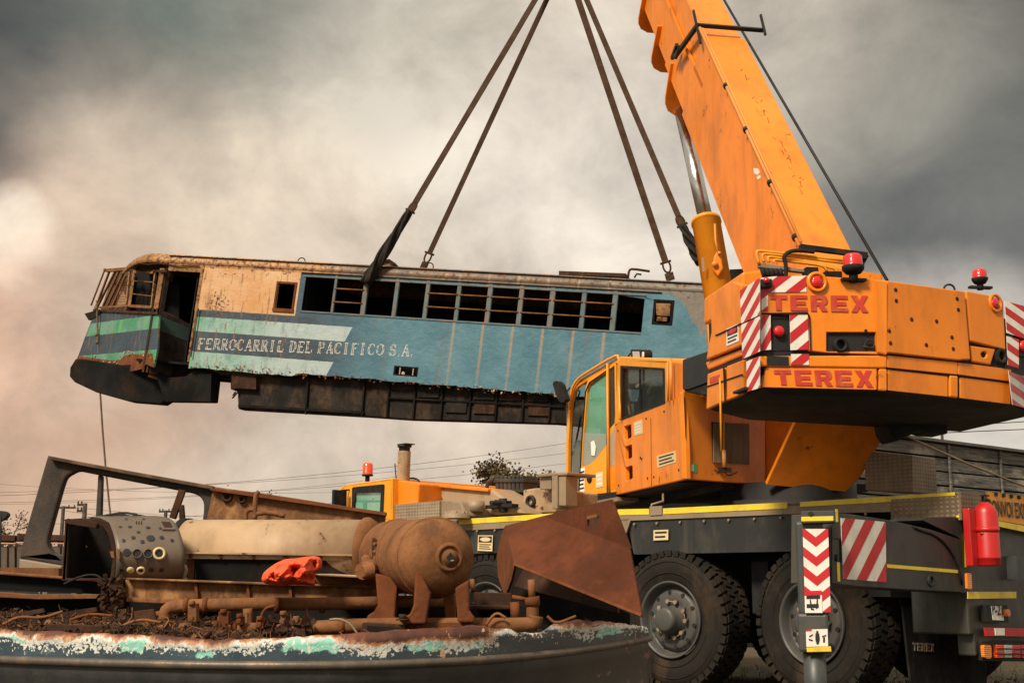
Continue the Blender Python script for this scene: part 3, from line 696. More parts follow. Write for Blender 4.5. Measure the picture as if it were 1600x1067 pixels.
# upper body
cpan('side_block', [(1103, 562), (1158, 540), (1158, 445), (1145, 440), (1128, 452), (1110, 478), (1111, 520)], PLA)
cpan('side_block', [(1106, 578), (1158, 556), (1158, 545), (1102, 566)], off(PLA, -.03))
b = B()
cpan('rear_block', [(1188, 434), (1265, 430.5), (1386, 438), (1386, 554), (1300, 551), (1264, 548), (1264, 492), (1200, 490), (1200, 500), (1188, 500)], PLB, holes=[quad(1291.5, 519, 1372, 549)])
b = B(); cpan('rear_cover', [(1369, 437), (1386, 438), (1386, 555), (1371, 551)], off(PLB, .02)); 
cpan('rear_cover', [(1386, 438), (1508, 455), (1517, 562), (1497, 563), (1386, 551)], off(PLC, .02))
cpan('end_block', [(1510, 454), (1542, 460), (1568, 469), (1572, 547), (1516, 533)], off(PLD, .01))
cpan('end_bracket', [(1517, 540), (1556, 545), (1548, 570), (1520, 565)], PLD, holes=[[(1538 + 5 * math.cos(a * .785), 560 - 6 + 5 * math.sin(a * .785)) for a in range(8)]])
B().lathe(PP(1557, 558, off(PLD, -.04)), PLD[1], [(0, .07), (.06, .065), (.06, .04), (-.02, .035)], 18, cap=False).build('round_port', 'black_rubber', cw)
# recess contents: eyes, ring, clip
B().lathe(PP(1311, 540, off(PLB, -.03)), PLB[1], [(0, .062), (.05, .058), (.05, .035), (-.03, .03)], 20, cap=False).build('round_port', 'black_rubber', cw)
slab(rnd([(1314, 523), (1345, 525), (1371, 530), (1371, 549), (1320, 548)], 4), off(PLB, -.04), .03).build('lug_plate', 'crane_orange', cw, .006)
B().lathe(PP(1334, 540, off(PLB, -.035)), PLB[1], [(0, .03), (.002, .001)], 16, cap=False).build('lug_hole', 'sticker_black', cw)
b = B(); b.tube([PP(x, y, off(PLB, .0)) for x, y in ((1352, 545), (1350, 538), (1357, 530), (1364, 533), (1366, 542), (1360, 546), (1352, 543))], .006, 6, smooth_path=1); b.tube([PP(1348, 541, off(PLB, .005)), PP(1368, 546, off(PLB, .005))], .007, 6); b.build('pin_clip', 'black_steel', cw)
bh = B()
for x, y in ((1399, 453), (1400, 470), (1424, 499), (1463, 502), (1389, 517), (1391, 536), (1447, 539), (1495, 467), (1497, 484), (1487, 527), (1489, 545)):
    bh.lathe(PP(x, y, off(PLC, .018)), PLC[1], [(0, .019), (.006, .016), (.006, .001)], 10, cap=False)
bh.build('bolt_heads', 'rust_dark', cw)
bh = B()
for x, y in ((1353, 517), (1354, 533)): bh.lathe(PP(x, y, off(PLB, .0)), PLB[1], [(0, .015), (.006, .001)], 10, cap=False)
bh.build('bolt_heads', 'rust_dark', cw)
b = B(); b.tube([PP(x, y, off(PLC, -.1)) for x, y in ((1475, 452), (1476, 447), (1483, 444), (1490, 447), (1492, 454))], .009, 6, smooth_path=1); b.build('lifting_loop', 'black_steel', cw)
# hazard plates
HZ = .006
hazard('hazard_plate', [(1156, 454), (1187, 434), (1187, 492), (1158, 505)], off(PLA, .018), cw, 62, 14, 2)
hazard('hazard_plate', [(1158, 508), (1187, 494), (1187, 549), (1160, 561)], off(PLA, .018), cw, 62, 14, 8)
hazard('hazard_plate', [(1166, 565), (1187, 557), (1187, 606), (1167, 612)], off(PLA, .018), cw, 62, 14, 0)
hazard('hazard_plate', [(1190, 434), (1209, 432), (1260, 430.6), (1260, 456), (1200, 457), (1200, 485), (1190, 486)], off(PLB, HZ), cw, 38, 27, 8)
hazard('hazard_plate', [(1189, 494), (1204, 492), (1205, 546), (1189, 548)], off(PLB, HZ), cw, 62, 20, 3)
hazard('hazard_plate', [(1234, 492), (1262, 492), (1264, 546), (1235, 547)], off(PLB, HZ), cw, 40, 27, 4)
hazard('hazard_plate', [(1236, 553), (1264, 553), (1264, 570), (1236, 570)], off(PLB, HZ), cw, 40, 27, 14)
hazard('hazard_plate', [(1570, 470), (1600, 478), (1650, 490), (1650, 545), (1573, 520)], off(PLD, .02), cw, -35, 19, 4)
hazard('hazard_plate', [(1573, 525), (1592, 530), (1592, 575), (1575, 570)], off(PLD, .018), cw, -35, 19, 10)
hazard('hazard_plate', [(1576, 580), (1612, 592), (1612, 640), (1582, 632)], off(PLE, .018), cw, -35, 19, 2)
# black slots with lamps
slab([(1206, 492), (1233, 492), (1234, 547), (1206, 548)], off(PLB, -.02), .06).build('lamp_slot', 'black_steel', cw)
slab([(1196, 556), (1232, 557), (1233, 571), (1197, 570)], off(PLB, .006), .05).build('lamp_slot', 'black_steel', cw)
slab([(1188, 436), (1207, 435), (1207, 449), (1187, 449)], off(PLB, .05), .12).build('lamp_bracket', 'black_steel', cw, .01)
slab([(1592, 522), (1650, 530), (1650, 560), (1592, 556)], off(PLD, .01), .06).build('lamp_slot', 'black_steel', cw)
def dome(x, y, pl, r, name='marker_lamp', mat='lens_red', par=cw):
    return B().lathe(PP(x, y, pl), pl[1], [(0, r), (.012, r * .97), (.022, r * .7), (.026, .001)], 22, cap=False).build(name, mat, par)
dome(1217, 517.5, off(PLB, .0), .044); dome(1197, 438, off(PLB, .07), .024)
for x, y, pl in ((1276, 441, PLB), (1554, 474, PLD)):
    B().lathe(PP(x, y, off(pl, .004)), pl[1], [(0, .085), (.02, .082), (.022, .06), (.006, .056)], 26, cap=False).build('lamp_bezel', 'crane_orange', cw)
    dome(x, y, off(pl, .014), .05)
dome(1599, 541, off(PLD, .02), .05)
terex('counterweight_lettering', (1203, 461), (1356, 462), (1357, 488), (1204, 484.5), off(PLB, .004), 'sign_red', cw)
terex('counterweight_lettering', (1209, 578), (1362, 579), (1365, 605), (1212, 601), off(PLB, -.010), 'sign_red', cw)
slab([(1109, 590), (1124, 585), (1124, 594), (1109, 599)], off(PLA, .004), .004).build('reflector', 'sign_red', cw)
b = B(); b.tube([PP(1125, 590, off(PLA, .01)), PP(1126, 640, off(PLA, .01)), PP(1127, 705, off(PLA, .01))], .009, 6); b.build('hanging_strap', 'crane_yellow', cw)
notice([(1135, 514), (1153, 506), (1154, 533), (1135, 541)], off(PLA, .004), cw, 2, 'sticker_red')
# black seams
b = B(); b.tube([PP(x, y, off(PLA, .006)) for x, y in ((1118, 524), (1140, 514), (1187, 491))], .006, 5); b.tube([PP(x, y, off(PLB, .01)) for x, y in ((1190, 490), (1262, 489), (1265, 494), (1267, 548))], .006, 5); b.tube([PP(x, y, off(PLA, .004)) for x, y in ((1131, 574), (1133, 627))], .008, 5); b.tube([PP(x, y, off(PLA, .004)) for x, y in ((1104, 604), (1160, 585))], .006, 5); b.build('seam', 'black_rubber', cw)
b = B(); b.box(ZP(1160, 616, 2.52), (pb - pa).normalized() * .25, UP * .02, PLA[1] * .08); b.build('step_plate', 'black_steel', cw)
# beacons
def beacon(x, y, pl, s_=1.0):
    r = linko(bpy.data.objects.new('beacon', None)); r.parent = crane
    p = PP(x, y, pl)
    b = B(); b.cyl(p, p + UP * .09 * s_, .035 * s_, 12); b.lathe(p + UP * .07 * s_, UP, [(0, .06 * s_), (.03, .085 * s_), (.06 * s_, .088 * s_)], 24)
    b.cbox(p + V((0, 0, .02)), R_ * .2, F * .05, UP * .02); b.build('beacon_base', 'black_rubber', r)
    B().lathe(p + UP * .13 * s_, UP, [(0, .078 * s_), (.075 * s_, .074 * s_), (.095 * s_, .055 * s_), (.10 * s_, .001)], 26, cap=False).build('beacon_lens', 'lens_red', r)
beacon(1334, 441, off(PLB, .03)); beacon(1532, 453, off(PLD, -.05), .78)

# ---- winch, hoses and frame behind the counterweight
LP = (sc(0, .25, 0), L.copy())                          # left face plane of the boom
b = B(); HPp = off(PLB, -.25)
for q in ([(1186, 413), (1181, 392), (1190, 392), (1325, 408)], [(1194, 410), (1190, 398), (1198, 396), (1325, 412)], [(1202, 410), (1199, 402), (1206, 401), (1285, 414), (1293, 424)], [(1210, 410), (1208, 407), (1214, 406), (1302, 417), (1308, 428)]):
    b.tube([PP(x, y, HPp) for x, y in q], .012, 6, smooth_path=1)
b.build('hydraulic_pipes', 'crane_yellow', crane)
b = B()
b.tube([PP(x, y, off(HPp, .04)) for x, y in ((1228, 432), (1228, 412), (1224, 402), (1232, 393), (1250, 391), (1272, 394))], .017, 8, smooth_path=2)
b.bar(PP(1250, 386, HPp), PP(1354, 399, HPp), .05, .04); b.bar(PP(1354, 399, HPp), PP(1346, 414, HPp), .03, .03); b.bar(PP(1326, 400, HPp), PP(1352, 401, HPp), .07, .05)
for i in range(5): b.tube([PP(1190 + i * 7, 420, HPp), PP(1195 + i * 7, 434, HPp)], .018, 6)
for x in (1293, 1301, 1308): b.cbox(PP(x, 430, HPp), R_ * .06, F * .06, UP * .05)
b.cbox(PP(1266, 427, HPp), R_ * .1, F * .1, UP * .08)
b.build('hose_bundle', 'black_rubber', crane)
slab([(1186, 410), (1270, 422), (1274, 428), (1186, 418)], HPp, .05).build('manifold_block', 'dusty_plate', crane, .008)
b = B(); slab([(1160, 425), (1275, 415), (1380, 428), (1380, 470), (1160, 470)], (sc(-2.0, 0, 0), -F), 1.1, b); b.build('winch_housing', 'crane_orange', crane, .02)

# ---- boom
E0 = PP(1247, 385, LP); E1 = PP(1097, 55, LP); bd = (E1 - E0).normalized(); bn = bd.cross(L); bn = bn if bn.dot(-F) > 0 else -bn   # bn = away from the underside
k0 = (PP(1168, 430, LP) + PP(1054, 165, LP)) * .5; hb = abs((k0 - E0).dot(bn)) * 1.06; WB = .56
boom = linko(bpy.data.objects.new('boom', None)); boom.parent = crane
def bx(t0, t1, h0, h1, w0_, w1_, b=None):
    """t along the boom from E0, h down from the back face, w to the right of the left face"""
    b = b or B(); o = E0 + bd * t0 - bn * h0 + R_ * w0_
    return b.box(o, bd * (t1 - t0), -bn * (h1 - h0), R_ * (w1_ - w0_))
tE = (E1 - E0).length
# base section with a rounded belly
def sect(name, t0, t1, ins, hh):
    b = B(); pr = [(0, ins), (0, WB - ins), (hh * .93, WB - ins), (hh, WB - ins - .05), (hh * 1.03, WB - ins - .2), (hh * 1.03, ins + .2), (hh, ins + .05), (hh * .93, ins)]
    pts = [E0 + bd * t0 - bn * (ins * .8 + h_) + R_ * w_ for h_, w_ in pr]; b.prism(pts, bd * (t1 - t0)); return b.build(name, 'crane_orange', boom, .015)
tb0 = (PP(1290, 480, LP) - E0).dot(bd)
b = B(); sect('base_section', -1.0, tE, 0, hb)
sect('second_section', tE - .3, tE + 1.3, .03, hb * .97); sect('third_section', tE + 1.0, tE + 4.6, .05, hb * .95); sect('head_section', tE + 4.5, tE + 9.2, .11, hb * .8)
# collars on the underside
def collar(t, ext, hh, mat='rust_red', ln=.05):
    b = B(); pr = [(-.0, -.03), (hh * .5, -.05), (hh + ext * .55, -.04), (hh + ext, .1), (hh + ext, WB - .1), (hh + ext * .55, WB + .04), (hh * .5, WB + .05), (0, WB + .03)]
    return pr
def cplate(name, t, ext, hs, hh, slope=.0, mat='crane_orange'):
    b = B(); pts = [(hs, -.012), (hh + ext * .35, -.014), (hh + ext * .62, .0), (hh + ext * .85, .05), (hh + ext, .16), (hh + ext, WB - .16), (hh + ext * .85, WB - .05), (hh + ext * .62, WB), (hh + ext * .35, WB + .014), (hs, WB + .012)]
    P_ = [E0 + bd * (t + (h_ - hs) * slope) - bn * h_ + R_ * w_ for h_, w_ in pts]; b.prism(P_, bd * .035); return b.build(name, mat, boom, .006)
TC = [(PP(x, y, off(LP, 0)) - E0).dot(bd) for x, y in ((1058, 160), (1036, 122), (1014, 82))]
cplate('section_collar', TC[0] + .62, .36, hb * .74, hb, -.30)
for k, (t, e_) in enumerate(((TC[1] + .75, .34), (TC[2] + .9, .32))): cplate('section_collar', t, e_, hb * .70, hb * (.97 - .03 * k), -.12)
# stiffener ribs on left faces of the inner sections
b = B(); b.box(E0 + bd * (tE - .5) - bn * (hb * .34) - R_ * .0 + R_ * .02, bd * 2.6, -bn * .06, -R_ * .02); b.build('stiffener', 'crane_orange', boom)
# edge pipe with clamps
b = B(); q0 = PP(1248, 388, off(LP, .03)); q1 = PP(1092, 46, off(LP, .03)); up_ = bn * .03
b.tube([q0 + up_, q1 + up_], .022, 8); b.tube([q0 + up_ * 2.6, q0.lerp(q1, .97) + up_ * 2.6], .014, 8)
b.build('edge_pipe', 'crane_orange_dusty', boom)
b = B()
for f_ in (.03, .24, .47, .68): b.cyl(q0.lerp(q1, f_ - .005) + up_, q0.lerp(q1, f_ + .005) + up_, .04, 10)
b.build('pipe_clamp', 'black_steel', boom)
# rope guide frame at the top of the base section
b = B(); BK = (E0 + bn * .05, bn.copy())
a1, a2 = E0.lerp(E1, 1.0) + bn * .09 - R_ * .05, E0.lerp(E1, 1.0) + bn * .09 + R_ * (WB + .14)
a1 = PP(1090, 40, off(LP, .06)); a2 = a1 + R_ * (WB + .3) 
b.bar(a1, a2, .035, .05, bn); b.bar(a1 - bd * .28 - bn * .1, a1 + bd * .3 + bn * .05, .025, .03, bn); b.bar(a2 - bd * .12, a2 + bd * .22 + bn * .1, .025, .03, bn)
b.bar(a1, PP(1054, 90, off(LP, .06)), .05, .05, bn); b.bar(PP(1058, 70, off(LP, .06)), PP(1050, 92, off(LP, .06)), .04, .05, bn); b.bar(PP(1062, 72, off(LP, .08)), PP(1056, 92, off(LP, .08)), .03, .03, bn)
b.build('rope_guide', 'black_steel', boom)
# faint scratched marks on the back face
b = B(); random.seed(3); BKp = (E0 + bn * .002, bn.copy())
for i in range(34):
    f_ = random.random(); x = 1158 + 100 * f_ + random.gauss(0, 3); y = 112 + 195 * f_ + random.gauss(0, 5); a = random.uniform(-1.2, 1.2)
    q = [(x, y), (x + 1.2, y + .5), (x + 1.2 + 5 * math.cos(a), y + 7 * math.sin(a) + 3), (x + 5 * math.cos(a), y + 7 * math.sin(a) + 3)]
    b.add(tr(q, BKp), [(0, 1, 2, 3)])
b.build('paint_scratches', 'rust_dusty', boom, fixn=False)
b = B(); lp = off(LP, .003); slab([(1177, 263), (1184, 264), (1187, 270), (1183, 274), (1178, 271)], lp, .003, b); slab([(1182, 276), (1187, 274), (1188, 278), (1184, 281)], lp, .003, b); b.build('sticker', 'sticker_white', boom)
b = B()
for x, y in ((1083, 66), (1079, 64)): b.lathe(PP(x, y, off(LP, .001)), L, [(0, .014), (.003, .001)], 10, cap=False)
b.build('inspection_hole', 'sticker_black', boom)

# lift cylinder
CPn = (sc(0, 0, 0), L.copy()); cyl = linko(bpy.data.objects.new('lift_cylinder', None)); cyl.parent = crane
ca = PP(1140, 560, CPn); cb = PP(1103, 345, CPn); cd = PP(1062, 165, CPn); axd = (cd - ca).normalized()
rr = .182
b = B(); b.lathe(ca, cb - ca, [(0, rr), ((cb - ca).length - .05, rr), ((cb - ca).length - .05, rr + .012), ((cb - ca).length, rr + .008), ((cb - ca).length + .03, rr - .04)], 36); b.build('barrel', 'crane_yellow', cyl)
b = B(); b.cyl(cb, cd, .095, 28); b.build('rod', 'chrome', cyl)
pl_ = off((cb, V((-.1, -1, 0)).normalized()), 0)
p = PP(1125, 400, (sc(0, .2, 0), -F)); 
fr = (ca + (cb - ca) * .5 + V((-.05, -rr - .02, 0)), V((-.15, -.98, 0)).normalized())
slab([(1122, 388), (1127, 398), (1130, 420), (1122, 432), (1113, 420), (1115, 402)], off(fr, .02), .08).build('valve_block', 'crane_orange', cyl, .02)
b = B(); b.tube([PP(1122, 395, off(fr, .03)), PP(1118, 375, off(fr, .0)), PP(1117, 350, off(fr, -.02))], .014, 8); b.lathe(PP(1117, 413, off(fr, .03)), fr[1], [(0, .04), (.03, .035), (.035, .001)], 12, cap=False); b.lathe(PP(1124, 396, off(fr, .03)), fr[1], [(0, .025), (.03, .02), (.035, .001)], 12, cap=False); b.build('valve_fittings', 'crane_orange_dusty', cyl)
b = B(); slab([(1096, 403), (1100, 402), (1101, 423), (1097, 424)], off(fr, .0), .004, b); b.build('serial_plate', 'dusty_plate', cyl)
# cylinder foot block
slab([(1100, 470), (1160, 440), (1165, 560), (1108, 560)], (sc(-1.6, .5, 0), (L - F * .6).normalized()), .3).build('cylinder_foot', 'crane_yellow', cyl, .02)

# ---- hoist rope along the boom
HR = (sc(0, -.42, 0), L.copy())
b = B(); ra = PP(1386, 438, HR); rb = PP(1166, 60, HR); rc = rb + (rb - ra).normalized() * 8.5
b.tube([ra, rb, rc], .016, 8); b.build('hoist_rope', 'black_steel', crane)

# ---- operator cab
ocab = linko(bpy.data.objects.new('operator_cab', None)); ocab.parent = crane
CL = (PP(1072, 748, (sc(0, 1.35, 0), L)), L.copy())
k1, k2 = ZP(961, 773, 2.07), ZP(885, 775, 2.12); 
k1 = PP(961, 773, CL); CD = vplane(k1, k2)
kr1 = ZP(1072, 748, 2.04); kr2 = ZP(1196, 757, 2.04); CR = vplane(CL[0], V((kr2.x, kr2.y, 0)) )
Hh = []
for (x, y) in ((975, 680), (976, 711.5), (977, 744)): Hh.append(rnd([(x, y - 14), (x + 11, y - 17.5), (x + 11.5, y + 3), (x + .5, y + 7.5)], 2))
slab([(961, 773), (1072, 748), (1071, 700), (1067, 619), (1031, 631), (972, 656), (962, 664)], CL, .05, None, 0, Hh).build('side_panel', 'crane_orange', ocab, .008)
b = B()
for (x, y) in ((975, 680), (976, 711.5), (977, 744)): slab([(x - 1, y - 16), (x + 13, y - 19), (x + 13, y + 5), (x - 1, y + 9)], off(CL, -.16), .02, b); slab([(x - 1, y - 16), (x + 1, y - 17), (x + 1, y + 8), (x - 1, y + 9)], off(CL, -.04), .14, b)
b.build('step_recess', 'crane_orange', ocab)
# window zone of the side
slab([(960, 664), (966, 563), (1043, 564), (1044, 626), (1038, 629), (972, 657)], CL, .05, None, 0, [rnd([(970, 654), (970.5, 573), (1036, 577), (1037, 629), (1030, 632)], 2)]).build('window_frame', 'crane_yellow', ocab, .006)
slab([(970, 655), (970, 573), (1037, 577), (1037, 630)], off(CL, -.03), .006).build('rear_side_window', 'cab_glass', ocab)
b = B(); slab(rnd([(969, 657), (969, 571), (1038, 575), (1039, 630)], 2), off(CL, .006), .012, b, 0, [rnd([(971.5, 652.5), (972, 575), (1035, 579), (1036, 628)], 2)]); b.bar(PP(1000, 577, off(CL, -.01)), PP(1000, 642, off(CL, -.01)), .02, .02, L); b.build('window_gasket', 'black_rubber', ocab)
slab([(1043, 564), (1065, 567), (1066, 620), (1044, 628)], off(CL, -.02), .6).build('rear_pillar', 'crane_orange', ocab, .01)
b = B(); b.tube([PP(1048, 560, off(CL, .03)), PP(1049, 625, off(CL, .03))], .014, 8); b.tube([PP(1043, 566, off(CL, .02)), PP(1044, 627, off(CL, .02))], .012, 8); b.build('grab_rail', 'crane_orange_dusty', ocab)
# roof
rl = [(903, 598), (914, 588), (962, 560), (972, 558), (1043, 563), (1043, 569), (966, 566), (916, 593), (905, 602)]
b = B(); ra_ = [PP(968, 557, CL), PP(1043, 562, CL), PP(1043, 569, CL), PP(968, 564, CL)]; b.prism(ra_, -L * 1.05)
rb_ = [PP(905, 594, CD), PP(968, 557, CD), PP(968, 565, CD), PP(907, 601, CD)]; b.prism(rb_, -CD[1] * 1.0); b.build('roof', 'crane_yellow', ocab, .012)
b = B(); b.tube([PP(x, y, off(CD, .03)) for x, y in ((890, 640), (892, 610), (902, 592), (920, 580), (960, 556), (967, 556), (967, 575))] + [PP(969, 655, off(CL, .03))], .017, 8, smooth_path=1); b.build('roof_rail', 'crane_yellow', ocab)
# front quarter: door frame, front pillar
b = B()
slab([(884, 778), (884.5, 690), (888, 630), (893, 608), (904, 594), (962, 561), (963, 770), (958, 771), (912, 776), (886, 782)], CD, .045, b, 0,
     [[(886.5, 776), (888, 690), (892, 632), (897, 612), (903, 604), (918, 594), (914, 610), (909, 680), (905, 774)],
      [(909, 728), (911, 690), (917, 612), (921, 600), (929, 592), (947, 580), (947.5, 694), (931, 716), (921, 725)],
      [(951, 688), (951.5, 577), (960, 571), (961, 660), (951.5, 671)]])
b.build('door_frame', 'crane_yellow', ocab, .005)
slab([(905, 728), (911, 690), (917, 600), (948, 578), (949, 694), (922, 727)], off(CD, -.03), .006).build('door_window', 'green_glass', ocab)
slab([(910, 727), (911, 676), (947, 678), (947, 694), (931, 716), (921, 725)], off(CD, -.012), .006).build('door_lower_pane', 'haze_glass', ocab)
slab([(950, 690), (951, 576), (960, 571), (961, 664)], off(CD, -.02), .006).build('quarter_window', 'cab_glass', ocab)
b = B()
b.tube([PP(x, y, off(CD, .004)) for x, y in ((905, 772), (909, 690), (915, 612), (921, 598), (949, 578), (949, 770))], .010, 6); b.build('door_gasket', 'black_rubber', ocab)
b = B(); b.tube([PP(949, 568, off(CD, .03)), PP(951, 770, off(CD, .03))], .014, 8); b.build('door_edge', 'crane_yellow', ocab)
# louvre glass strip right of the door
slab([(952, 683), (961, 664), (962, 725), (953, 730)], off(CD, .004), .01).build('rear_quarter_pane', 'haze_glass', ocab)
slab([(953, 730), (962, 727), (962, 762), (954, 765)], off(CD, .004), .02).build('step_panel', 'crane_orange', ocab)
B().lathe(PP(921, 748, off(CD, .006)), CD[1], [(0, .05), (.012, .045), (.014, .02), (.0, .001)], 18, cap=False).build('door_handle', 'black_rubber', ocab)
notice([(931, 739), (942, 736), (942, 760), (931, 762)], off(CD, .006), ocab, 3, None, 'sticker_cream', 'sticker_white')
notice([(906, 732), (914, 730), (913, 768), (905, 770)], off(CD, .006), ocab, 5, None)
slab([(923, 690), (928, 688), (931, 698), (929, 712), (924, 711)], off(CD, -.002), .003).build('door_sticker', 'sticker_white', ocab)
notice([(990, 660), (1003, 655), (1004, 677), (991, 681)], off(CL, .004), ocab, 4, None, 'sticker_cream', 'sticker_white')
notice([(1026, 712), (1055, 704), (1056, 722), (1027, 731)], off(CL, .004), ocab, 3, None, 'sticker_cream')
# front glass side (turns away) and interior
fpl0, fpl1 = PP(886, 775, CD), None
b = B(); fdir = (-L * .95 + F * .3).normalized()
b.box(V((fpl0.x, fpl0.y, 2.1)), fdir * 1.0, CD[1] * -.02, UP * 1.25); b.build('windscreen', 'haze_glass', ocab)
b = B(); 
for x, y0_, y1_ in ((888, 640, 772),): b.tube([PP(900, 605, off(CD, -.1)), PP(893, 640, off(CD, -.1)), PP(890, 700, off(CD, -.1)), PP(889, 772, off(CD, -.1))], .03, 8, smooth_path=1)
b.tube([PP(x, y, off(CD, -.15)) for x, y in ((908, 650), (904, 670), (900, 690), (897, 700))], .012, 6)
b.tube([PP(x, y, off(CD, -.12)) for x, y in ((900, 605), (906, 612), (902, 625))], .012, 6)
b.build('wiper_linkage', 'black_rubber', ocab)
b = B(); slab([(893, 770), (897, 692), (902, 686), (908, 700), (906, 770)], off(CD, -.3), .3, b); b.build('console', 'dark_grey_paint', ocab, .02)
b = B(); ip = off(CL, -.5); slab([(990, 640), (998, 610), (1012, 590), (1024, 592), (1030, 640)], ip, .4, b); slab([(935, 700), (938, 640), (948, 600), (955, 640), (955, 700)], off(CD, -.45), .35, b); b.build('seat', 'black_rubber', ocab, .04)
b = B(); slab([(992, 602), (1015, 590), (1016, 593), (994, 606)], off(CL, -.3), .02, b); slab([(1010, 612), (1018, 594), (1021, 597), (1012, 616)], off(CL, -.3), .02, b); b.build('papers', 'sticker_white', ocab)
b = B(); b.box(sc(4.0, .35, 2.05), -F * 4.1, L * .9, UP * .04); b.box(sc(.4, .35, 2.05), R_ * .04, F * 1.4, UP * 1.1); b.build('cab_floor', 'black_steel', ocab)
slab([(884, 776), (963, 768), (963, 778), (930, 784), (884, 790)], off(CD, .03), .5).build('cab_sill', 'black_steel', ocab)
slab([(884, 788), (932, 782), (965, 776), (966, 782), (935, 790), (884, 795)], off(CD, .04), .3).build('cab_step', 'dusty_plate', ocab)
# rear facing panel with grille
slab([(1072, 748), (1196, 757), (1196, 625), (1160, 600), (1068, 612), (1069, 640)], CR, .06).build('rear_panel', 'crane_orange', ocab, .01)
b = B(); g = off(CR, .012); slab([(1113, 659), (1171, 663), (1171, 725), (1114, 722)], g, .01, b); 
for i in range(30): x = 1115 + i * 1.9; b.bar(PP(x, 661, off(g, .006)), PP(x, 722.5 + i * .08, off(g, .006)), .007, .006, CR[1], mi=1)
b.build('grille', ['rust_dark', 'dusty_plate'], ocab)
slab([(1075, 723), (1089, 724), (1089, 738), (1076, 737)], off(CR, .004), .003).build('exit_sticker', 'sticker_green', ocab)
slab([(1080, 725), (1084, 725), (1084, 736), (1080, 736)], off(CR, .006), .002).build('exit_sticker', 'sticker_white', ocab)
b = B(); b.tube([PP(1131, 640, off(CR, .05)), PP(1131, 705, off(CR, .05))], .008, 6, mi=0); b.tube([PP(1131, 703, off(CR, .05)), PP(1132, 730, off(CR, .05))], .022, 8, mi=1); b.cbox(PP(1131, 734, off(CR, .03)), R_ * .12, CR[1] * .05, UP * .045, mi=2)
b.tube([PP(x, y, off(CR, .03)) for x, y in ((1133, 738), (1138, 743), (1146, 741), (1152, 737))], .006, 6, mi=2, smooth_path=1); b.build('strap_and_buckle', ['crane_yellow', 'crane_orange_dusty', 'black_steel'], ocab)
bh = B()
for x, y in ((1038, 643), (1010, 654), (966, 673), (1061, 734), (1022, 745), (1012, 747), (967, 758), (1001, 715), (1003, 717)): bh.lathe(PP(x, y, off(CL, .0)), L, [(0, .014), (.008, .012), (.008, .001)], 8, cap=False)
bh.build('bolt_heads', 'rust_dark', ocab)
b = B(); b.tube([PP(1017, 653, off(CL, .001)), PP(1018, 759, off(CL, .001))], .004, 5); b.tube([PP(1069, 620, off(CR, .002)), PP(1075, 748, off(CR, .002))], .005, 5); b.build('panel_seam', 'black_rubber', ocab)
# mirror on its arm, roof lamps
b = B(); mpn = off(CD, .25); slab(rnd([(863, 598), (869, 594), (876, 600), (884, 625), (877, 630), (870, 622)], 3), mpn, .07, b); b.tube([PP(880, 620, mpn), PP(890, 606, CD)], .012, 6); b.build('mirror', 'black_rubber', ocab, .015)
b = B(); lpn = off(CL, -.25); slab(rnd([(985, 546), (1000, 546), (1001, 561), (986, 561)], 2), lpn, .14, b); b.lathe(PP(1005, 555, lpn), L, [(-.1, .05), (.02, .055)], 16); b.tube([PP(993, 560, lpn), PP(1000, 570, lpn)], .02, 6); b.tube([PP(x, y, lpn) for x, y in ((985, 552), (981, 558), (984, 566), (990, 566))], .01, 6, smooth_path=1); b.build('work_lamp_housing', 'black_rubber', ocab, .01)
slab([(988, 549), (998, 549), (999, 559), (989, 559)], off(lpn, .006), .01).build('work_lamp', 'lens_clear', ocab); B().lathe(PP(1005, 555, off(lpn, .02)), L, [(0, .043), (.01, .04), (.012, .001)], 16, cap=False).build('work_lamp', 'lens_clear', ocab)
# black box between cab and counterweight
slab([(1066, 562), (1113, 546), (1116, 594), (1078, 608), (1066, 608)], (sc(-1.0, 1.3, 0), (L - F * .8).normalized()), .5).build('ballast_control_box', 'black_steel', crane, .01)
slab([(1068, 608), (1078, 607), (1106, 600), (1104, 618), (1070, 612)], (sc(-1.0, 1.28, 0), (L - F * .8).normalized()), .4).build('hose_tray', 'black_rubber', crane, .01)

# ---- fire extinguisher: hangs on the rear corner
ext = thing('fire_extinguisher', cc(3.2, .25, 0), 'red fire extinguisher strapped to the rear corner of the orange crane', 'fire extinguisher')
EPn = off(RP, .12); e0, e1 = PP(1541, 884, EPn), PP(1538, 783, EPn); e0 = V((e1.x, e1.y, e0.z)); hE = e1.z - e0.z; rE = .098
b = B(); b.lathe(e0, UP, [(0, rE * .9), (.01, rE), (.06, rE), (.062, rE * 1.03), (.07, rE), (hE * .82, rE), (hE * .92, rE * .75), (hE * .97, .035), (hE * .99, .03)], 36); b.build('bottle', M('ext_red', (.5, .012, .012), .35, 0, .1, 5, (.15, .02, .01), .3, bump=0), ext)
b = B(); p = e0 + UP * hE; b.cyl(p - UP * .01, p + UP * .04, .022, 12); b.bar(p + UP * .045 - wC * .05, p + UP * .05 + wC * .08, .02, .012); b.bar(p + UP * .02 + wC * .01, p + UP * .015 + wC * .09, .02, .01); b.build('valve', 'black_steel', ext)
b = B(); b.tube([p + wC * .03, p + wC * .1 - UP * .03, p + wC * .14 - UP * .2, p + wC * .11 - UP * .34, p + wC * .12 - UP * .42], .011, 8, smooth_path=2); b.build('hose', 'black_rubber', ext)
b = B(); b.lathe(e0 + UP * hE * .52, UP, [(0, rE + .004), (.02, rE + .008), (.04, rE + .004)], 30); b.tube([e0 + UP * (hE * .5) - wC * .11, e0 + UP * hE * .46 + uC * .11, e0 + UP * hE * .53 + wC * .12], .008, 6, smooth_path=1); b.build('strap', 'ext_red', ext)
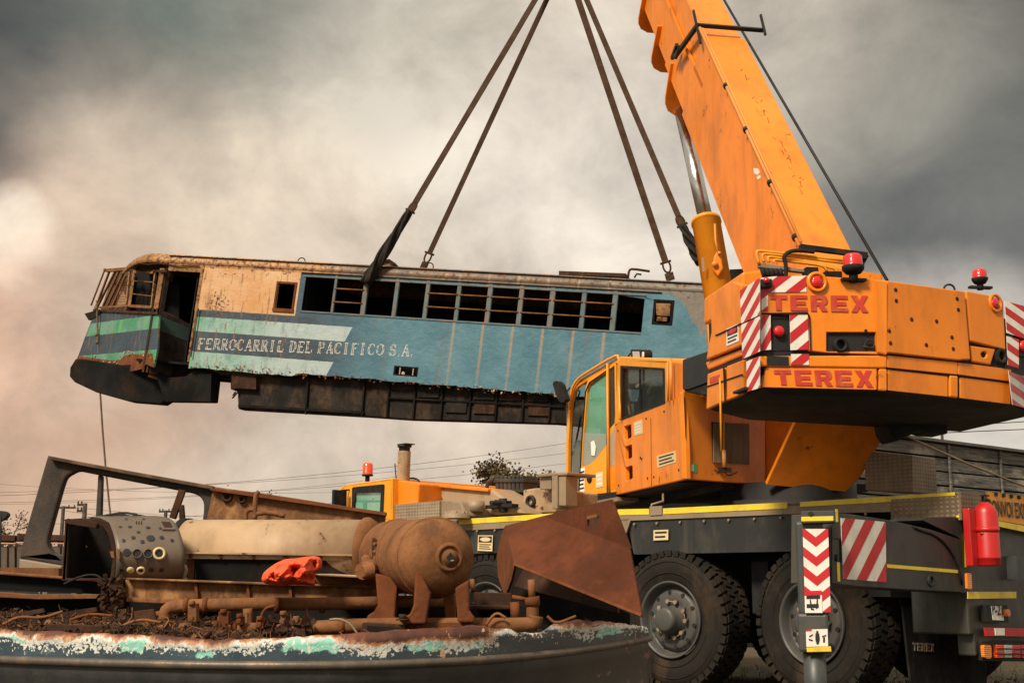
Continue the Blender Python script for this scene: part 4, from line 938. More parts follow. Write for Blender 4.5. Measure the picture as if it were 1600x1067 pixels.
b = B(); b.box(e0 - wC * .2 - uC * .1 + UP * .0, wC * .11, uC * .06, UP * hE * .88); b.build('bracket', 'ext_red', ext, .006)
b = B(); b.cbox(e0 + wC * .125 + uC * .03 + UP * .13, wC * .03, uC * .01, UP * .08); b.build('tag', 'sticker_white', ext)
# ================================================================== LOCOMOTIVE hanging in the slings
tl_, yl_ = math.radians(6.8), math.radians(15.6)
LX = V((math.cos(yl_) * math.cos(tl_), -math.sin(yl_) * math.cos(tl_), -math.sin(tl_)))
LZ = V((math.cos(yl_) * math.sin(tl_), -math.sin(yl_) * math.sin(tl_), math.cos(tl_)))
LN = LZ.cross(LX) * 1.0
if LN.y < 0: LN = -LN
LO = W(879, 430, 24.5)
LPn = (LO, -LN)                                         # near side of the body, normal towards the camera
def lc(s, h, d): return LO + LX * s + LZ * h + LN * d
def shp(x, y): p = PP(x, y, LPn) - LO; return p.dot(LX), p.dot(LZ)
def luv(p): q = p - LO; return (q.dot(LX), q.dot(LZ))
loco = thing('locomotive', lc(-3, -3.3, 1.3), 'rusty stripped blue and cream locomotive body hanging level in the crane slings', 'locomotive')

# livery: bands by height on the body, all worn paint
def livery(name, nose=False):
    s = NT(name, 'UV'); x, y, _ = s.xyz()
    nlow = s.noise(1.3, 6, .65); nhi = s.noise(9, 7, .7); nst = s.noise(5, 6, .65, (1, .06, 1)); nst2 = s.noise(2.2, 4, .6, (1, .05, 1))
    y = s.math('ADD', y, s.math('MULTIPLY', s.math('SUBTRACT', nhi, .5), .035)); 
    blue = s.mix(s.step(nlow, .3, .7), (.034, .125, .175), (.075, .185, .235))
    blue = s.mix(s.step(x, -5.2, -3.2), (.026, .066, .10), blue)
    navy = s.mix(s.step(nlow, .3, .7), (.016, .030, .045), (.032, .056, .075))
    mint = s.mix(s.step(nlow, .35, .65), (.11, .30, .22), (.26, .39, .34)); mint = s.mix(s.step(x, -7.4, -5.6), mint, (.34, .41, .41))
    mint = s.mix(s.step(s.noise(4.5, 6, .7, (1, .4, 1)), .50, .68, 0, .6), mint, (.09, .17, .17))
    if nose: mint = s.mix(s.step(s.noise(1.6, 5, .6), .4, .6), (.04, .20, .11), (.11, .25, .18))
    mint = s.mix(s.math('MULTIPLY', s.step(nst2, .56, .68, 0, .7), s.step(x, -5.0, -5.6)), mint, (.08, .40, .05))
    cream = s.mix(s.step(nlow, .3, .7), (.58, .36, .19), (.52, .25, .09))
    cowl = s.mix(s.step(nst2, .35, .65), (.20, .12, .065), (.10, .08, .06)); cowl = s.mix(s.step(x, 0, 2.5), cowl, (.16, .14, .115))
    h1, h2, h3, h4 = (-1.32, -1.63, -2.07, -2.62) if not nose else (-1.36, -1.66, -2.12, -2.55)
    def band(lo, hi): return s.math('MULTIPLY', s.math('GREATER_THAN', y, lo), s.math('LESS_THAN', y, hi))
    # the bands end on a slant: x + .45*(y) < limit
    lim = s.math('LESS_THAN', s.math('SUBTRACT', x, s.math('MULTIPLY', s.math('ADD', y, 1.32), .42)), -4.30) if not nose else 1.0
    isleft = s.math('LESS_THAN', x, -4.6) if not nose else 1.0
    c = s.mix(s.math('MULTIPLY', s.math('LESS_THAN', y, -1.2), 1.0), blue, navy) if nose else blue
    c = s.mix(s.math('MULTIPLY', band(h1, -1.18), s.step(x, -4.9, -5.3)) if not nose else band(h1, -1.1), c, navy)
    c = s.mix(s.math('MULTIPLY', band(h3, h2), s.step(x, -4.0, -5.2)) if not nose else band(h3, h2), c, navy)
    c = s.mix(s.math('MULTIPLY', s.math('MAXIMUM', band(h2, h1), band(h4, h3)), lim), c, mint)
    creamreg = s.math('MULTIPLY', s.math('GREATER_THAN', y, -1.165), s.math('LESS_THAN', x, -5.62)) if not nose else s.math('GREATER_THAN', y, -1.1)
    top = s.math('GREATER_THAN', s.math('ADD', y, s.math('MULTIPLY', s.step(x, 2.1, 3.4), s.math('MULTIPLY', nst, 2.6))), -.245)
    c = s.mix(s.math('MAXIMUM', creamreg, 0.0), c, cream)
    c = s.mix(s.math('MULTIPLY', top, s.step(x, -5.6, -4.2)), c, cowl)
    c = s.mix(s.math('MULTIPLY', top, s.step(x, -4.2, -5.4)), c, s.mix(s.step(nhi, .4, .65), (.40, .19, .06), (.20, .09, .035)))
    # brown runs below the window posts, spaced like the posts
    ph = s.math('ABSOLUTE', s.math('SUBTRACT', s.math('FRACT', s.math('MULTIPLY', s.math('ADD', x, 2.12 + .3075), 1 / .615)), .5))
    run = s.step(s.math('ADD', ph, s.math('MULTIPLY', nst, .045)), .085, .045)
    run = s.math('MULTIPLY', run, s.step(y, -2.4, -1.4, .45, 1)); run = s.math('MULTIPLY', run, s.math('MULTIPLY', s.math('GREATER_THAN', x, -2.5), s.math('LESS_THAN', x, 1.3)))
    if not nose: c = s.mix(s.math('MULTIPLY', run, .85), c, (.27, .20, .14))
    c = s.mix(s.step(nst, .56, .74, 0, .45), c, (.13, .065, .03))
    # rust blotches, thicker near the sill and the roof edge
    edge = s.math('ADD', s.step(y, -2.1, -2.6, 0, .17), s.step(y, -.55, -.1, 0, .12)); edge = s.math('ADD', edge, s.step(x, -5.4, -6.2, 0, .03))
    nrun = s.noise(13, 5, .6, (1, .11, 1)); c = s.mix(s.math('MULTIPLY', s.step(nrun, .56, .66, 0, .75), s.step(x, -5.3, -5.9)), c, (.20, .085, .03))
    rr = s.math('ADD', nhi, edge); c = s.mix(s.step(rr, .665, .70), c, s.mix(nlow, (.16, .055, .02), (.05, .022, .012)))
    bl = s.math('MULTIPLY', s.step(s.math('ABSOLUTE', s.math('ADD', x, 7.45)), .5, .05), s.step(s.math('ABSOLUTE', s.math('ADD', y, 1.05)), .55, .1))
    if not nose: c = s.mix(s.step(s.math('ADD', s.noise(16, 5, .7), s.math('MULTIPLY', bl, .16)), .66, .70), c, (.05, .02, .012))
    c = s.mix(s.step(s.noise(38, 3, .6), .71, .74, 0, .9), c, (.62, .55, .46))
    s.l(c, s.b.inputs['Base Color']); s.l(s.step(nhi, .3, .7, .42, .75), s.b.inputs['Roughness'])
    s.bump(s.math('ADD', nhi, s.math('MULTIPLY', nlow, 7)), .2, .025); return s.m
M('panel_dark2', (.018, .016, .014), .8, 0, .4, 3, (.06, .035, .02), .7, bump=.3, streak=.4); M('door_teal', (.02, .06, .05), .7, 0, .4, 3, (.03, .03, .02), .6)
livery('loco_livery'); livery('loco_nose_livery', True)
M('loco_black', (.006, .006, .006), .85, 0, .3, 1.5, (.028, .015, .008), .7, bump=.3)
M('loco_underframe', (.022, .018, .015), .85, 0, .4, 2, (.085, .048, .026), .75, bump=.5, bs=20, grain=.4)
M('rust_ochre', (.36, .19, .085), .8, 0, .4, 2.6, (.12, .06, .03), .65, rust=.7, bump=.4, bs=20, grain=.3, streak=.4)
M('panel_brown', (.10, .06, .035), .9, 0, .4, 4)
M('window_post', (.095, .13, .135), .6, 0, .3, 4, (.22, .11, .05), .8, bump=.2, streak=.6)
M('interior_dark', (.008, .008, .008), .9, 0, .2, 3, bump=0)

# ---- body side with openings
wins = []
edges = [(476, 437, 522, 490), (526, 439, 568, 493), (575, 442, 617, 495), (623, 444, 665, 498), (671, 446, 714, 500), (720, 448, 762, 503), (769, 450, 811, 505), (818, 453, 859, 507), (867, 455, 909, 509), (916, 457, 957, 511), (965, 459, 1007, 512)]
wr = []
for i, (x0, y0, x1, y1) in enumerate(edges):
    s0, h0 = shp(x0 + 1.5, y0); s1, h1_ = shp(x1 + 1, y0 + 2); _, hb_ = shp(x0 - 2, y1 - 2); wr.append((s0, s1))
    wins.append((s0, s1))
HT, HBt = -.33, -1.04
holes = [[lc(a, HT, 0), lc(b_, HT, 0), lc(b_, HBt, 0), lc(a, HBt, 0)] for a, b_ in wins]
sA, _ = shp(308, 487); sEnd = 4.9
s_w0, _ = shp(435, 447); s_w1, _ = shp(461, 447)
small = [lc(s_w0, -.50, 0), lc(s_w1, -.50, 0), lc(s_w1, -1.03, 0), lc(s_w0, -1.03, 0)]
f0, f1 = shp(616, 571), shp(652, 589)
fuel = [lc(f0[0], f0[1] - .0, 0), lc(f1[0], f0[1], 0), lc(f1[0], f1[1], 0), lc(f0[0], f1[1], 0)]
v0 = shp(1024, 470); v1 = shp(1048, 506)
vent = [lc(v0[0], v0[1], 0), lc(v1[0], v0[1], 0), lc(v1[0], v1[1], 0), lc(v0[0], v1[1], 0)]
random.seed(5)
bot = []
sx_ = sEnd
while sx_ > sA + .05: bot.append(lc(sx_, -2.36 + random.uniform(-.016, .016) - (.06 if sx_ < -5.4 else 0), 0)); sx_ -= random.uniform(.06, .2)
outer = [lc(sA, -.2, 0), lc(sEnd, -.2, 0)] + bot + [lc(sA + .0, -2.44, 0)]
b = B(); b.holed(outer, holes + [small, fuel, vent], LN * .04); b.build('body_side', 'loco_livery', loco, uv=luv)
# cowl: the curved edge between side and roof, then the roof, then the far side
prof = [(-.2, 0), (-.10, .015), (-.02, .07), (.04, .18), (.085, .42), (.11, 1.2), (.085, 1.98), (.04, 2.22), (-.10, 2.385), (-.2, 2.4)]
def prof_sheet(s0, s1, n, k=1.0, drop=lambda s: 0, ins=lambda s: 0):
    b = B(); vs = []; fs = []; m = len(prof)
    for i in range(n + 1):
        s = s0 + (s1 - s0) * i / n
        for (h, d) in prof: vs.append(lc(s, h - drop(s) * (1 if h > -.19 else .9), 1.2 + (d - 1.2) * (1 - ins(s))))
    for i in range(n):
        for j in range(m - 1): fs.append((i * m + j, i * m + m + j, i * m + m + j + 1, i * m + j + 1))
    b.add(vs, fs, 0, True); return b
s_r0, _ = shp(236, 408)
b = prof_sheet(s_r0 - .05, sEnd, 60); o = b.build('roof', 'loco_livery', loco, uv=luv, fixn=False)
m_ = o.modifiers.new('thickness', 'SOLIDIFY'); m_.thickness = .03
# front of the roof bends down to the windscreen
s_n, _ = shp(186, 420)
b = prof_sheet(s_n - .02, s_r0 - .045, 14, drop=lambda s: .30 * ((s_r0 - s) / (s_r0 - s_n)) ** 2.6, ins=lambda s: .12 * ((s_r0 - s) / (s_r0 - s_n)) ** 1.6)
o = b.build('roof_front', 'rust_ochre', loco, uv=luv, fixn=False); m_ = o.modifiers.new('thickness', 'SOLIDIFY'); m_.thickness = .03
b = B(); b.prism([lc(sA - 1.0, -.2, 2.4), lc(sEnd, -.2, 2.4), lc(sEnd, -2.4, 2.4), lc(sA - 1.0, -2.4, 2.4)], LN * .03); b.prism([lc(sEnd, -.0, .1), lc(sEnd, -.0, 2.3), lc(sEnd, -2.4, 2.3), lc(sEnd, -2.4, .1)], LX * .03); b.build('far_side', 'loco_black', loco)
# drip rail
b = B(); b.bar(lc(sA - .9, -.02, .05), lc(sEnd, -.02, .05), .03, .02); b.bar(lc(-5.6, -.245, -.012), lc(2.0, -.245, -.012), .02, .018); b.bar(lc(2.9, -.245, -.012), lc(sEnd, -.245, -.012), .02, .018); b.build('drip_rail', 'loco_black', loco)
# interior: floor and dark machinery shapes, partition
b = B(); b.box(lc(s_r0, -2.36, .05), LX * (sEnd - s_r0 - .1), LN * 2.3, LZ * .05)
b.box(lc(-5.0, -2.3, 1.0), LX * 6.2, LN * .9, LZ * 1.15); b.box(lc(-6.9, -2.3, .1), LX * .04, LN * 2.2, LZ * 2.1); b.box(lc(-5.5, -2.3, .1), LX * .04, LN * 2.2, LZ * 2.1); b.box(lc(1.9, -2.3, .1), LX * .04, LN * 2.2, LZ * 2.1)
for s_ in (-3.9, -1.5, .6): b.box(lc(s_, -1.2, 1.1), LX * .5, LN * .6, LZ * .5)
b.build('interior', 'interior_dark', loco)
# window bars, posts, sills
for i, (a, b_) in enumerate(wins):
    bb = B()
    if i in (1, 4, 5, 6, 7, 8, 9):
        for hh in (-.52, -.80) if i != 1 else (-.54, -.82): bb.cyl(lc(a - .03, hh, -.015), lc(b_ + .03, hh, -.015), .016, 8)
        bb.build('window_bar', 'rust_dusty', loco)
for i in range(len(wins) - 1):
    a = wins[i][1]; c = wins[i + 1][0]; B().box(lc(a + .008, -1.06, -.012), LX * (c - a - .016), LN * .011, LZ * .80).build('window_post', 'window_post', loco, uv=luv)
b = B(); b.box(lc(wins[0][0] - .02, -1.075, -.016), LX * (wins[-1][1] - wins[0][0]), LN * .015, LZ * .025); b.box(lc(wins[0][0] - .03, -.325, -.02), LX * (wins[-1][1] - wins[0][0] + .05), LN * .019, LZ * .03); b.build('window_sill', 'window_post', loco)
def lframe(name, s0, s1, h0, h1, t, mat, d=-.02, parent=loco, th=.03):
    b = B(); b.holed([lc(s0 - t, h0 + t, d), lc(s1 + t, h0 + t, d), lc(s1 + t, h1 - t, d), lc(s0 - t, h1 - t, d)], [[lc(s0, h0, d), lc(s1, h0, d), lc(s1, h1, d), lc(s0, h1, d)]], LN * th); return b.build(name, mat, parent, .005)
lframe('small_window_frame', s_w0, s_w1, -.50, -1.03, .045, 'rust')
b = B(); b.box(lc(s_w0 - .05, -1.10, -.03), LX * (s_w1 - s_w0 + .1), LN * .03, LZ * .07); b.build('small_window_sill', 'rust', loco)
lframe('fuel_hatch_frame', f0[0] + .03, f1[0] - .03, f0[1] - .03, f1[1] + .03, .03, 'loco_black', .01)
b = B(); b.box(lc(f0[0] + .12, f1[1] + .03, .01), LX * .02, LN * .02, LZ * (f0[1] - f1[1] - .06)); b.box(lc(f1[0] - .12, f1[1] + .03, .01), LX * .02, LN * .02, LZ * (f0[1] - f1[1] - .06)); b.lathe(lc(f0[0] + .2, f1[1] + .06, .03), LN, [(0, .035), (.02, .001)], 10); b.build('fuel_gauge', 'dirty_cream', loco)
lframe('vent_frame', v0[0] + .02, v1[0] - .02, v0[1] - .02, v1[1] + .02, .05, 'loco_black', -.012)
b = B(); b.prism([lc(v0[0] + .02, v0[1] - .05, -.03), lc(v1[0] - .03, v0[1] - .04, -.03), lc(v1[0] - .03, v1[1] + .14, -.03), lc(v0[0] + .05, v1[1] + .14, -.03)], LN * .05); b.cbox(lc((v0[0] + v1[0]) / 2, v1[1] + .07, -.03), LX * .2, LN * .06, LZ * .08); b.build('vent_cover', 'rust_ochre', loco, .01)

# ---- cab: doorway, open door, nose quarter
xd0, xd1 = -8.78, sA
b = B(); b.prism([lc(xd0 + .02, -.2, 0), lc(sA + .02, -.2, 0), lc(sA + .02, -.36, 0), lc(xd0 + .02, -.36, 0)], LN * .04); b.build('door_header', 'rust_ochre', loco, uv=luv)
b = B(); b.box(lc(sA - .06, -1.2, -.01), LX * .065, LN * .06, LZ * .85); b.box(lc(sA - .05, -2.3, -.008), LX * .04, LN * .05, LZ * 1.1); b.build('door_post', 'rust_ochre', loco)
b = B(); b.tube([lc(sA + .05, -1.15, -.05), lc(sA + .05, -2.2, -.05)], .014, 6); b.build('handrail', 'rust_dark', loco)
s_p, _ = shp(249, 430)
b = B(); b.box(lc(s_p - .0, -1.22, -.02), LX * .11, LN * .09, LZ * .90); b.build('cab_pillar', 'rust_ochre', loco)
b = B(); b.box(lc(s_p - .03, -2.6, -.03), LX * .05, LN * .08, LZ * 1.4); b.box(lc(s_p + .07, -2.6, -.03), LX * .04, LN * .08, LZ * 1.4); b.build('cab_pillar', 'rust_dark', loco)
# open door swung inward
dH = lc(s_p + .12, 0, .02); dD = (LX * .66 + LN * .75).normalized()
def dc(t, h, n=0): return dH + dD * t + LZ * h + (LX * .75 - LN * .66) * n
b = B(); b.holed([dc(0, -.30), dc(.85, -.30), dc(.85, -2.75), dc(0, -2.62)], [[dc(.10, -.40), dc(.75, -.40), dc(.75, -1.42), dc(.10, -1.25)]], (LX * .75 - LN * .66) * .04)
b.build('open_door', 'panel_dark2', loco, .006)
b = B(); b.prism([dc(.02, -1.36, .042), dc(.84, -1.52, .042), dc(.84, -1.82, .042), dc(.02, -1.66, .042)], (LX * .75 - LN * .66) * .004); b.build('door_band', 'door_teal', loco)
B().bar(dc(.0, -2.66, -.01), dc(.87, -2.79, -.01), .03, .05).build('door_edge', 'rust_dusty', loco); B().bar(dc(.08, -1.24, -.01), dc(.77, -1.44, -.01), .03, .03).build('door_edge', 'rust_dusty', loco); B().bar(dc(.08, -.38, -.01), dc(.08, -1.25, -.01), .03, .03).build('door_edge', 'rust_dusty', loco); B().bar(dc(.76, -.4, -.01), dc(.76, -1.43, -.01), .03, .04).build('door_edge', 'rust_dusty', loco)
b = B(); b.prism([lc(sA - .22, -1.52, .5), lc(sA - .02, -1.48, .5), lc(sA - .02, -2.1, .5), lc(sA - .42, -2.12, .5)], LN * .02); b.build('interior_panel', 'dirty_cream', loco)
# nose quarter plane turned 33 degrees away
an = math.radians(33); ND = (-LX * math.cos(an) + LN * math.sin(an)).normalized(); NH = lc(s_p, 0, 0); NNn = (-LN * math.cos(an) - LX * math.sin(an)).normalized()
NPl = (NH, NNn)
def nq(x, y): return PP(x, y, NPl)
def nuv(p): q = p - LO; return (q.dot(LX), q.dot(LZ))
skin = [(248, 491), (215, 487), (168, 487), (150, 486), (138, 512), (127, 543), (120, 562), (135, 566), (160, 572), (176, 575), (190, 574), (206, 578), (222, 574), (228, 568), (240, 572), (246, 545)]
slab(skin, NPl, .04).build('nose_side', 'loco_nose_livery', loco, uv=nuv)
rp = [(122, 556), (133, 557), (150, 560), (170, 563), (188, 562), (193, 556), (205, 553), (222, 553), (237, 552), (240, 574), (228, 569), (222, 576), (206, 580), (190, 575), (176, 577), (160, 574), (135, 568), (118, 566)]
slab(rp, off(NPl, .015), .02).build('torn_edge', 'rust', loco)
random.seed(11); b = B()
for i in range(70):
    x = random.uniform(124, 238); y = 556 + (3 if x < 190 else -4) + random.gauss(0, 3) + (6 if 150 < x < 195 else 0); p = nq(x, y) + NNn * .02; d1 = V((random.gauss(0, 1), random.gauss(0, 1), random.gauss(0, 1))).normalized() * random.uniform(.02, .06); d2 = d1.cross(NNn) * .6
    b.add([p, p + d1, p + d1 + d2 + NNn * .02, p + d2], [(0, 1, 2, 3)])
b.build('paint_flakes', 'dirty_cream', loco, fixn=False)
# belt moulding, window openings of the nose: frame bars
b = B(); b.bar(nq(249, 490) + NNn * .02, nq(148, 485) + NNn * .02, .05, .05); b.bar(nq(262, 424), nq(163, 422), .05, .05)
b.build('cab_belt', 'rust_dark', loco)
b = B(); b.bar(nq(243, 427), nq(237, 481), .04, .05); b.bar(nq(210, 423), nq(202, 479), .04, .06); b.bar(nq(203, 423), nq(197, 478), .03, .04); b.bar(nq(240, 426), nq(210, 425), .05, .05)
b.build('window_frame', 'rust_ochre', loco)
b = B(); b.bar(nq(211, 439), nq(241, 441), .03, .02); b.bar(nq(207, 459), nq(240, 463), .03, .02); b.bar(nq(204, 478), nq(237, 480), .05, .06); b.build('window_bar', 'rust_dusty', loco)
b = B(); 
for a_, c_ in (((186, 424), (161, 478)), ((180, 424), (152, 480)), ((197, 430), (175, 480)), ((171, 424), (149, 482)), ((193, 426), (168, 478))): b.bar(nq(*a_), nq(*c_), .045, .04)
b.bar(nq(172, 423) - LN * .2, nq(150, 480) - LN * .2, .03, .03); b.bar(nq(204, 420), nq(166, 423), .09, .07); b.bar(nq(200, 478), nq(148, 481), .04, .04); b.build('windscreen_frame', 'rust_dusty', loco)
b = B()
for i in range(9): x = 188 + i * 1.9; b.bar(nq(x, 434 + abs(4 - i)), nq(x - 6, 478), .006, .006)
for i in range(11): y = 436 + i * 4; b.bar(nq(186 - i * .4, y), nq(204 - i * .4, y), .006, .006)
b.build('wire_mesh', 'rust_dusty', loco)
slab([(178, 425), (207, 423), (202, 490), (156, 488)], off(NPl, -.3), .02).build('windscreen_backing', 'panel_brown', loco)
slab([(188, 453), (195, 459), (200, 478), (183, 478)], off(NPl, -.05), .01).build('broken_pane', 'dirty_cream', loco)
# dark back of the driving cab (partition and roof lining), front far quarter
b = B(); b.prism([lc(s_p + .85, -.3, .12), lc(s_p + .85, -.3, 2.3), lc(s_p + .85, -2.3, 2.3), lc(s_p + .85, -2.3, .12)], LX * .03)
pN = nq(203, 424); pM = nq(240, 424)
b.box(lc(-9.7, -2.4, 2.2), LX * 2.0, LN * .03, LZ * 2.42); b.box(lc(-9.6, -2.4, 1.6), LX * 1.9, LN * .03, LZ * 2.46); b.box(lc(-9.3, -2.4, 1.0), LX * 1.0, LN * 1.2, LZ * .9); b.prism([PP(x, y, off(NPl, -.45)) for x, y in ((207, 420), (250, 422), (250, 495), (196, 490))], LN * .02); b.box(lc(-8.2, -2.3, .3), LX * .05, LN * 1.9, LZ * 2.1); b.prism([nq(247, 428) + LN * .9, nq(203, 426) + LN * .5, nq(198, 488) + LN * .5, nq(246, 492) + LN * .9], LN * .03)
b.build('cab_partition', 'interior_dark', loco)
b = B(); fr0, fr1, fr2, fr3 = nq(150, 486), nq(120, 562), nq(163, 424), nq(118, 566)
b.prism([fr0, fr0 + LN * 1.2, fr1 + LN * 1.2, fr1], -ND * .03); b.build('nose_front', 'loco_nose_livery', loco, uv=nuv)
slab([(132, 490), (150, 485), (158, 487), (150, 495), (138, 500)], off(NPl, .02), .2).build('lamp_stub', 'loco_black', loco)
# underframe / pilot
pil = [(109, 574), (118, 560), (140, 562), (190, 570), (232, 566), (248, 560), (262, 560), (330, 580), (334, 584), (329, 627), (258, 626), (250, 631), (200, 627), (150, 613), (116, 597), (108, 588)]
slab(pil, off(LPn, -.35), .35).build('pilot', 'loco_black', loco, .03)
slab([(240, 575), (262, 590), (290, 588), (305, 578), (330, 583), (329, 627), (258, 627)], off(LPn, -.12), .2).build('step_well', 'loco_black', loco)
b = B(); slab([(359, 584), (415, 588), (880, 606), (1140, 615), (1140, 672), (885, 662), (640, 655), (568, 650), (372, 639), (371, 612), (360, 608)], off(LPn, -.22), .3, b); b.box(lc(-6.4, -2.75, .6), LX * 10, LN * 1.5, LZ * .3); b.build('underframe', 'loco_underframe', loco, .02)
b = B(); up = off(LPn, -.16)
for x in (480, 568, 607, 648, 691, 735, 776, 818, 860, 905, 960, 1010): slab([(x, 592 + (x - 480) * .037), (x + 2.2, 592 + (x - 480) * .037), (x - 2, 650 + (x - 568) * .034), (x - 4.2, 650 + (x - 568) * .034)], up, .06, b)
slab([(372, 632), (568, 642), (568, 646), (372, 636)], up, .06, b); slab([(607, 620), (880, 634), (880, 636.5), (607, 622.5)], up, .05, b); b.build('underframe_ribs', 'loco_black', loco)
random.seed(4)
for i, x in enumerate((612, 654, 697, 741, 782, 826)):
    for r_ in (0, 1):
        if random.random() < .25: continue
        y = 601 + (x - 612) * .037 + r_ * 22; slab([(x, y), (x + 33, y + 1.2), (x + 31, y + 19), (x - 2, y + 18)], off(up, -.02), .04).build('battery_box_door', 'loco_underframe' if (i + r_) % 2 else 'rust_dark', loco, .01)
b = B(); slab([(362, 584), (400, 586), (400, 608), (362, 606)], off(LPn, -.1), .2, b); b.tube([PP(372, 612, up), PP(363, 622, up)], .02, 6); b.tube([PP(368, 612, up), PP(364, 618, up)], .02, 6); b.build('coupling_pocket', 'rust_dark', loco)
b = B(); random.seed(8)
for i in range(240):
    s_ = random.uniform(-7.8, 3.2); p = lc(s_, -2.38 + random.gauss(0, .025), -.02); a_ = V((random.gauss(0, 1), random.gauss(0, 1), random.gauss(0, .6))).normalized() * random.uniform(.02, .06); c_ = a_.cross(LN) * .6
    b.add([p, p + a_, p + a_ + c_, p + c_], [(0, 1, 2, 3)], 0 if s_ > -1.5 and random.random() < .6 else 1)
b.build('peeling_paint', ['dirty_cream', 'rust'], loco, fixn=False)
# roof details: rings, chimney box, grille, bent pipes
for x, y in ((471, 409), (671, 417)):
    p = PP(x, y, off(LPn, -.3)); B().tube([p + LX * (.085 * math.cos(a * .3927)) + LZ * (.085 * math.sin(a * .3927) + .0) for a in range(-1, 10)], .012, 6).build('lifting_ring', 'rust_dark', loco)
b = B(); slab([(597, 409), (608, 406), (614, 413), (614, 416), (597, 416)], off(LPn, -.9), .3, b); b.build('roof_cowl', 'rust_ochre', loco); b = B(); slab([(594, 408), (608, 404.5), (616, 413), (614, 415), (607, 408), (594, 411)], off(LPn, -.85), .4, b); b.build('cowl_lid', 'loco_black', loco)
slab([(873, 423), (978, 427), (978, 433), (873, 430)], off(LPn, -.8), .6).build('roof_grille', 'rust_dark', loco, .01)
b = B(); b.tube([PP(x, y, off(LPn, -.6)) for x, y in ((981, 434), (983, 422), (988, 420), (1015, 424))], .025, 7, smooth_path=1); b.tube([PP(x, y, off(LPn, -.6)) for x, y in ((991, 434), (995, 428), (1002, 429))], .02, 6); b.build('bent_pipe', 'rust_dark', loco)
b = B(); random.seed(2)
for i in range(0): x = random.uniform(240, 1100); b.cbox(lc(shp(x, 420)[0], .085 + random.uniform(0, .01), random.uniform(.3, .6)), LX * random.uniform(.03, .2), LN * .1, LZ * random.uniform(.01, .04))
slab([(1140, 421), (1162, 420), (1172, 436), (1172, 441), (1140, 441)], off(LPn, -.5), .6).build('rear_vent', 'loco_black', loco)
b = B(); b.tube([lc(-9.5 + i * .25, -.24 - .02 * math.sin(i * 2), -.03) for i in range(7)], .012, 6); b.build('loose_cable', 'rust_dark', loco)

# ---- lettering: inline-outlined serif capitals, partly flaked away
GL = {  # strokes as (x0,y0,x1,y1,width); arcs as ('a',cx,cy,rx,ry,a0,a1)
 'F': [(.22,0,.22,1,.2), (.1,.95,.85,.95,.1), (.22,.52,.62,.52,.09), (.85,.95,.85,.75,.08), (.62,.62,.62,.42,.07), (0,0,.45,0,.09)],
 'E': [(.22,0,.22,1,.2), (.1,.95,.85,.95,.1), (.22,.52,.62,.52,.09), (.85,.95,.85,.76,.08), (.62,.62,.62,.42,.07), (.0,.03,.88,.03,.1), (.88,.03,.88,.26,.08)],
 'L': [(.22,0,.22,1,.2), (0,.98,.45,.98,.08), (.0,.03,.85,.03,.1), (.85,.03,.85,.28,.08)],
 'I': [(.42,0,.42,1,.2), (.2,.98,.64,.98,.08), (.2,.02,.64,.02,.08)],
 'R': [(.22,0,.22,1,.2), (.05,.97,.5,.97,.08), (0,.02,.45,.02,.08), ('a',.45,.74,.33,.23,-90,90), (.22,.51,.5,.51,.07), (.5,.5,.85,.04,.16), (.75,.02,1,.02,.08)],
 'P': [(.22,0,.22,1,.2), (.05,.97,.5,.97,.08), (0,.02,.45,.02,.08), ('a',.45,.72,.35,.25,-90,90), (.22,.47,.5,.47,.07)],
 'D': [(.22,0,.22,1,.2), (.05,.97,.45,.97,.08), (.05,.03,.45,.03,.08), ('a',.42,.5,.45,.47,-90,90)],
 'O': [('a',.5,.5,.42,.47,0,360)],
 'C': [('a',.5,.5,.42,.47,50,310), (.8,.95,.8,.7,.07), (.8,.28,.8,.08,.05)],
 'A': [(.5,1,.14,.03,.09), (.5,1,.84,.03,.18), (.28,.34,.7,.34,.07), (0,.02,.3,.02,.08), (.66,.02,1,.02,.08)],
 'S': [('a',.5,.73,.3,.24,30,270), ('a',.5,.27,.33,.26,-150,90), (.8,.95,.8,.7,.07), (.15,.3,.15,.05,.07)],
 '.': [(.15,.06,.3,.06,.14)],
}
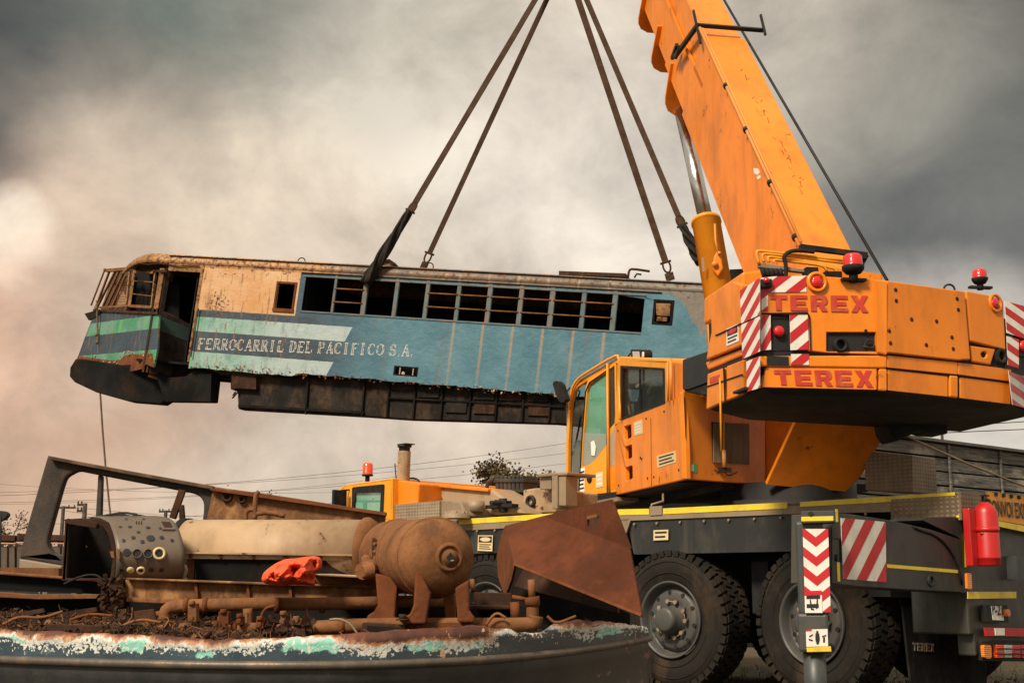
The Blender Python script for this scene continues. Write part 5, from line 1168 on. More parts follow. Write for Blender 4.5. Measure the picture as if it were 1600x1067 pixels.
def letters(txt, s0, h0, s1, h1, H_):
    """strokes drawn as twin lines with gaps where the paint is gone"""
    random.seed(21); b = B(); adv = sum(.55 if c in ' .' else 1.12 for c in txt); k = (s1 - s0) / adv; x = 0
    def P3(u, v): sx2 = s0 + u * k; hy = h0 + (h1 - h0) * (u * k) / (s1 - s0); return lc(sx2, hy + v * H_, -.004)
    def seg(ax, ay, bx_, by_, wd):
        n = max(2, int(math.hypot((bx_ - ax), (by_ - ay)) * 7)); dx, dy = bx_ - ax, by_ - ay; l = math.hypot(dx, dy); nx, ny = -dy / l, dx / l
        lines = (-.5, .5) if wd > .12 else (0,); t = .038 if wd > .12 else wd * .5
        for ln in lines:
            for i in range(n):
                if random.random() < .13: continue
                a0, a1 = i / n, (i + 1) / n; cx0, cy0 = ax + dx * a0 + nx * wd * ln, ay + dy * a0 + ny * wd * ln; cx1, cy1 = ax + dx * a1 + nx * wd * ln, ay + dy * a1 + ny * wd * ln
                b.add([P3(x + cx0 - nx * t, cy0 - ny * t), P3(x + cx1 - nx * t, cy1 - ny * t), P3(x + cx1 + nx * t, cy1 + ny * t), P3(x + cx0 + nx * t, cy0 + ny * t)], [(0, 1, 2, 3)])
    for c in txt:
        for g in GL.get(c, []):
            if g[0] == 'a':
                _, cx, cy, rx, ry, a0, a1 = g; n = max(5, int(abs(a1 - a0) / 26))
                for i in range(n):
                    t0, t1 = math.radians(a0 + (a1 - a0) * i / n), math.radians(a0 + (a1 - a0) * (i + 1) / n); w_ = .15 if abs(math.cos((t0 + t1) / 2)) > .6 else .07
                    seg(cx + rx * math.cos(t0), cy + ry * math.sin(t0), cx + rx * math.cos(t1), cy + ry * math.sin(t1), w_)
            else: seg(*g)
        x += .55 if c in ' .' else 1.12
    return b
q0_, q1_ = shp(308, 546), shp(647, 557)
letters('FERROCARRIL DEL PACIFICO S.A.', q0_[0], q0_[1] + .01, q1_[0], q1_[1], .235).build('lettering', M('letter_white', (.62, .60, .55), .6, 0, .3, 20, bump=0), loco, fixn=False)

# ================================================================== SLINGS
AP = W(879, -42, 24.9)
def sling(name, label, pts, wd=.13, shack=None, sleeve=None, side=None, tail=None):
    t = thing(name, pts[-1], label, 'sling', 'lifting slings running up from the locomotive')
    side = side or LX
    b = B()
    for a, c in zip(pts, pts[1:]): b.strap(a, c, wd, .025, side)
    b.build('belt', 'webbing', t, fixn=False)
    if shack:
        p, d = shack; u = LX; b = B(); d = d.normalized(); sd_ = (u - d * u.dot(d)).normalized()
        b.tube([p + sd_ * .06, p + sd_ * .075 + d * .1, p + sd_ * .05 + d * .19, p + d * .22, p - sd_ * .05 + d * .19, p - sd_ * .075 + d * .1, p - sd_ * .06], .02, 7, smooth_path=1)
        b.cyl(p - sd_ * .11, p + sd_ * .11, .024, 8); b.build('shackle', 'rust_dark', t)
    if tail:
        B().strap(tail[0], tail[1], wd * 1.3, .05, side).build('roof_strap', 'webbing', t, fixn=False)
    if sleeve:
        a, c = sleeve; b = B(); n = 16; pts2 = [a.lerp(c, i / n) for i in range(n + 1)]; rs = [(.05 + .055 * min(1, i / 9)) * random.uniform(.9, 1.12) for i in range(n + 1)]; 
        b.tube(pts2, rs, 9); 
        for k in range(4):
            ph_ = k * 1.6; b.tube([p + LX * (math.cos(ph_ + i * .25) * rs[i]) + LN * (math.sin(ph_ + i * .25) * rs[i] - .02) for i, p in enumerate(pts2)], .035, 6)
        b.build('sleeve', 'sleeve', t)
    return t
nearP = off(LPn, .06)
a0 = PP(641, 330, nearP); a1 = PP(572, 442, off(LPn, .1))
sling('lifting_sling', 'brown webbing sling at far left with a dark frayed sleeve over the window row', [AP - LX * .25, a0], .12, (a0, AP - a0), (a0, a1))
b0 = PP(671, 396, off(LPn, -1.5)); b1 = PP(660, 422, off(LPn, -1.5))
t = sling('lifting_sling', 'thin brown sling second from left shackled to the roof behind the ring', [AP - LX * .12 + LN * .1, b0], .11, (b0, b1 - b0), tail=(b0.lerp(b1, .55), b1))
c0_ = PP(1040, 410, off(LPn, -.5)); c1_ = PP(1048, 438, off(LPn, -.5))
t = sling('lifting_sling', 'brown sling coming down to the roof shackle just right of the bent roof pipe', [AP + LX * .14, c0_], .13, (c0_, c1_ - c0_), tail=(c0_.lerp(c1_, .6), c1_))
d0_ = PP(1066, 352, off(LPn, .1)); d1_ = PP(1096, 412, off(LPn, .1))
sling('lifting_sling', 'rightmost sling, its lower end in a dark sleeve passing behind the crane cylinder', [AP + LX * .27, d0_], .11, (d0_, AP - d0_), (d0_, d1_))
# tag line from the nose down
t = thing('guide_rope', PP(151, 470, off(NPl, .15)), 'thin tan guide rope hanging from the nose of the locomotive', 'rope')
rp0 = PP(151, 470, off(NPl, .15)); rpe = PP(173, 812, (rp0, V((0, -1, 0)))); b = B(); b.tube([rp0, PP(152, 500, (rp0, V((0, -1, 0)))), PP(155, 590, (rp0, V((0, -1, 0)))), PP(162, 700, (rp0, V((0, -1, 0)))), rpe, V((rpe.x + .5, rpe.y - .2, .02))], .022, 7, smooth_path=1); b.build('rope', 'rope', t)
b = B(); 
for x, y in ((150, 482), (151, 523), (152, 535)): p = PP(x, y, (rp0, V((0, -1, 0)))); b.lathe(p - UP * .04, UP, [(0, .03), (.04, .045), (.08, .03)], 8)
b.build('knot', 'rope', t)
# ================================================================== FOREGROUND WRECK
def fp(Y): return (V((0, Y, 0)), V((0, -1, 0)))         # frontal plane at depth Y
random.seed(31)
s = NT('wreck_flank', 'UV'); x, y, _ = s.xyz(); n1 = s.noise(5, 7, .7); n2 = s.noise(30, 6, .75); n3 = s.noise(2.2, 4, .6); n4 = s.noise(70, 3, .6)
hh = s.math('ADD', y, s.math('MULTIPLY', s.math('SUBTRACT', n1, .5), .075)); hh = s.math('ADD', hh, s.math('MULTIPLY', s.math('SUBTRACT', n3, .5), .15)); hh = s.math('ADD', hh, s.math('MULTIPLY', s.math('SUBTRACT', n2, .5), .05))
c = s.mix(s.step(n3, .3, .7), (.016, .036, .052), (.036, .064, .082))
c = s.mix(s.step(x, -.9, .3, 0, .8), c, (.065, .062, .060))
c = s.mix(s.step(hh, .064, .070), c, s.mix(s.step(n1, .42, .6), (.50, .56, .55), s.mix(s.step(x, -1.2, -.4), (.46, .46, .42), (.58, .33, .19))))
c = s.mix(s.math('MULTIPLY', s.step(s.noise(3.4, 3, .5), .55, .57), s.math('MULTIPLY', s.step(hh, .036, .042), s.step(hh, .075, .07))), c, (.22, .55, .44))
c = s.mix(s.math('MULTIPLY', s.step(s.math('ADD', s.math('MULTIPLY', s.math('ADD', n4, n1), .5), s.math('MULTIPLY', s.step(hh, .01, .06), .10)), .60, .63), s.step(hh, .02, .035)), c, (.62, .62, .56))
c = s.mix(s.step(hh, .078, .084), c, s.mix(n2, (.36, .14, .05), (.50, .25, .12)))
c = s.mix(s.step(hh, .084, .096), c, s.mix(s.step(n1, .35, .65), (.17, .05, .02), (.06, .02, .012)))
c = s.mix(s.math('MULTIPLY', s.step(s.noise(9, 5, .7, (1, .6, 1)), .60, .62), s.math('MULTIPLY', s.step(x, -.55, -.2), s.step(y, -.06, -.01))), c, (.58, .36, .24))
s.l(c, s.b.inputs['Base Color']); s.b.inputs['Roughness'].default_value = .55; s.bump(s.math('ADD', n2, s.math('MULTIPLY', s.step(hh, .05, .1), 2)), .5, .006)
s = NT('wreck_panel', 'UV'); x, y, _ = s.xyz(); n1 = s.noise(4, 6, .65); n2 = s.noise(16, 6, .7)
c = s.mix(s.step(n1, .35, .65), (.022, .024, .025), (.05, .048, .046)); c = s.mix(s.step(x, 0, .9, 0, .75), c, (.10, .085, .075))
c = s.mix(s.step(s.math('ADD', n2, s.step(x, .1, .8, 0, .09)), .66, .69), c, s.mix(n1, (.20, .06, .025), (.3, .2, .14)))
s.l(c, s.b.inputs['Base Color']); s.b.inputs['Roughness'].default_value = .5; s.bump(n2, .3, .006)
wreck = thing('locomotive_wreck', (-.6, 5.6, 0), 'cut down rusty locomotive hull in the foreground with peeling blue and white paint', 'wreck')
ZM = .732
ml = [(-160, 1022), (-60, 1025), (60, 1030), (200, 1034), (330, 1036.5), (450, 1037), (560, 1036), (660, 1033), (760, 1028), (840, 1021), (900, 1014), (950, 1007), (985, 1001), (1012, 996)]
mp3 = [ZP(x, y, ZM) for x, y in ml]
def cat_(pts, n):
    out = []
    for i in range(len(pts) - 1):
        p0, p1_, p2, p3 = pts[max(i - 1, 0)], pts[i], pts[i + 1], pts[min(i + 2, len(pts) - 1)]
        for k in range(n):
            t = k / n; out.append(.5 * ((2 * p1_) + (p2 - p0) * t + (2 * p0 - 5 * p1_ + 4 * p2 - p3) * t * t + (3 * p1_ - p0 - 3 * p2 + p3) * t ** 3))
    return out + [pts[-1]]
cur = cat_(mp3, 10); arc = [0]
for a, b_ in zip(cur, cur[1:]): arc.append(arc[-1] + (b_ - a).length)
def unrm(i):
    d = (cur[min(i + 1, len(cur) - 1)] - cur[max(i - 1, 0)]).normalized(); return V((d.y, -d.x, 0))
topl = [(-160, 972), (0, 984), (120, 990), (230, 994), (330, 1001), (440, 998), (560, 990), (650, 984), (745, 978), (800, 984), (845, 992), (872, 975), (905, 969), (950, 972), (985, 976), (1010, 980)]
def topy(px):
    for (a, b_), (c_, d_) in zip(topl, topl[1:]):
        if a <= px <= c_: return b_ + (d_ - b_) * (px - a) / (c_ - a)
    return 980
def scr(p):
    z = p.z - CAMH; f = p.y * math.cos(TH) + z * math.sin(TH); u = -p.y * math.sin(TH) + z * math.cos(TH); return 800 + FPX * p.x / f, 533.5 - FPX * u / f
NR = 14; vs = []; fs = []; uvd = {}
bb = B(); tops = []
for i, p in enumerate(cur):
    px, py = scr(p); yt = topy(px); zt = PP(px, yt, (p, V((0, -1, 0)))).z + .006 * noise.noise(p * 22) + .004 * noise.noise(p * 60)
    n = unrm(i); tops.append(zt)
    for k in range(NR + 1):
        v_ = k / NR; z = ZM + (zt - ZM) * v_; dent = .006 * noise.noise(V((p.x * 6, p.y * 6, z * 9))) - .02 * max(0, v_ - .8) / .2
        vs.append(p + UP * (z - ZM) + n * dent)
m_ = NR + 1
for i in range(len(cur) - 1):
    for k in range(NR): fs.append((i * m_ + k, (i + 1) * m_ + k, (i + 1) * m_ + k + 1, i * m_ + k + 1))
bb.add(vs, fs, 0, True); o = bb.build('hull_flank', 'wreck_flank', wreck, uv=lambda p: (p.x, p.z - ZM), fixn=False)
mo = o.modifiers.new('thickness', 'SOLIDIFY'); mo.thickness = .012; mo.offset = 0
bb = B(); bb.tube([p + unrm(i) * .012 - UP * .004 for i, p in enumerate(cur)], .016, 8); bb.build('moulding', M('moulding', (.13, .105, .085), .4, .3, .3, 6, (.25, .17, .11), .5, bump=.2, streak=0), wreck)
bb = B(); vs = []; fs = []
for i, p in enumerate(cur):
    for z, o_ in ((ZM - .006, .0), (ZM - .058, .008), (ZM - .066, 0), (.4, .01), (.03, .05)): vs.append(V((p.x, p.y, z)) + unrm(i) * o_)
for i in range(len(cur) - 1):
    for k in range(4): fs.append((i * 5 + k, (i + 1) * 5 + k, (i + 1) * 5 + k + 1, i * 5 + k + 1))
bb.add(vs, fs, 0, True); o = bb.build('hull_panel', 'wreck_panel', wreck, uv=lambda p: (p.x, p.z)); 
pe_ = cur[-1]; bb = B(); bb.prism([V((pe_.x + .05, pe_.y - .02, .03)), V((pe_.x + .002, pe_.y, ZM)), V((pe_.x - .01, pe_.y, tops[-1])), V((pe_.x - .15, pe_.y + 1., tops[-1])), V((pe_.x - .1, pe_.y + 1., .03))], V((-.012, -.002, 0))); bb.build('hull_end', 'wreck_panel', wreck, uv=lambda p: (p.x, p.z))
bb = B(); bb.box(V((-2.6, 7.5, .03)), V((3.0, .2, 0)), V((0, .05, 0)), UP * .8);  bb.build('hull_far_side', 'rust_dark', wreck)
# floor heap: earth and scrap
def inside_y(x):                                        # near limit of the heap at a given x
    best = 99
    for p in cur:
        if abs(p.x - x) < .04: best = min(best, p.y)
    return best
vs = []; fs = []; nx, ny = 150, 60; ok = {}
for i in range(nx + 1):
    x = -2.5 + 3.22 * i / nx; y0 = min((abs(p.x - x), p.y) for p in cur)[1] + .03
    for j in range(ny + 1):
        t = (j / ny) ** 1.3; y = y0 + (7.4 - y0) * t if y0 < 7.3 else y0 + .1 * t
        kk = min(range(len(cur)), key=lambda k: abs(cur[k].x - x)); base = tops[kk] - .014
        z = base + .05 * min(1, t * 3) * (noise.noise(V((x * 2, y * 2, 3))) + .3) + .022 * noise.noise(V((x * 9, y * 9, 1))) * min(1, t * 8) + .012 * noise.noise(V((x * 30, y * 30, 2))) * min(1, t * 12)
        z += (.03 * min(1, (-1.0 - x) * 3) * min(1, t * 6) if x < -1.0 else -.05 * min(1, (x + 1.0) * 5) * min(1, t * 9))
        vs.append(V((x, y, z)))
for i in range(nx):
    for j in range(ny): a = i * (ny + 1) + j; fs.append((a, a + ny + 1, a + ny + 2, a + 1))
bb = B(); bb.add(vs, fs, 0, False); M('scrap_earth', (.05, .03, .018), .95, 0, .5, 4, (.13, .065, .03), .7, bump=.8, bs=50, grain=.5)
heap = bb.build('rubble_heap', 'scrap_earth', None, loc=(-.8, 5.6, .8), fixn=False); tag(heap, kind='stuff', label='brown earth, rust scale and torn scrap lying inside the wrecked hull', cat='rubble')
random.seed(17)
bb = B()
def hz(x, y):
    i = int((x + 2.5) / 3.22 * nx); i = max(0, min(nx, i)); col_ = vs[i * (ny + 1):(i + 1) * (ny + 1)]; return min(col_, key=lambda p: abs(p.y - y)).z
for i in range(5200):
    x = random.uniform(-2.3, .62); kk = min(range(len(cur)), key=lambda k: abs(cur[k].x - x)); y = cur[kk].y + .04 + abs(random.gauss(0, .8)); 
    if y > 7.3: continue
    if random.random() < .45: x = random.uniform(-2.3, -.9); kk = min(range(len(cur)), key=lambda k: abs(cur[k].x - x)); y = cur[kk].y + .04 + abs(random.gauss(0, .45))
    p = V((x, y, hz(x, y) + random.uniform(-.004, .02))); r_ = random.choice((.004, .006, .009, .012, .018)); d1 = V((random.gauss(0, 1), random.gauss(0, 1), random.gauss(0, .5))).normalized(); d2 = d1.orthogonal().normalized(); d2.rotate(__import__('mathutils').Quaternion(d1, random.uniform(0, 6)))
    e = d1.cross(d2); k = random.random()
    if k < .12: bb.cbox(p, d1 * r_ * 2.2, d2 * r_ * 1.3, e * r_ * .35, random.choice((0, 0, 1, 2)))
    elif k < .45: bb.tube([p, p + d1 * r_ * 2 + d2 * r_, p + d1 * r_ * 4], r_ * .12, 4, random.choice((0, 1, 2)))
    else:
        q = [p + V((random.gauss(0, 1), random.gauss(0, 1), random.gauss(0, .7))).normalized() * r_ * random.uniform(.4, 1) for _ in range(5)]; bb.add(q, [(0, 1, 2), (0, 2, 3), (0, 3, 4), (0, 1, 4), (1, 2, 4), (2, 3, 4)], random.choice((0, 0, 1, 2)))
scr_ = bb.build('scrap_scale', ['rust_dark', 'rust_dusty', 'scrap_earth'], None, loc=(-.8, 5.6, .8), fixn=False); tag(scr_, kind='stuff', label='loose flakes of rust and bits of metal scattered over the hull floor', cat='scrap')
# sill of torn metal behind the lip at the far right
def fslab(name, px, Y, th, mat, parent, bev=.006, holes=()): return slab(px, fp(Y), th, None, 0, holes).build(name, mat, parent, bev)

# ---- beams and pipes of the underframe (parts of the wreck)
M('rust_speck', (.22, .10, .045), .85, 0, .5, 5, (.42, .22, .09), .9, bump=.5, bs=40, grain=.4)
fslab('channel_beam', [(-60, 889), (0, 894), (155, 907), (158, 928), (0, 922), (-60, 920)], 6.0, .1, 'loco_black', wreck)
fslab('beam_flange', [(-60, 887), (0, 893), (155, 905), (155, 909), (0, 897.5), (-60, 892)], 5.96, .14, 'rust_dusty', wreck)
fslab('beam_flange', [(-60, 923), (0, 925), (40, 928), (155, 928), (150, 935), (60, 936), (0, 933), (-60, 931)], 5.8, .12, 'rust_dusty', wreck)
fslab('channel_beam', [(-60, 931), (150, 935), (150, 958), (-60, 955)], 5.9, .1, 'loco_black', wreck)
fslab('cross_beam', [(196, 905), (300, 909), (400, 913), (500, 916), (592, 919), (592, 939), (500, 938), (400, 937), (300, 936), (196, 933)], 5.75, .05, 'rust_speck', wreck, .004)
fslab('beam_flange', [(196, 902), (400, 909), (592, 915), (592, 918.5), (400, 913), (196, 905.5)], 5.71, .12, 'rust_speck', wreck)
fslab('beam_flange', [(197, 933), (300, 936), (300, 942), (260, 943), (197, 940)], 5.68, .12, 'rust_dusty', wreck)
fslab('beam_shadow_sheet', [(196, 940), (600, 939), (840, 945), (840, 985), (196, 965)], 6.05, .05, 'loco_black', wreck)  # black sheet standing in for the shadow beneath the beams, between the pipes
for x in (303, 384, 450): fslab('web_stiffener', [(x, 910), (x + 5, 910), (x + 7, 936), (x + 2, 937)], 5.73, .03, 'rust', wreck)
bb = B(); random.seed(9)
for i in range(70): p = W(random.uniform(158, 193), random.uniform(902, 950), random.uniform(5.6, 5.75)); d1 = V((random.gauss(0, 1), random.gauss(0, 1), random.gauss(0, 1))).normalized(); bb.cbox(p, d1 * .035, d1.orthogonal().normalized() * .02, d1.cross(d1.orthogonal().normalized()) * .008)
slab([(158, 905), (192, 905), (194, 950), (156, 955)], fp(5.72), .1, bb); bb.build('broken_bracket', 'rust_dark', wreck, .004)
fslab('plank', [(490, 897), (575, 899), (592, 903), (590, 917), (497, 911), (492, 905)], 5.72, .25, 'rust_dusty', wreck)
fslab('plank_top', [(482, 896), (520, 896), (592, 900), (592, 904), (500, 899.5)], 5.6, .4, 'dirty_cream', wreck)
fslab('longitudinal_beam', [(740, 925), (800, 926), (800, 948), (740, 945)], 6.0, .12, 'rust_dark', wreck)
fslab('longitudinal_beam', [(690, 945), (795, 946), (800, 952), (690, 953)], 5.8, .2, 'rust_dark', wreck)
def pipe(name, px, Ys, r, mat='rust_dusty', seg=14, sm=1, par=wreck):
    pts = [W(x, y, Ys[i] if isinstance(Ys, (list, tuple)) else Ys) for i, (x, y) in enumerate(px)]; return B().tube(pts, r, seg, smooth_path=sm).build(name, mat, par)
pipe('brake_pipe', [(258, 968), (258, 955), (266, 948), (285, 946), (400, 943), (520, 943), (700, 938)], [5.5] * 5 + [5.6, 5.8], .027)
pipe('brake_pipe', [(280, 984), (345, 985), (460, 982), (580, 976), (700, 976), (815, 976), (836, 974), (838, 962)], 5.25, .029)
pipe('brake_pipe', [(350, 985), (350, 962)], 5.3, .026); pipe('brake_pipe', [(387, 950), (389, 985)], 5.45, .02)
for x in (332, 362, 530, 640, 752): pipe('pipe_collar', [(x, 983 - (x > 500) * 5), (x + 9, 983 - (x > 500) * 5)], 5.25, .034, 'rust', 14, 0)
for x in (288, 318, 430, 500, 600): pipe('pipe_collar', [(x, 945.5), (x + 7, 945.5)], 5.5 if x < 500 else 5.6, .032, 'rust', 14, 0)
for (x, y, w_, h_) in ((293, 942, 14, 30), (341, 955, 16, 34), (370, 962, 9, 14), (400, 966, 12, 16), (438, 958, 9, 18), (455, 966, 16, 10)):
    bb = B(); slab(quad(x, y, x + w_, y + h_), fp(5.2), .05, bb); p = W(x + w_ / 2, y + h_ - 6, 5.18); bb.cyl(p, p - V((0, .03, 0)), .012, 6); bb.cyl(W(x + w_ / 2, y + 3, 5.2), W(x + w_ / 2, y - 4, 5.2), .014, 8); bb.build('pipe_bracket', random.choice(('rust', 'rust_dusty')), wreck, .004)
pipe('relief_valve', [(832, 966), (832, 945)], 5.4, .026); pipe('relief_valve', [(832, 946), (832, 939), (831, 932)], 5.4, .032, 'rust', 12, 0); pipe('relief_valve', [(831, 934), (830, 905)], 5.4, .015, 'rust_dusty', 10, 0); pipe('relief_valve', [(804, 940), (806, 970)], 5.4, .02, 'rust', 10, 0); pipe('relief_valve', [(800, 932), (826, 937)], 5.4, .009, 'rust', 8, 0)
pipe('loose_wire', [(515, 968), (528, 966), (545, 972), (555, 984), (562, 996)], 5.1, .005, 'dusty_plate', 6, 2)
pipe('loose_wire', [(478, 940), (480, 955), (484, 975)], 5.4, .004, 'rust', 6, 1)
pipe('loose_wire', [(100, 912), (128, 899), (150, 897), (160, 905)], 5.6, .005, 'black_rubber', 6, 2)
bb = B(); random.seed(12)
for i in range(60):
    p = W(random.uniform(420, 490), 0 + random.uniform(968, 996), random.uniform(4.95, 5.2)); r_ = random.uniform(.012, .035); q = [p + V((random.gauss(0, 1), random.gauss(0, 1), random.gauss(0, 1))).normalized() * r_ for _ in range(6)]; bb.add(q, [(0, 1, 2), (0, 2, 3), (0, 3, 4), (0, 4, 5), (1, 2, 5), (2, 3, 5), (3, 4, 5), (0, 1, 5)])
bb.build('rust_lump', 'rust_dark', wreck, fixn=False)
fslab('tank_bed', [(566, 972), (632, 976), (636, 992), (562, 992)], 5.15, .5, 'rust_dark', wreck); fslab('tank_bed', [(632, 972), (748, 972), (750, 990), (636, 991)], 5.22, .5, 'rust', wreck)
bb = B(); slab([(574, 977), (629, 980), (630, 990), (572, 990)], fp(5.14), .01, bb); bb.build('bed_slot', 'loco_black', wreck)
fslab('hopper_shade_sheet', [(800, 880), (860, 902), (985, 958), (985, 975), (790, 985), (780, 930)], 6.9, .05, 'loco_black', wreck)  # black sheet put in as the shade of the void under the hopper

# ---- air reservoir on legs
resv = thing('air_reservoir', W(665, 972, 5.45), 'rust brown cylindrical air tank on three cast legs, square plug in its domed end', 'tank')
ta, tb2 = W(684, 871, 5.25), W(614, 868, 5.95); ax = (tb2 - ta).normalized(); Rt = .160
bb = B(); bb.lathe(ta, ax, [(-.07, .001), (-.067, .045), (-.056, .085), (-.035, .122), (-.005, .149), (.04, Rt), ((tb2 - ta).length, Rt), ((tb2 - ta).length + .05, Rt * .85), ((tb2 - ta).length + .08, Rt * .4), ((tb2 - ta).length + .085, .001)], 56, cap=False)
bb.build('shell', 'rust_dusty', resv)
B().lathe(ta + ax * .035, ax, [(0, Rt), (.006, Rt + .006), (.014, Rt + .004), (.02, Rt)], 56, cap=False).build('weld_seam', 'rust_dusty', resv); bb = B(); bb.lathe(ta + ax * (tb2 - ta).length * .82, ax, [(0, Rt), (.005, Rt + .006), (.03, Rt + .006), (.035, Rt)], 56, cap=False); bb.build('weld_seam', 'rust_dusty', resv)
bc_ = ta - ax * .062 + V((.03, 0, .002)); 
bb = B(); bb.lathe(bc_, -ax, [(-.03, .062), (.0, .058), (.006, .05), (.006, .044), (-.004, .042), (-.004, .034), (.012, .03), (.012, .001)], 30, cap=False); bb.build('end_boss', 'rust_dusty', resv)
t_ = ax.cross(UP).normalized(); u_ = t_.cross(ax).normalized(); bb = B(); q0_ = bc_ - ax * .0135; bb.add([q0_ + t_ * .018, q0_ + u_ * .02, q0_ - t_ * .018, q0_ - u_ * .02], [(0, 1, 2, 3)]); bb.build('plug_socket', 'sticker_black', resv, fixn=False)
bb = B(); bb.tube([q0_ - u_ * .014 - ax * .004, q0_ - u_ * .012 + t_ * .012 - ax * .006], .004, 5); bb.build('socket_chip', 'dusty_plate', resv)
def leg(px, Y, th): return slab(px, fp(Y), th).build('leg', 'rust', resv, .008)
leg([(586, 895), (622, 905), (617, 962), (622, 971), (573, 969), (573, 962), (584, 955), (590, 945)], 5.44, .10)
leg([(649, 892), (661, 902), (673, 926), (665, 974), (632, 974), (622, 968), (626, 963), (640, 960), (646, 945)], 5.16, .07)
leg([(711, 918), (733, 905), (733, 953), (741, 964), (741, 972), (715, 972)], 5.14, .08)
leg([(692, 920), (709, 918), (712, 972), (696, 971)], 5.5, .08)
bb = B(); 
for (x, y, Y) in ((597, 961, 5.7), (629, 967, 5.14)): p = W(x, y, Y); bb.cyl(p - UP * .0, p + UP * .02, .016, 6); bb.lathe(p - UP * .004, UP, [(0, .028), (.006, .026)], 12)
bb.build('foot_bolt', 'rust_dark', resv)
bb = B(); pf_ = W(589, 868, 5.75); dfl = V((-.85, -.5, 0)).normalized()
slab([(582, 838), (588, 842), (592, 860), (590, 875), (586, 880), (581, 872), (580, 850)], fp(5.62), .03, bb); bb.build('flange', 'rust_dark', resv, .006)
bb = B(); pv = W(566, 892, 5.5); bb.cyl(W(590, 882, 5.65), pv, .036, 14); bb.lathe(pv + V((.04, .02, .004)), (V((-1, -.5, -.1))), [(0, .038), (.035, .036), (.045, .03), (.045, .018), (.02, .016)], 6, cap=False); bb.cyl(W(575, 872, 5.6), W(585, 885, 5.62), .022, 10); bb.lathe(W(574, 874, 5.6), UP, [(-.03, .024), (.01, .026), (.02, .015)], 10); bb.cyl(W(581, 902, 5.6), W(584, 890, 5.62), .018, 8); bb.build('drain_valve', 'rust_dusty', resv)
bb = B()
for x, y in ((586, 850), (586, 862), (587, 872)): bb.lathe(W(x, y, 5.6), V((-.3, -1, 0)), [(0, .009), (.012, .008), (.012, .001)], 6, cap=False)
bb.build('flange_bolt', 'rust_dusty', resv)
# stub pipe to the right of the tank
pipe('branch_pipe', [(735, 915), (742, 914)], 5.9, .03, 'rust_dusty', 14, 0)

# ---- curved control console lying on its side
con = thing('control_console', W(200, 905, 5.8), 'curved grey metal console drum full of empty gauge holes, dark open end to the left', 'console')
Lp = [(146, 809, 6.0), (158, 811, 5.95), (168, 817, 5.88), (175, 829, 5.8), (180, 848, 5.74), (182, 870, 5.72), (181, 890, 5.74), (178, 907, 5.78)]
Rp = [(242, 808, 6.1), (258, 810, 6.04), (270, 816, 5.97), (279, 829, 5.9), (285, 848, 5.84), (288, 870, 5.82), (287, 890, 5.84), (283, 907, 5.88)]
def cspl(pts): return cat_([W(*p) for p in pts], 4)
la, ra2 = cspl(Lp), cspl(Rp); vs = []; fs = []; n_ = len(la); m_ = 16
for j in range(m_ + 1):
    t_ = j / m_
    for k in range(n_): vs.append(la[k].lerp(ra2[k], t_) + V((0, -.012 * math.sin(math.pi * t_), 0)))
for j in range(m_):
    for k in range(n_ - 1): fs.append((j * n_ + k, (j + 1) * n_ + k, (j + 1) * n_ + k + 1, j * n_ + k + 1))
M('console_grey', (.155, .115, .085), .5, .15, .25, 4, (.12, .08, .05), .5, bump=.08)
bb = B(); bb.add(vs, fs, 0, True); o = bb.build('curved_panel', 'console_grey', con, fixn=False); mo = o.modifiers.new('t', 'SOLIDIFY'); mo.thickness = .008
def onshell(px, py):                                     # the shell point seen at a place: nearest mesh vertex by screen position
    best = None
    for j in range(m_):
        for k in range(n_ - 1):
            q = vs[j * n_ + k]; sx_, sy_ = scr(q); d = (sx_ - px) ** 2 + (sy_ - py) ** 2
            if best is None or d < best[0]: best = (d, j, k)
    _, j, k = best; q = vs[j * n_ + k]; a = vs[(j + 1) * n_ + k] - q; c_ = vs[j * n_ + k + 1] - q; n = a.cross(c_).normalized()
    if n.y > 0: n = -n
    d = ray(px, py); t = (q - O_).dot(n) / d.dot(n); return O_ + d * t, n
for (x, y, r_, kind_) in ((197, 814, .008, 0), (224, 814, .008, 0), (203, 826, .009, 0), (231, 827, .01, 0), (208, 842, .009, 0), (235, 843, .018, 0), (198, 863, .016, 0), (214, 865, .016, 1), (231, 865, .016, 1), (248, 865, .017, 2), (204, 888, .016, 3), (220, 888, .011, 2), (206, 863, .004, 0), (257, 862, .004, 0), (188, 826, .007, 0), (216, 834, .008, 0), (222, 848, .009, 0), (252, 842, .010, 0), (193, 846, .008, 0), (250, 828, .007, 0), (268, 846, .008, 0), (236, 888, .011, 0), (252, 888, .010, 0), (190, 888, .008, 0)):
    p, n = onshell(x, y); bb = B()
    p = p + n * .009
    if kind_ == 3: bb.lathe(p, n, [(0, r_), (.004, r_), (.004, .001)], 24, cap=False); bb.build('gauge_blank', 'sticker_cream', con); continue
    bb.lathe(p, n, [(.003, r_), (.0035, .001)], 24, cap=False); bb.build('gauge_hole', 'sticker_black', con)
    if kind_: bb = B(); bb.lathe(p, n, [(0, r_ * 1.02), (.01, r_ * 1.08), (.01, r_ * (1.3 if kind_ == 1 else 1.6)), (0, r_ * (1.3 if kind_ == 1 else 1.7))], 26, cap=False); bb.build('gauge_bezel', 'console_grey' if kind_ == 1 else 'sticker_cream', con)
for x, y in ((213, 821), (217, 821), (221, 821), (213, 877), (229, 877)):
    p, n = onshell(x, y); bb = B(); bb.cbox(p + n * .010, V((1, 0, 0)) * .006, n * .003, UP * .02); bb.build('nameplate', 'rust_dark', con)
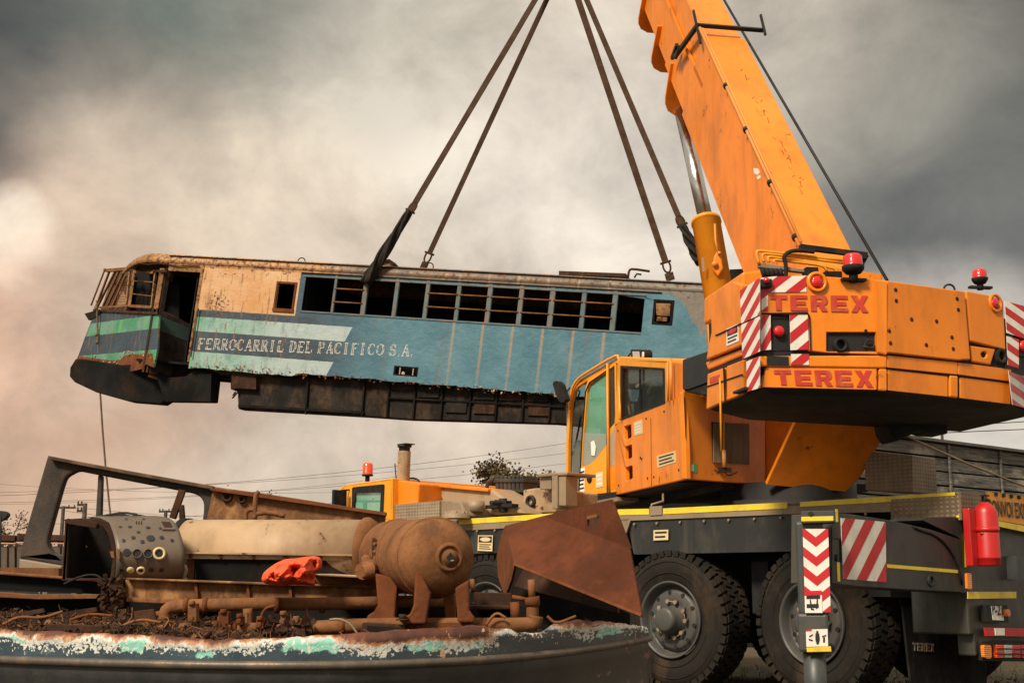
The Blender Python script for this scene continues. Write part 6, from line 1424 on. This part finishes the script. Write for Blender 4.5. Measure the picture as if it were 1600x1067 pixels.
p, n = onshell(255, 819); bb = B(); slab([(246, 811), (268, 812), (274, 826), (254, 826)], (p + n * .012, n), .012, bb); bb.build('access_plate', 'console_grey', con, .003); bb = B(); slab([(252, 814), (266, 815), (270, 823), (257, 823)], (p + n * .014, n), .004, bb); bb.build('access_slot', 'rust_dark', con)
bb = B(); sO = [(96, 907), (101, 811), (150, 809), (168, 815), (177, 832), (183, 870), (178, 907)]
slab(sO, fp(5.82), .02, bb, 0, [[(104, 903), (107, 822), (148, 818), (162, 824), (171, 840), (176, 870), (172, 903)]]); slab([(99, 811), (130, 809), (152, 817), (150, 825), (104, 818)], fp(5.8), .05, bb); bb.build('end_frame', 'rust_dark', con, .004)
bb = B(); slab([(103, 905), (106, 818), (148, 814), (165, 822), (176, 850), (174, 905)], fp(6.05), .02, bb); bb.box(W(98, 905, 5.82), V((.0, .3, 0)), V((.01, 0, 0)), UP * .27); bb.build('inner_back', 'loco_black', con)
for x, y, r_ in ((124, 853, .006), (135, 854, .004)): B().lathe(W(x, y, 6.04), V((0, -1, 0)), [(0, r_), (.004, .001)], 12, cap=False).build('inner_stud', 'sticker_cream', con)
bb = B(); slab([(171, 861), (178, 861), (179, 872), (174, 871)], fp(5.76), .02, bb); slab([(183, 856), (187, 858), (187, 874), (183, 874)], fp(5.7), .01, bb); bb.build('latch', 'rust_dusty', con, .002)
bb = B(); slab([(133, 808), (165, 805), (192, 802), (196, 806), (218, 803), (220, 808), (165, 811)], fp(6.05), .12, bb); bb.tube([W(150, 808, 6.1), W(170, 804, 6.0), W(193, 800, 6.0), W(215, 804, 6.0)], .006, 6, smooth_path=1); bb.build('top_bracket', 'black_steel', con, .003)
for px_, Y_ in (([(72, 974), (160, 977), (161, 986), (74, 988)], 5.0), ([(205, 955), (240, 951), (246, 975), (212, 978)], 5.3), ([(20, 958), (66, 950), (70, 956), (24, 966)], 5.5), ([(96, 956), (150, 948), (152, 955), (100, 964)], 5.6)): fslab('loose_plate', px_, Y_, .02, 'rust_dark', wreck, .003)
for px_ in ([(5, 975), (30, 962), (64, 966), (98, 955)], [(110, 968), (140, 958), (176, 962)], [(176, 985), (215, 966), (252, 972)], [(405, 975), (412, 950), (430, 946)], [(760, 975), (775, 955), (790, 965)], [(855, 962), (868, 975), (900, 962)]): pipe('bent_bar', px_, 5.2, .006, random.choice(('rust', 'rust_dusty')), 6, 2)
# ---- long half-round air duct
duct = thing('air_duct', W(440, 905, 6.1), 'long pale cream half round duct lying behind the orange cloth', 'duct')
da_, db_ = W(294, 866, 6.3), W(575, 868, 6.1); Rd = .168
bb = B(); bb.lathe(da_, db_ - da_, [(0, Rd), ((db_ - da_).length, Rd)], 56); bb.build('duct_shell', 'dirty_cream', duct)
bb = B(); bb.lathe(da_, db_ - da_, [(-.035, Rd * .93), (-.03, Rd * 1.04), (.0, Rd * 1.04), (.004, Rd)], 56, cap=False); bb.build('rubber_collar', 'black_rubber', duct)
bb = B(); axd_ = (db_ - da_).normalized(); bb.lathe(db_, axd_, [(-.02, Rd), (-.015, Rd * 1.06), (.0, Rd * 1.07), (.02, Rd * 1.0), (.05, Rd * .8), (.07, Rd * .4), (.075, .001)], 56, cap=False); bb.build('end_dome', 'rust_dusty', duct)
bb = B(); slab([(290, 862), (592, 866), (592, 869), (290, 864.5)], fp(5.93), .3, bb); slab([(290, 864.5), (592, 869), (592, 876), (290, 872)], fp(5.95), .02, bb)
bb.build('flange_strip', 'dirty_cream', duct); bb = B()
for x in (298, 345, 396, 445, 500, 550, 575): bb.lathe(W(x, 868.5 + (x - 298) * .015, 5.945), V((0, -1, 0)), [(0, .01), (.004, .008), (.004, .001)], 10, cap=False)
bb.build('strip_rivets', 'rust', duct)
bb = B(); slab([(306, 873), (592, 877), (592, 918), (306, 912)], fp(5.97), .3, bb); bb.build('duct_shade_slab', 'loco_black', duct)  # black slab gives the shaded hollow below the duct its darkness
fslab('end_bracket', [(291, 872), (306, 873), (303, 905), (296, 907), (293, 890)], 6.0, .02, 'rust_dusty', duct); pipe('support_stay', [(280, 884), (292, 886), (285, 905), (292, 906)], 5.9, .012, 'dusty_plate', 8, 1, duct)

# ---- cut body panel with a big window opening
pan = thing('cut_body_panel', W(200, 880, 6.7), 'dark leaning sheet of cut locomotive side with one large empty window opening', 'panel')
hole_ = [(120, 735), (150, 741), (300, 770), (312, 775), (318, 784), (318, 798), (309, 868), (98, 866), (84, 864), (75, 855), (74, 842), (96, 762), (102, 745)]
M('panel_dark', (.028, .021, .016), .7, 0, .4, 3, (.09, .05, .03), .6, bump=.3, streak=.3)
slab([(74, 712), (333, 760), (336, 800), (322, 882), (96, 884), (30, 872), (38, 835)], fp(6.6), .06, None, 0, [rnd(hole_, 6)]).build('panel_sheet', 'panel_dark', pan, .01)
slab([(74, 711.5), (200, 735), (333, 759), (333, 765), (200, 741), (78, 718)], fp(6.56), .1).build('top_rail', M('rail_brown', (.10, .06, .038), .75, 0, .4, 5, (.2, .11, .06), .6, bump=.3), pan, .004)
slab([(153, 742), (159, 743), (157, 812), (149, 812)], fp(6.62), .04).build('mullion', 'panel_dark', pan, .004)
slab([(30, 873), (96, 884), (96, 900), (62, 897), (30, 893)], fp(6.5), .1).build('foot_rail', 'dusty_plate', pan, .004)
bb = B(); slab([(0, 886), (92, 887), (92, 906), (0, 896)], fp(6.3), .1, bb); bb.build('foot_rail', 'rust_dusty', pan, .004)
slab([(333, 760), (400, 769), (480, 781), (603, 801), (597, 848), (585, 835), (560, 815), (335, 812), (322, 812), (328, 790)], fp(6.58), .03).build('instrument_board', 'rust_speck', pan, .004)
slab([(325, 762), (400, 770), (520, 788), (603, 800), (603, 805), (400, 776), (330, 766)], fp(6.54), .05).build('board_edge', 'rust', pan)
for x, y, r_ in ((355, 776, .03), (378, 780, .022)): B().lathe(W(x, y, 6.57), V((0, -1, 0)), [(0, r_), (.012, r_ * .9), (.012, r_ * .5), (.0, r_ * .45), (-.01, .001)], 20, cap=False).build('gauge_socket', 'rust_dark', pan)
for px_ in ([(405, 768), (400, 772), (398, 790), (398, 812)], [(398, 796), (388, 796), (384, 802), (384, 812)], [(399, 803), (420, 800), (445, 806)]): pipe('bent_pipe', px_, 6.5, .012, 'rust_dusty', 8, 1, pan)
for px_, th in (([(279, 764), (289, 766), (273, 811), (264, 808)], .03), ([(279, 789), (286, 788), (288, 812), (280, 812)], .03)): fslab('strut', px_, 6.45, th, 'rust_dark', pan, .003)
# ---- rusty hopper plate
hop = thing('rusty_hopper', W(900, 940, 6.0), 'large folded red brown steel hopper with a torn hole near its upper corner', 'hopper')
A_, B_, C_, D_, E_, F_ = W(789, 821, 6.35), W(848, 806, 6.3), W(955, 780, 5.85), W(1003, 961, 5.35), W(804, 881, 6.05), W(984, 856, 5.7)
G_ = W(861, 800, 6.28)
def facet(name, pts, mat, th=.012, holes=None):
    n = (pts[1] - pts[0]).cross(pts[2] - pts[0]).normalized(); n = n if n.y > 0 else -n; bb = B()
    a = [tuple(p) for p in pts]
    if holes:
        pl = (pts[0], -n); bb.holed([PP(*scr(p), pl) for p in pts], [[PP(x, y, pl) for x, y in h] for h in holes], n * th)
    else:
        k = len(pts); f1 = [(0, i, i + 1) for i in range(1, k - 1)]; vs_ = pts + [p + n * th for p in pts]
        bb.add(vs_, f1 + [(k, k + b_, k + a_) for _, a_, b_ in f1] + [(i, (i + 1) % k, (i + 1) % k + k, i + k) for i in range(k)])
    return bb.build(name, mat, hop)
facet('upper_fold', [B_, C_, F_], 'rust_red', holes=[rnd([(918, 809), (937, 806), (937, 816), (930, 829), (917, 822)], 2)])
facet('main_plate', [B_, F_, D_], 'rust_red'); facet('main_plate', [A_, B_, D_, E_], 'rust_red')
facet('side_fold', [A_, E_, W(799, 905, 6.15), W(789, 932, 6.3), W(778, 900, 6.42), W(776, 868, 6.45), W(783, 835, 6.42)], 'rust')
bb = B(); bb.bar(E_, D_, .012, .012, V((0, -1, 0))); bb.build('bottom_lip', 'rust', hop)
bb = B(); slab([(916, 806), (936, 802), (938, 806), (918, 811)], fp(5.93), .06, bb); bb.tube([W(922, 800, 6.0), W(924, 790, 5.98), W(930, 796, 5.97), W(935, 800, 5.97)], .005, 6, smooth_path=1); bb.build('torn_flap', 'rust_dusty', hop)
facet('back_plate', [G_ + V((0, .5, -.02)), C_ + V((0, .5, 0)), D_ + V((-.05, .6, 0)), E_ + V((0, .8, -.1))], 'rust_dark')
# ---- orange cloth
clo = thing('work_cloth', W(450, 914, 5.45), 'crumpled bright orange cloth dropped on the rusty beam', 'cloth')
out = [(408, 905), (411, 895), (420, 887), (430, 880), (445, 873), (462, 872), (480, 869), (492, 868), (501, 871), (504, 878), (502, 889), (494, 893), (492, 902), (493, 915), (475, 914), (455, 913), (440, 916), (425, 914), (412, 911)]
out = rnd(out, 4, 6); cx, cy = 455, 894; NRg = 44; vs2 = []; fs2 = []; n_ = len(out)
def fold(x, y):
    """crisp creases: bent triangle waves in several directions"""
    wx = x + 9 * noise.noise(V((x * .04, y * .04, 2))); wy = y + 9 * noise.noise(V((x * .04, y * .04, 8))); f = 0
    for (dx, dy, wl_, am, ph_) in ((.92, .4, 27, .085, 3), (.5, -.86, 24, .06, 9), (.98, -.2, 13, .03, 5), (.3, .95, 17, .035, 1), (.75, .66, 8, .012, 0)):
        t = ((wx * dx + wy * dy + ph_) / wl_) % 1.0; f += am * (1 - abs(2 * t - 1)) ** .8
    return f + .03 * noise.noise(V((x * .05, y * .09, 1)))
for side in (0, 1):
    for r_ in range(NRg + 1):
        t_ = r_ / NRg
        for (x, y) in out:
            px_, py_ = cx + (x - cx) * t_, cy + (y - cy) * t_; k = (1 - t_ ** 4)
            Y = 5.47 - (fold(px_, py_) * 1.2 + .02) * k if side == 0 else 5.5 + .05 * k
            vs2.append(W(px_, py_, Y))
for side in (0, 1):
    o_ = side * (NRg + 1) * n_
    for r_ in range(NRg):
        for i in range(n_): j = (i + 1) % n_; fs2.append((o_ + r_ * n_ + i, o_ + r_ * n_ + j, o_ + (r_ + 1) * n_ + j, o_ + (r_ + 1) * n_ + i))
for i in range(n_): j = (i + 1) % n_; fs2.append((NRg * n_ + i, NRg * n_ + j, (2 * NRg + 1) * n_ + j, (2 * NRg + 1) * n_ + i))
M('cloth_orange', (.85, .115, .045), .85, 0, .2, 8, (.4, .06, .03), .2, bump=.12, bs=220)
bb = B(); bb.add(vs2, fs2, 0, True); bb.build('fabric', 'cloth_orange', clo, fixn=False)

# ================================================================== GROUND AND BACKGROUND
s = NT('ground_earth'); n1 = s.noise(.35, 8, .6); n2 = s.noise(6, 7, .7); n3 = s.noise(1.6, 5, .65)
c = s.mix(s.step(n1, .35, .65), (.11, .075, .042), (.055, .048, .026)); c = s.mix(s.step(n2, .45, .7, 0, .7), c, (.16, .11, .07)); c = s.mix(s.step(n3, .5, .7, 0, .6), c, (.04, .045, .018))
s.l(c, s.b.inputs['Base Color']); s.b.inputs['Roughness'].default_value = .95; s.bump(s.math('ADD', n2, s.noise(30, 5, .7)), .7, .05)
bb = B(); bb.add([(-900, -60, 0), (900, -60, 0), (900, 1500, 0), (-900, 1500, 0)], [(0, 1, 2, 3)]); g = bb.build('ground', 'ground_earth', None, fixn=False); tag(g, kind='structure')
# tufts of grass and stones on the yard by the wheels
M('grass_dry', (.075, .075, .025), .9, 0, .4, 3, (.15, .11, .05), .6, bump=0)
bb = B(); random.seed(41)
for i in range(5200):
    x, y = random.uniform(1.0, 7.5), random.uniform(8.5, 17)
    if random.random() < .35: x, y = random.uniform(3.5, 6), random.uniform(9, 12)
    h_ = random.uniform(.02, .11) * (1.4 if noise.noise(V((x, y, 0))) > .1 else .5); d = V((random.gauss(0, .5), random.gauss(0, .5), 1)).normalized() * h_; sd_ = V((random.gauss(0, 1), random.gauss(0, 1), 0)).normalized() * .006
    bb.add([V((x, y, 0)) - sd_, V((x, y, 0)) + sd_, V((x, y, 0)) + d], [(0, 1, 2)], 0)
gr = bb.build('grass', 'grass_dry', None, loc=(4, 12, 0), fixn=False); tag(gr, kind='stuff', label='short dry grass growing over the yard by the wheels', cat='grass')
bb = B()
for i in range(1400):
    x, y = random.uniform(.8, 7), random.uniform(8.5, 15); r_ = random.uniform(.008, .04); p = V((x, y, r_ * .3)); q = [p + V((random.gauss(0, 1), random.gauss(0, 1), random.gauss(0, .6))).normalized() * r_ for _ in range(6)]; bb.add(q, [(0, 1, 2), (0, 2, 3), (0, 3, 4), (0, 4, 5), (1, 2, 5), (2, 3, 5), (3, 4, 5), (0, 1, 5)])
st = bb.build('gravel', M('stone', (.16, .12, .09), .9, 0, .4, 6, bump=.2), None, loc=(4, 12, 0), fixn=False); tag(st, kind='stuff', label='loose stones scattered over the yard', cat='gravel')

# weathered timber building at the right
barn = thing('timber_shed', W(1560, 900, 24), 'long weathered grey timber shed of horizontal boards behind the crane', 'building')
s = NT('old_timber'); nA = s.noise(2.2, 7, .7, (.5, .5, 9)); nB = s.noise(14, 5, .6, (.15, .15, 3)); nC_ = s.noise(.9, 5, .7, (1, 1, 2))
c = s.mix(s.step(nA, .35, .65), (.07, .07, .063), (.20, .18, .15)); c = s.mix(s.step(nC_, .52, .66), c, (.33, .29, .235)); c = s.mix(s.step(nB, .5, .75, 0, .8), c, (.02, .02, .02)); s.l(c, s.b.inputs['Base Color']); s.b.inputs['Roughness'].default_value = .9; s.bump(nB, .5, .02)
Bp0 = W(1340, 800, 21.5); Bp1 = W(1640, 800, 25.5); BP_ = vplane(Bp0, Bp1)
ztop = PP(1360, 705, BP_).z; bdir = V((BP_[1].y, -BP_[1].x, 0)); bdir = bdir if bdir.x > 0 else -bdir
zt0 = PP(1500, 696, BP_).z; o0 = PP(1290, 800, BP_); o0.z = 0
hgt = zt0; nb_ = 14; 
for i in range(nb_):
    z0 = hgt * i / nb_; bb = B(); zr = .012 * random.uniform(-1, 1)
    bb.box(o0 + UP * (z0 + .01) + BP_[1] * .03 * (i % 2) * .3, bdir * 16, BP_[1] * -.04, UP * (hgt / nb_ - .03)); o = bb.build('board', 'old_timber', barn, .006)
bb = B(); bb.box(o0 - BP_[1] * .12, bdir * 16, BP_[1] * -.06, UP * hgt); bb.box(o0 - BP_[1] * 6, bdir * 16, BP_[1] * -.06, UP * hgt * .95); bb.box(o0 - BP_[1] * 6, BP_[1] * 5.9, bdir * .06, UP * hgt * .97); bb.build('frame', 'interior_dark', barn)
bb = B(); bb.prism([o0 + UP * (hgt + .0) + BP_[1] * .12, o0 + UP * (hgt + .05) + BP_[1] * .12, o0 + UP * (hgt + .12) - BP_[1] * 6.2, o0 + UP * (hgt + .05) - BP_[1] * 6.2], bdir * 16); bb.build('roof', M('roof_sheet', (.12, .115, .11), .7, .2, .3, 2, (.16, .09, .05), .5), barn)
bb = B(); 
for x in (1480, 1560): p = PP(x, 700, off(BP_, .03)); bb.box(V((p.x, p.y, 0)), bdir * .04, BP_[1] * .03, UP * (hgt - .02))
bb.build('batten', 'old_timber', barn)
# leaf clump maker: many small faces gathered round twig ends
M('leaf_dark', (.075, .055, .028), .8, 0, .5, 1.2, (.09, .06, .03), .6, bump=0); M('leaf_light', (.17, .115, .055), .8, 0, .4, 1.5, (.16, .1, .05), .6, bump=0); M('bark', (.07, .05, .035), .95, 0, .4, 3, bump=.5)
def tree(name, base, hgt_, wid, nleaf, label, group, seed=1, bare=.0, leaf=.12, cat='tree'):
    random.seed(seed); t = thing(name, base, label, cat, group); tips = []; bb = B()
    def br(p, d, ln, r, lv):
        q = p + d * ln; mid = p.lerp(q, .5) + V((random.gauss(0, 1), random.gauss(0, 1), 0)) * ln * .06
        bb.tube([p, mid, q], [r, r * .8, r * .6], 5 if lv else 8)
        if lv >= 3: tips.append(q); tips.append(mid); return
        for k in range(random.choice((3, 3, 4)) if lv else 5):
            dd = (d + V((random.gauss(0, 1) * wid, random.gauss(0, 1) * wid, random.gauss(.15, .45)))).normalized(); br(q if k % 2 else p.lerp(q, random.uniform(.6, 1)), dd, ln * random.uniform(.55, .8), r * .55, lv + 1)
    br(V(base), V((0, 0, 1)), hgt_ * .36, hgt_ * .022, 0); bb.build('trunk', 'bark', t)
    bb = B()
    for i in range(nleaf):
        c_ = random.choice(tips); p = c_ + V((random.gauss(0, 1), random.gauss(0, 1), random.gauss(0, .8))) * hgt_ * (.040 if nleaf > 20000 else .035); a = V((random.gauss(0, 1), random.gauss(0, 1), random.gauss(0, 1))).normalized() * leaf * random.uniform(.5, 1.2); b2 = a.orthogonal().normalized() * leaf * .45
        bb.add([p, p + a * .5 + b2, p + a, p + a * .5 - b2], [(0, 1, 2, 3)], 0 if random.random() < .6 else 1)
    bb.build('crown', ['leaf_dark', 'leaf_light'], t, fixn=False); return t
gt = lambda x, Y: V((W(x, 900, Y).x, Y, 0))
tree('tree', gt(808, 46), 5.5, .85, 26000, 'round brown leafed tree above the hydraulic tank of the crane', None, 3, leaf=.13)
for i, (x, Y, h_, lb) in enumerate(((18, 90, 7.2, 'bare brown tree at the left edge of the yard'), (52, 96, 6.8, 'bare tree just left of the leaning dark panel'), (92, 100, 5.6, 'small bare tree seen through the window opening'))):
    tree('tree', gt(x, Y), h_, 1.0, 1500, lb, 'bare trees beyond the rail yard', 20 + i, leaf=.16)
tree('shrub', gt(372, 60), 6.0, .6, 700, 'top of a small shrub showing above the instrument board', None, 33, leaf=.12, cat='shrub')
for i, (x, h_) in enumerate(((1480, 3.9), (1512, 4.0), (1545, 3.85))):
    tree('shrub', gt(x, 32), h_ + .35, .9, 160, ('leftmost', 'middle', 'rightmost')[i] + ' of the thin twiggy shrubs poking over the timber shed', 'twiggy shrubs over the shed', 50 + i, leaf=.1, cat='shrub')
# rail yard wall and goods wagons far left
M('wagon_grey', (.13, .10, .075), .8, 0, .3, .8, (.06, .04, .025), .5, bump=.1, streak=.3); M('wagon_pink', (.62, .36, .26), .8, 0, .2, 1, bump=0)
for i, (x0, x1, lb) in enumerate(((-40, 23, 'dull brown goods wagon at the left picture edge'), (26, 110, 'dull brown goods wagon behind the leaning panel'))):
    Yw = 45; t = thing('goods_wagon', gt((x0 + x1) / 2, Yw), lb, 'wagon', 'goods wagons in the far rail yard')
    slab([(x0, 852), (x1, 854), (x1, 893), (x0, 893)], fp(Yw), 2.4).build('wagon_body', 'wagon_grey', t, .02)
    slab([(x0 - 1, 846), (x1 + 1, 848), (x1 + 1, 849.6), (x0 - 1, 847.8)], fp(Yw - .1), .2).build('top_rail', 'wagon_pink', t)
    slab([(x0, 833), (x1, 836), (x1, 845), (x0, 844)], fp(Yw + .3), 1.8).build('wagon_load', 'rust_dark', t, .02)
    slab([(x0, 893), (x1, 893), (x1, 899), (x0, 899)], fp(Yw), 2.2).build('wagon_frame', 'black_steel', t)
    for k in (.2, .8): p = gt(x0 + (x1 - x0) * k, Yw); B().cyl(p + V((0, -.05, .5)), p + V((0, .1, .5)), .5, 16).build('wheel', 'black_steel', t)
    bb = B()
    for k in range(1, 5): x = x0 + (x1 - x0) * k / 5; slab([(x, 852), (x + 1.2, 852), (x + 1.2, 893), (x, 893)], fp(Yw - .06), .06, bb)
    bb.build('wagon_ribs', 'rust_dark', t)
# dark lamp at the left picture edge
t = thing('yard_floodlight', gt(2, 40), 'dark floodlight head on a pole at the left picture edge', 'floodlight'); p = W(3, 805, 40)
bb = B(); slab(rnd([(-10, 797), (6, 798), (11, 802), (10, 806), (4, 812), (-10, 814)], 2), fp(40), .3, bb); bb.build('lamp_head', 'black_steel', t, .02); bb = B(); bb.cyl(gt(0, 40), V((p.x - .05, 40, p.z)), .05, 8); bb.build('pole', 'black_steel', t)
# fence in the yard
t = thing('wire_fence', gt(60, 60), 'low wire fence on thin posts in front of the bare trees', 'fence'); bb = B()
for i in range(-3, 10): p = gt(i * 11, 60); bb.cyl(p, p + UP * 3.2, .05, 6)
bb.build('fence_posts', 'rust_dark', t); bb = B()
for h_ in (2.5, 2.8, 3.1): bb.tube([gt(-40, 60) + UP * h_, gt(110, 60) + UP * h_], .025, 5)
bb.build('fence_wires', 'rust_dark', t)
# poles and overhead wires
def upole(x, ytop, Y, arms, label):
    t = thing('utility_pole', gt(x, Y), label, 'pole', 'utility poles along the rail yard'); zt = W(x, ytop, Y).z; b0 = gt(x, Y)
    bb = B(); bb.tube([b0, V((b0.x, b0.y, zt))], [.19, .13], 8); bb.build('pole', 'panel_dark', t)
    for (dy, half, asym) in arms:
        z = W(x, ytop + dy, Y).z; bb = B(); bb.bar(V((b0.x - half, b0.y, z)), V((b0.x + half * asym, b0.y, z)), .12, .14); bb.build('cross_arm', 'panel_dark', t)
        bb = B()
        for k in (-.9, -.45, .45, .9):
            if k > 0 and asym < .5: continue
            bb.cyl(V((b0.x + half * k, b0.y, z)), V((b0.x + half * k, b0.y, z + .22)), .05, 6)
        bb.build('insulator', 'black_steel', t)
    return b0
upole(126, 786, 75, ((2.5, .45, .1), (12, .45, .1)), 'short armed pole seen through the panel opening, left of the guide rope')
upole(92, 791, 95, ((2, .9, 1.),), 'pole half hidden behind the leaning panel upright')
upole(254, 797, 95, ((2, .5, 1.),), 'pole with a level crossarm right of the guide rope')
upole(568, 782, 80, ((1, 1.1, 1.),), 'pole seen faintly through the driving cab window')
random.seed(77)
wires = [((-60, 770), (900, 706), 70), ((-60, 786), (900, 722), 72), ((-60, 788), (640, 742), 85), ((-60, 752), (640, 765), 90), ((-60, 822), (700, 762), 75), ((95, 790), (600, 800), 75), ((95, 797), (480, 808), 78), ((-60, 776), (900, 690), 60)]
for i, (a, c_, Y) in enumerate(wires):
    p0, p1_ = W(a[0], a[1], Y), W(c_[0], c_[1], Y + 8); pts = [p0.lerp(p1_, k / 14) - UP * (4 * .5 * (k / 14) * (1 - k / 14)) for k in range(15)]
    o = B().tube(pts, .010, 5).build('overhead_wire', 'panel_dark', None, loc=p0); tag(o, 'thin dark overhead wire crossing the sky behind the yard', 'wire', 'overhead wires across the yard')
for i, (a, c_) in enumerate((((1380, 672), (1660, 655)), ((1380, 680), (1660, 668)))):
    p0, p1_ = W(a[0], a[1], 50), W(c_[0], c_[1], 50); o = B().tube([p0, p1_], .018, 5).build('overhead_wire', 'panel_dark', None, loc=p0); tag(o, ('upper', 'lower')[i] + ' thin wire above the timber shed at the right', 'wire', 'overhead wires across the yard')
t = thing('utility_pole', gt(1486, 45), 'thin dark pole standing behind the timber shed', 'pole', 'utility poles along the rail yard'); B().cyl(gt(1486, 45), V((gt(1486, 45).x, 45, W(1486, 660, 45).z)), .05, 8).build('pole', 'panel_dark', t)
# tan stay rope from under the counterweight
p0, p1_ = PP(1390, 670, (sc(-.5, 0, 0), -F)), W(1640, 780, 14); p1_ = W(1640, 775, 13.5)
o = B().tube([p0, p0.lerp(p1_, .5) - UP * .02, p1_, p1_ + (p1_ - p0).normalized() * 3 - UP * 1.2], .012, 6).build('stay_rope', 'rope', None, loc=p0); tag(o, 'tan rope stretched from under the counterweight down to the right', 'rope')
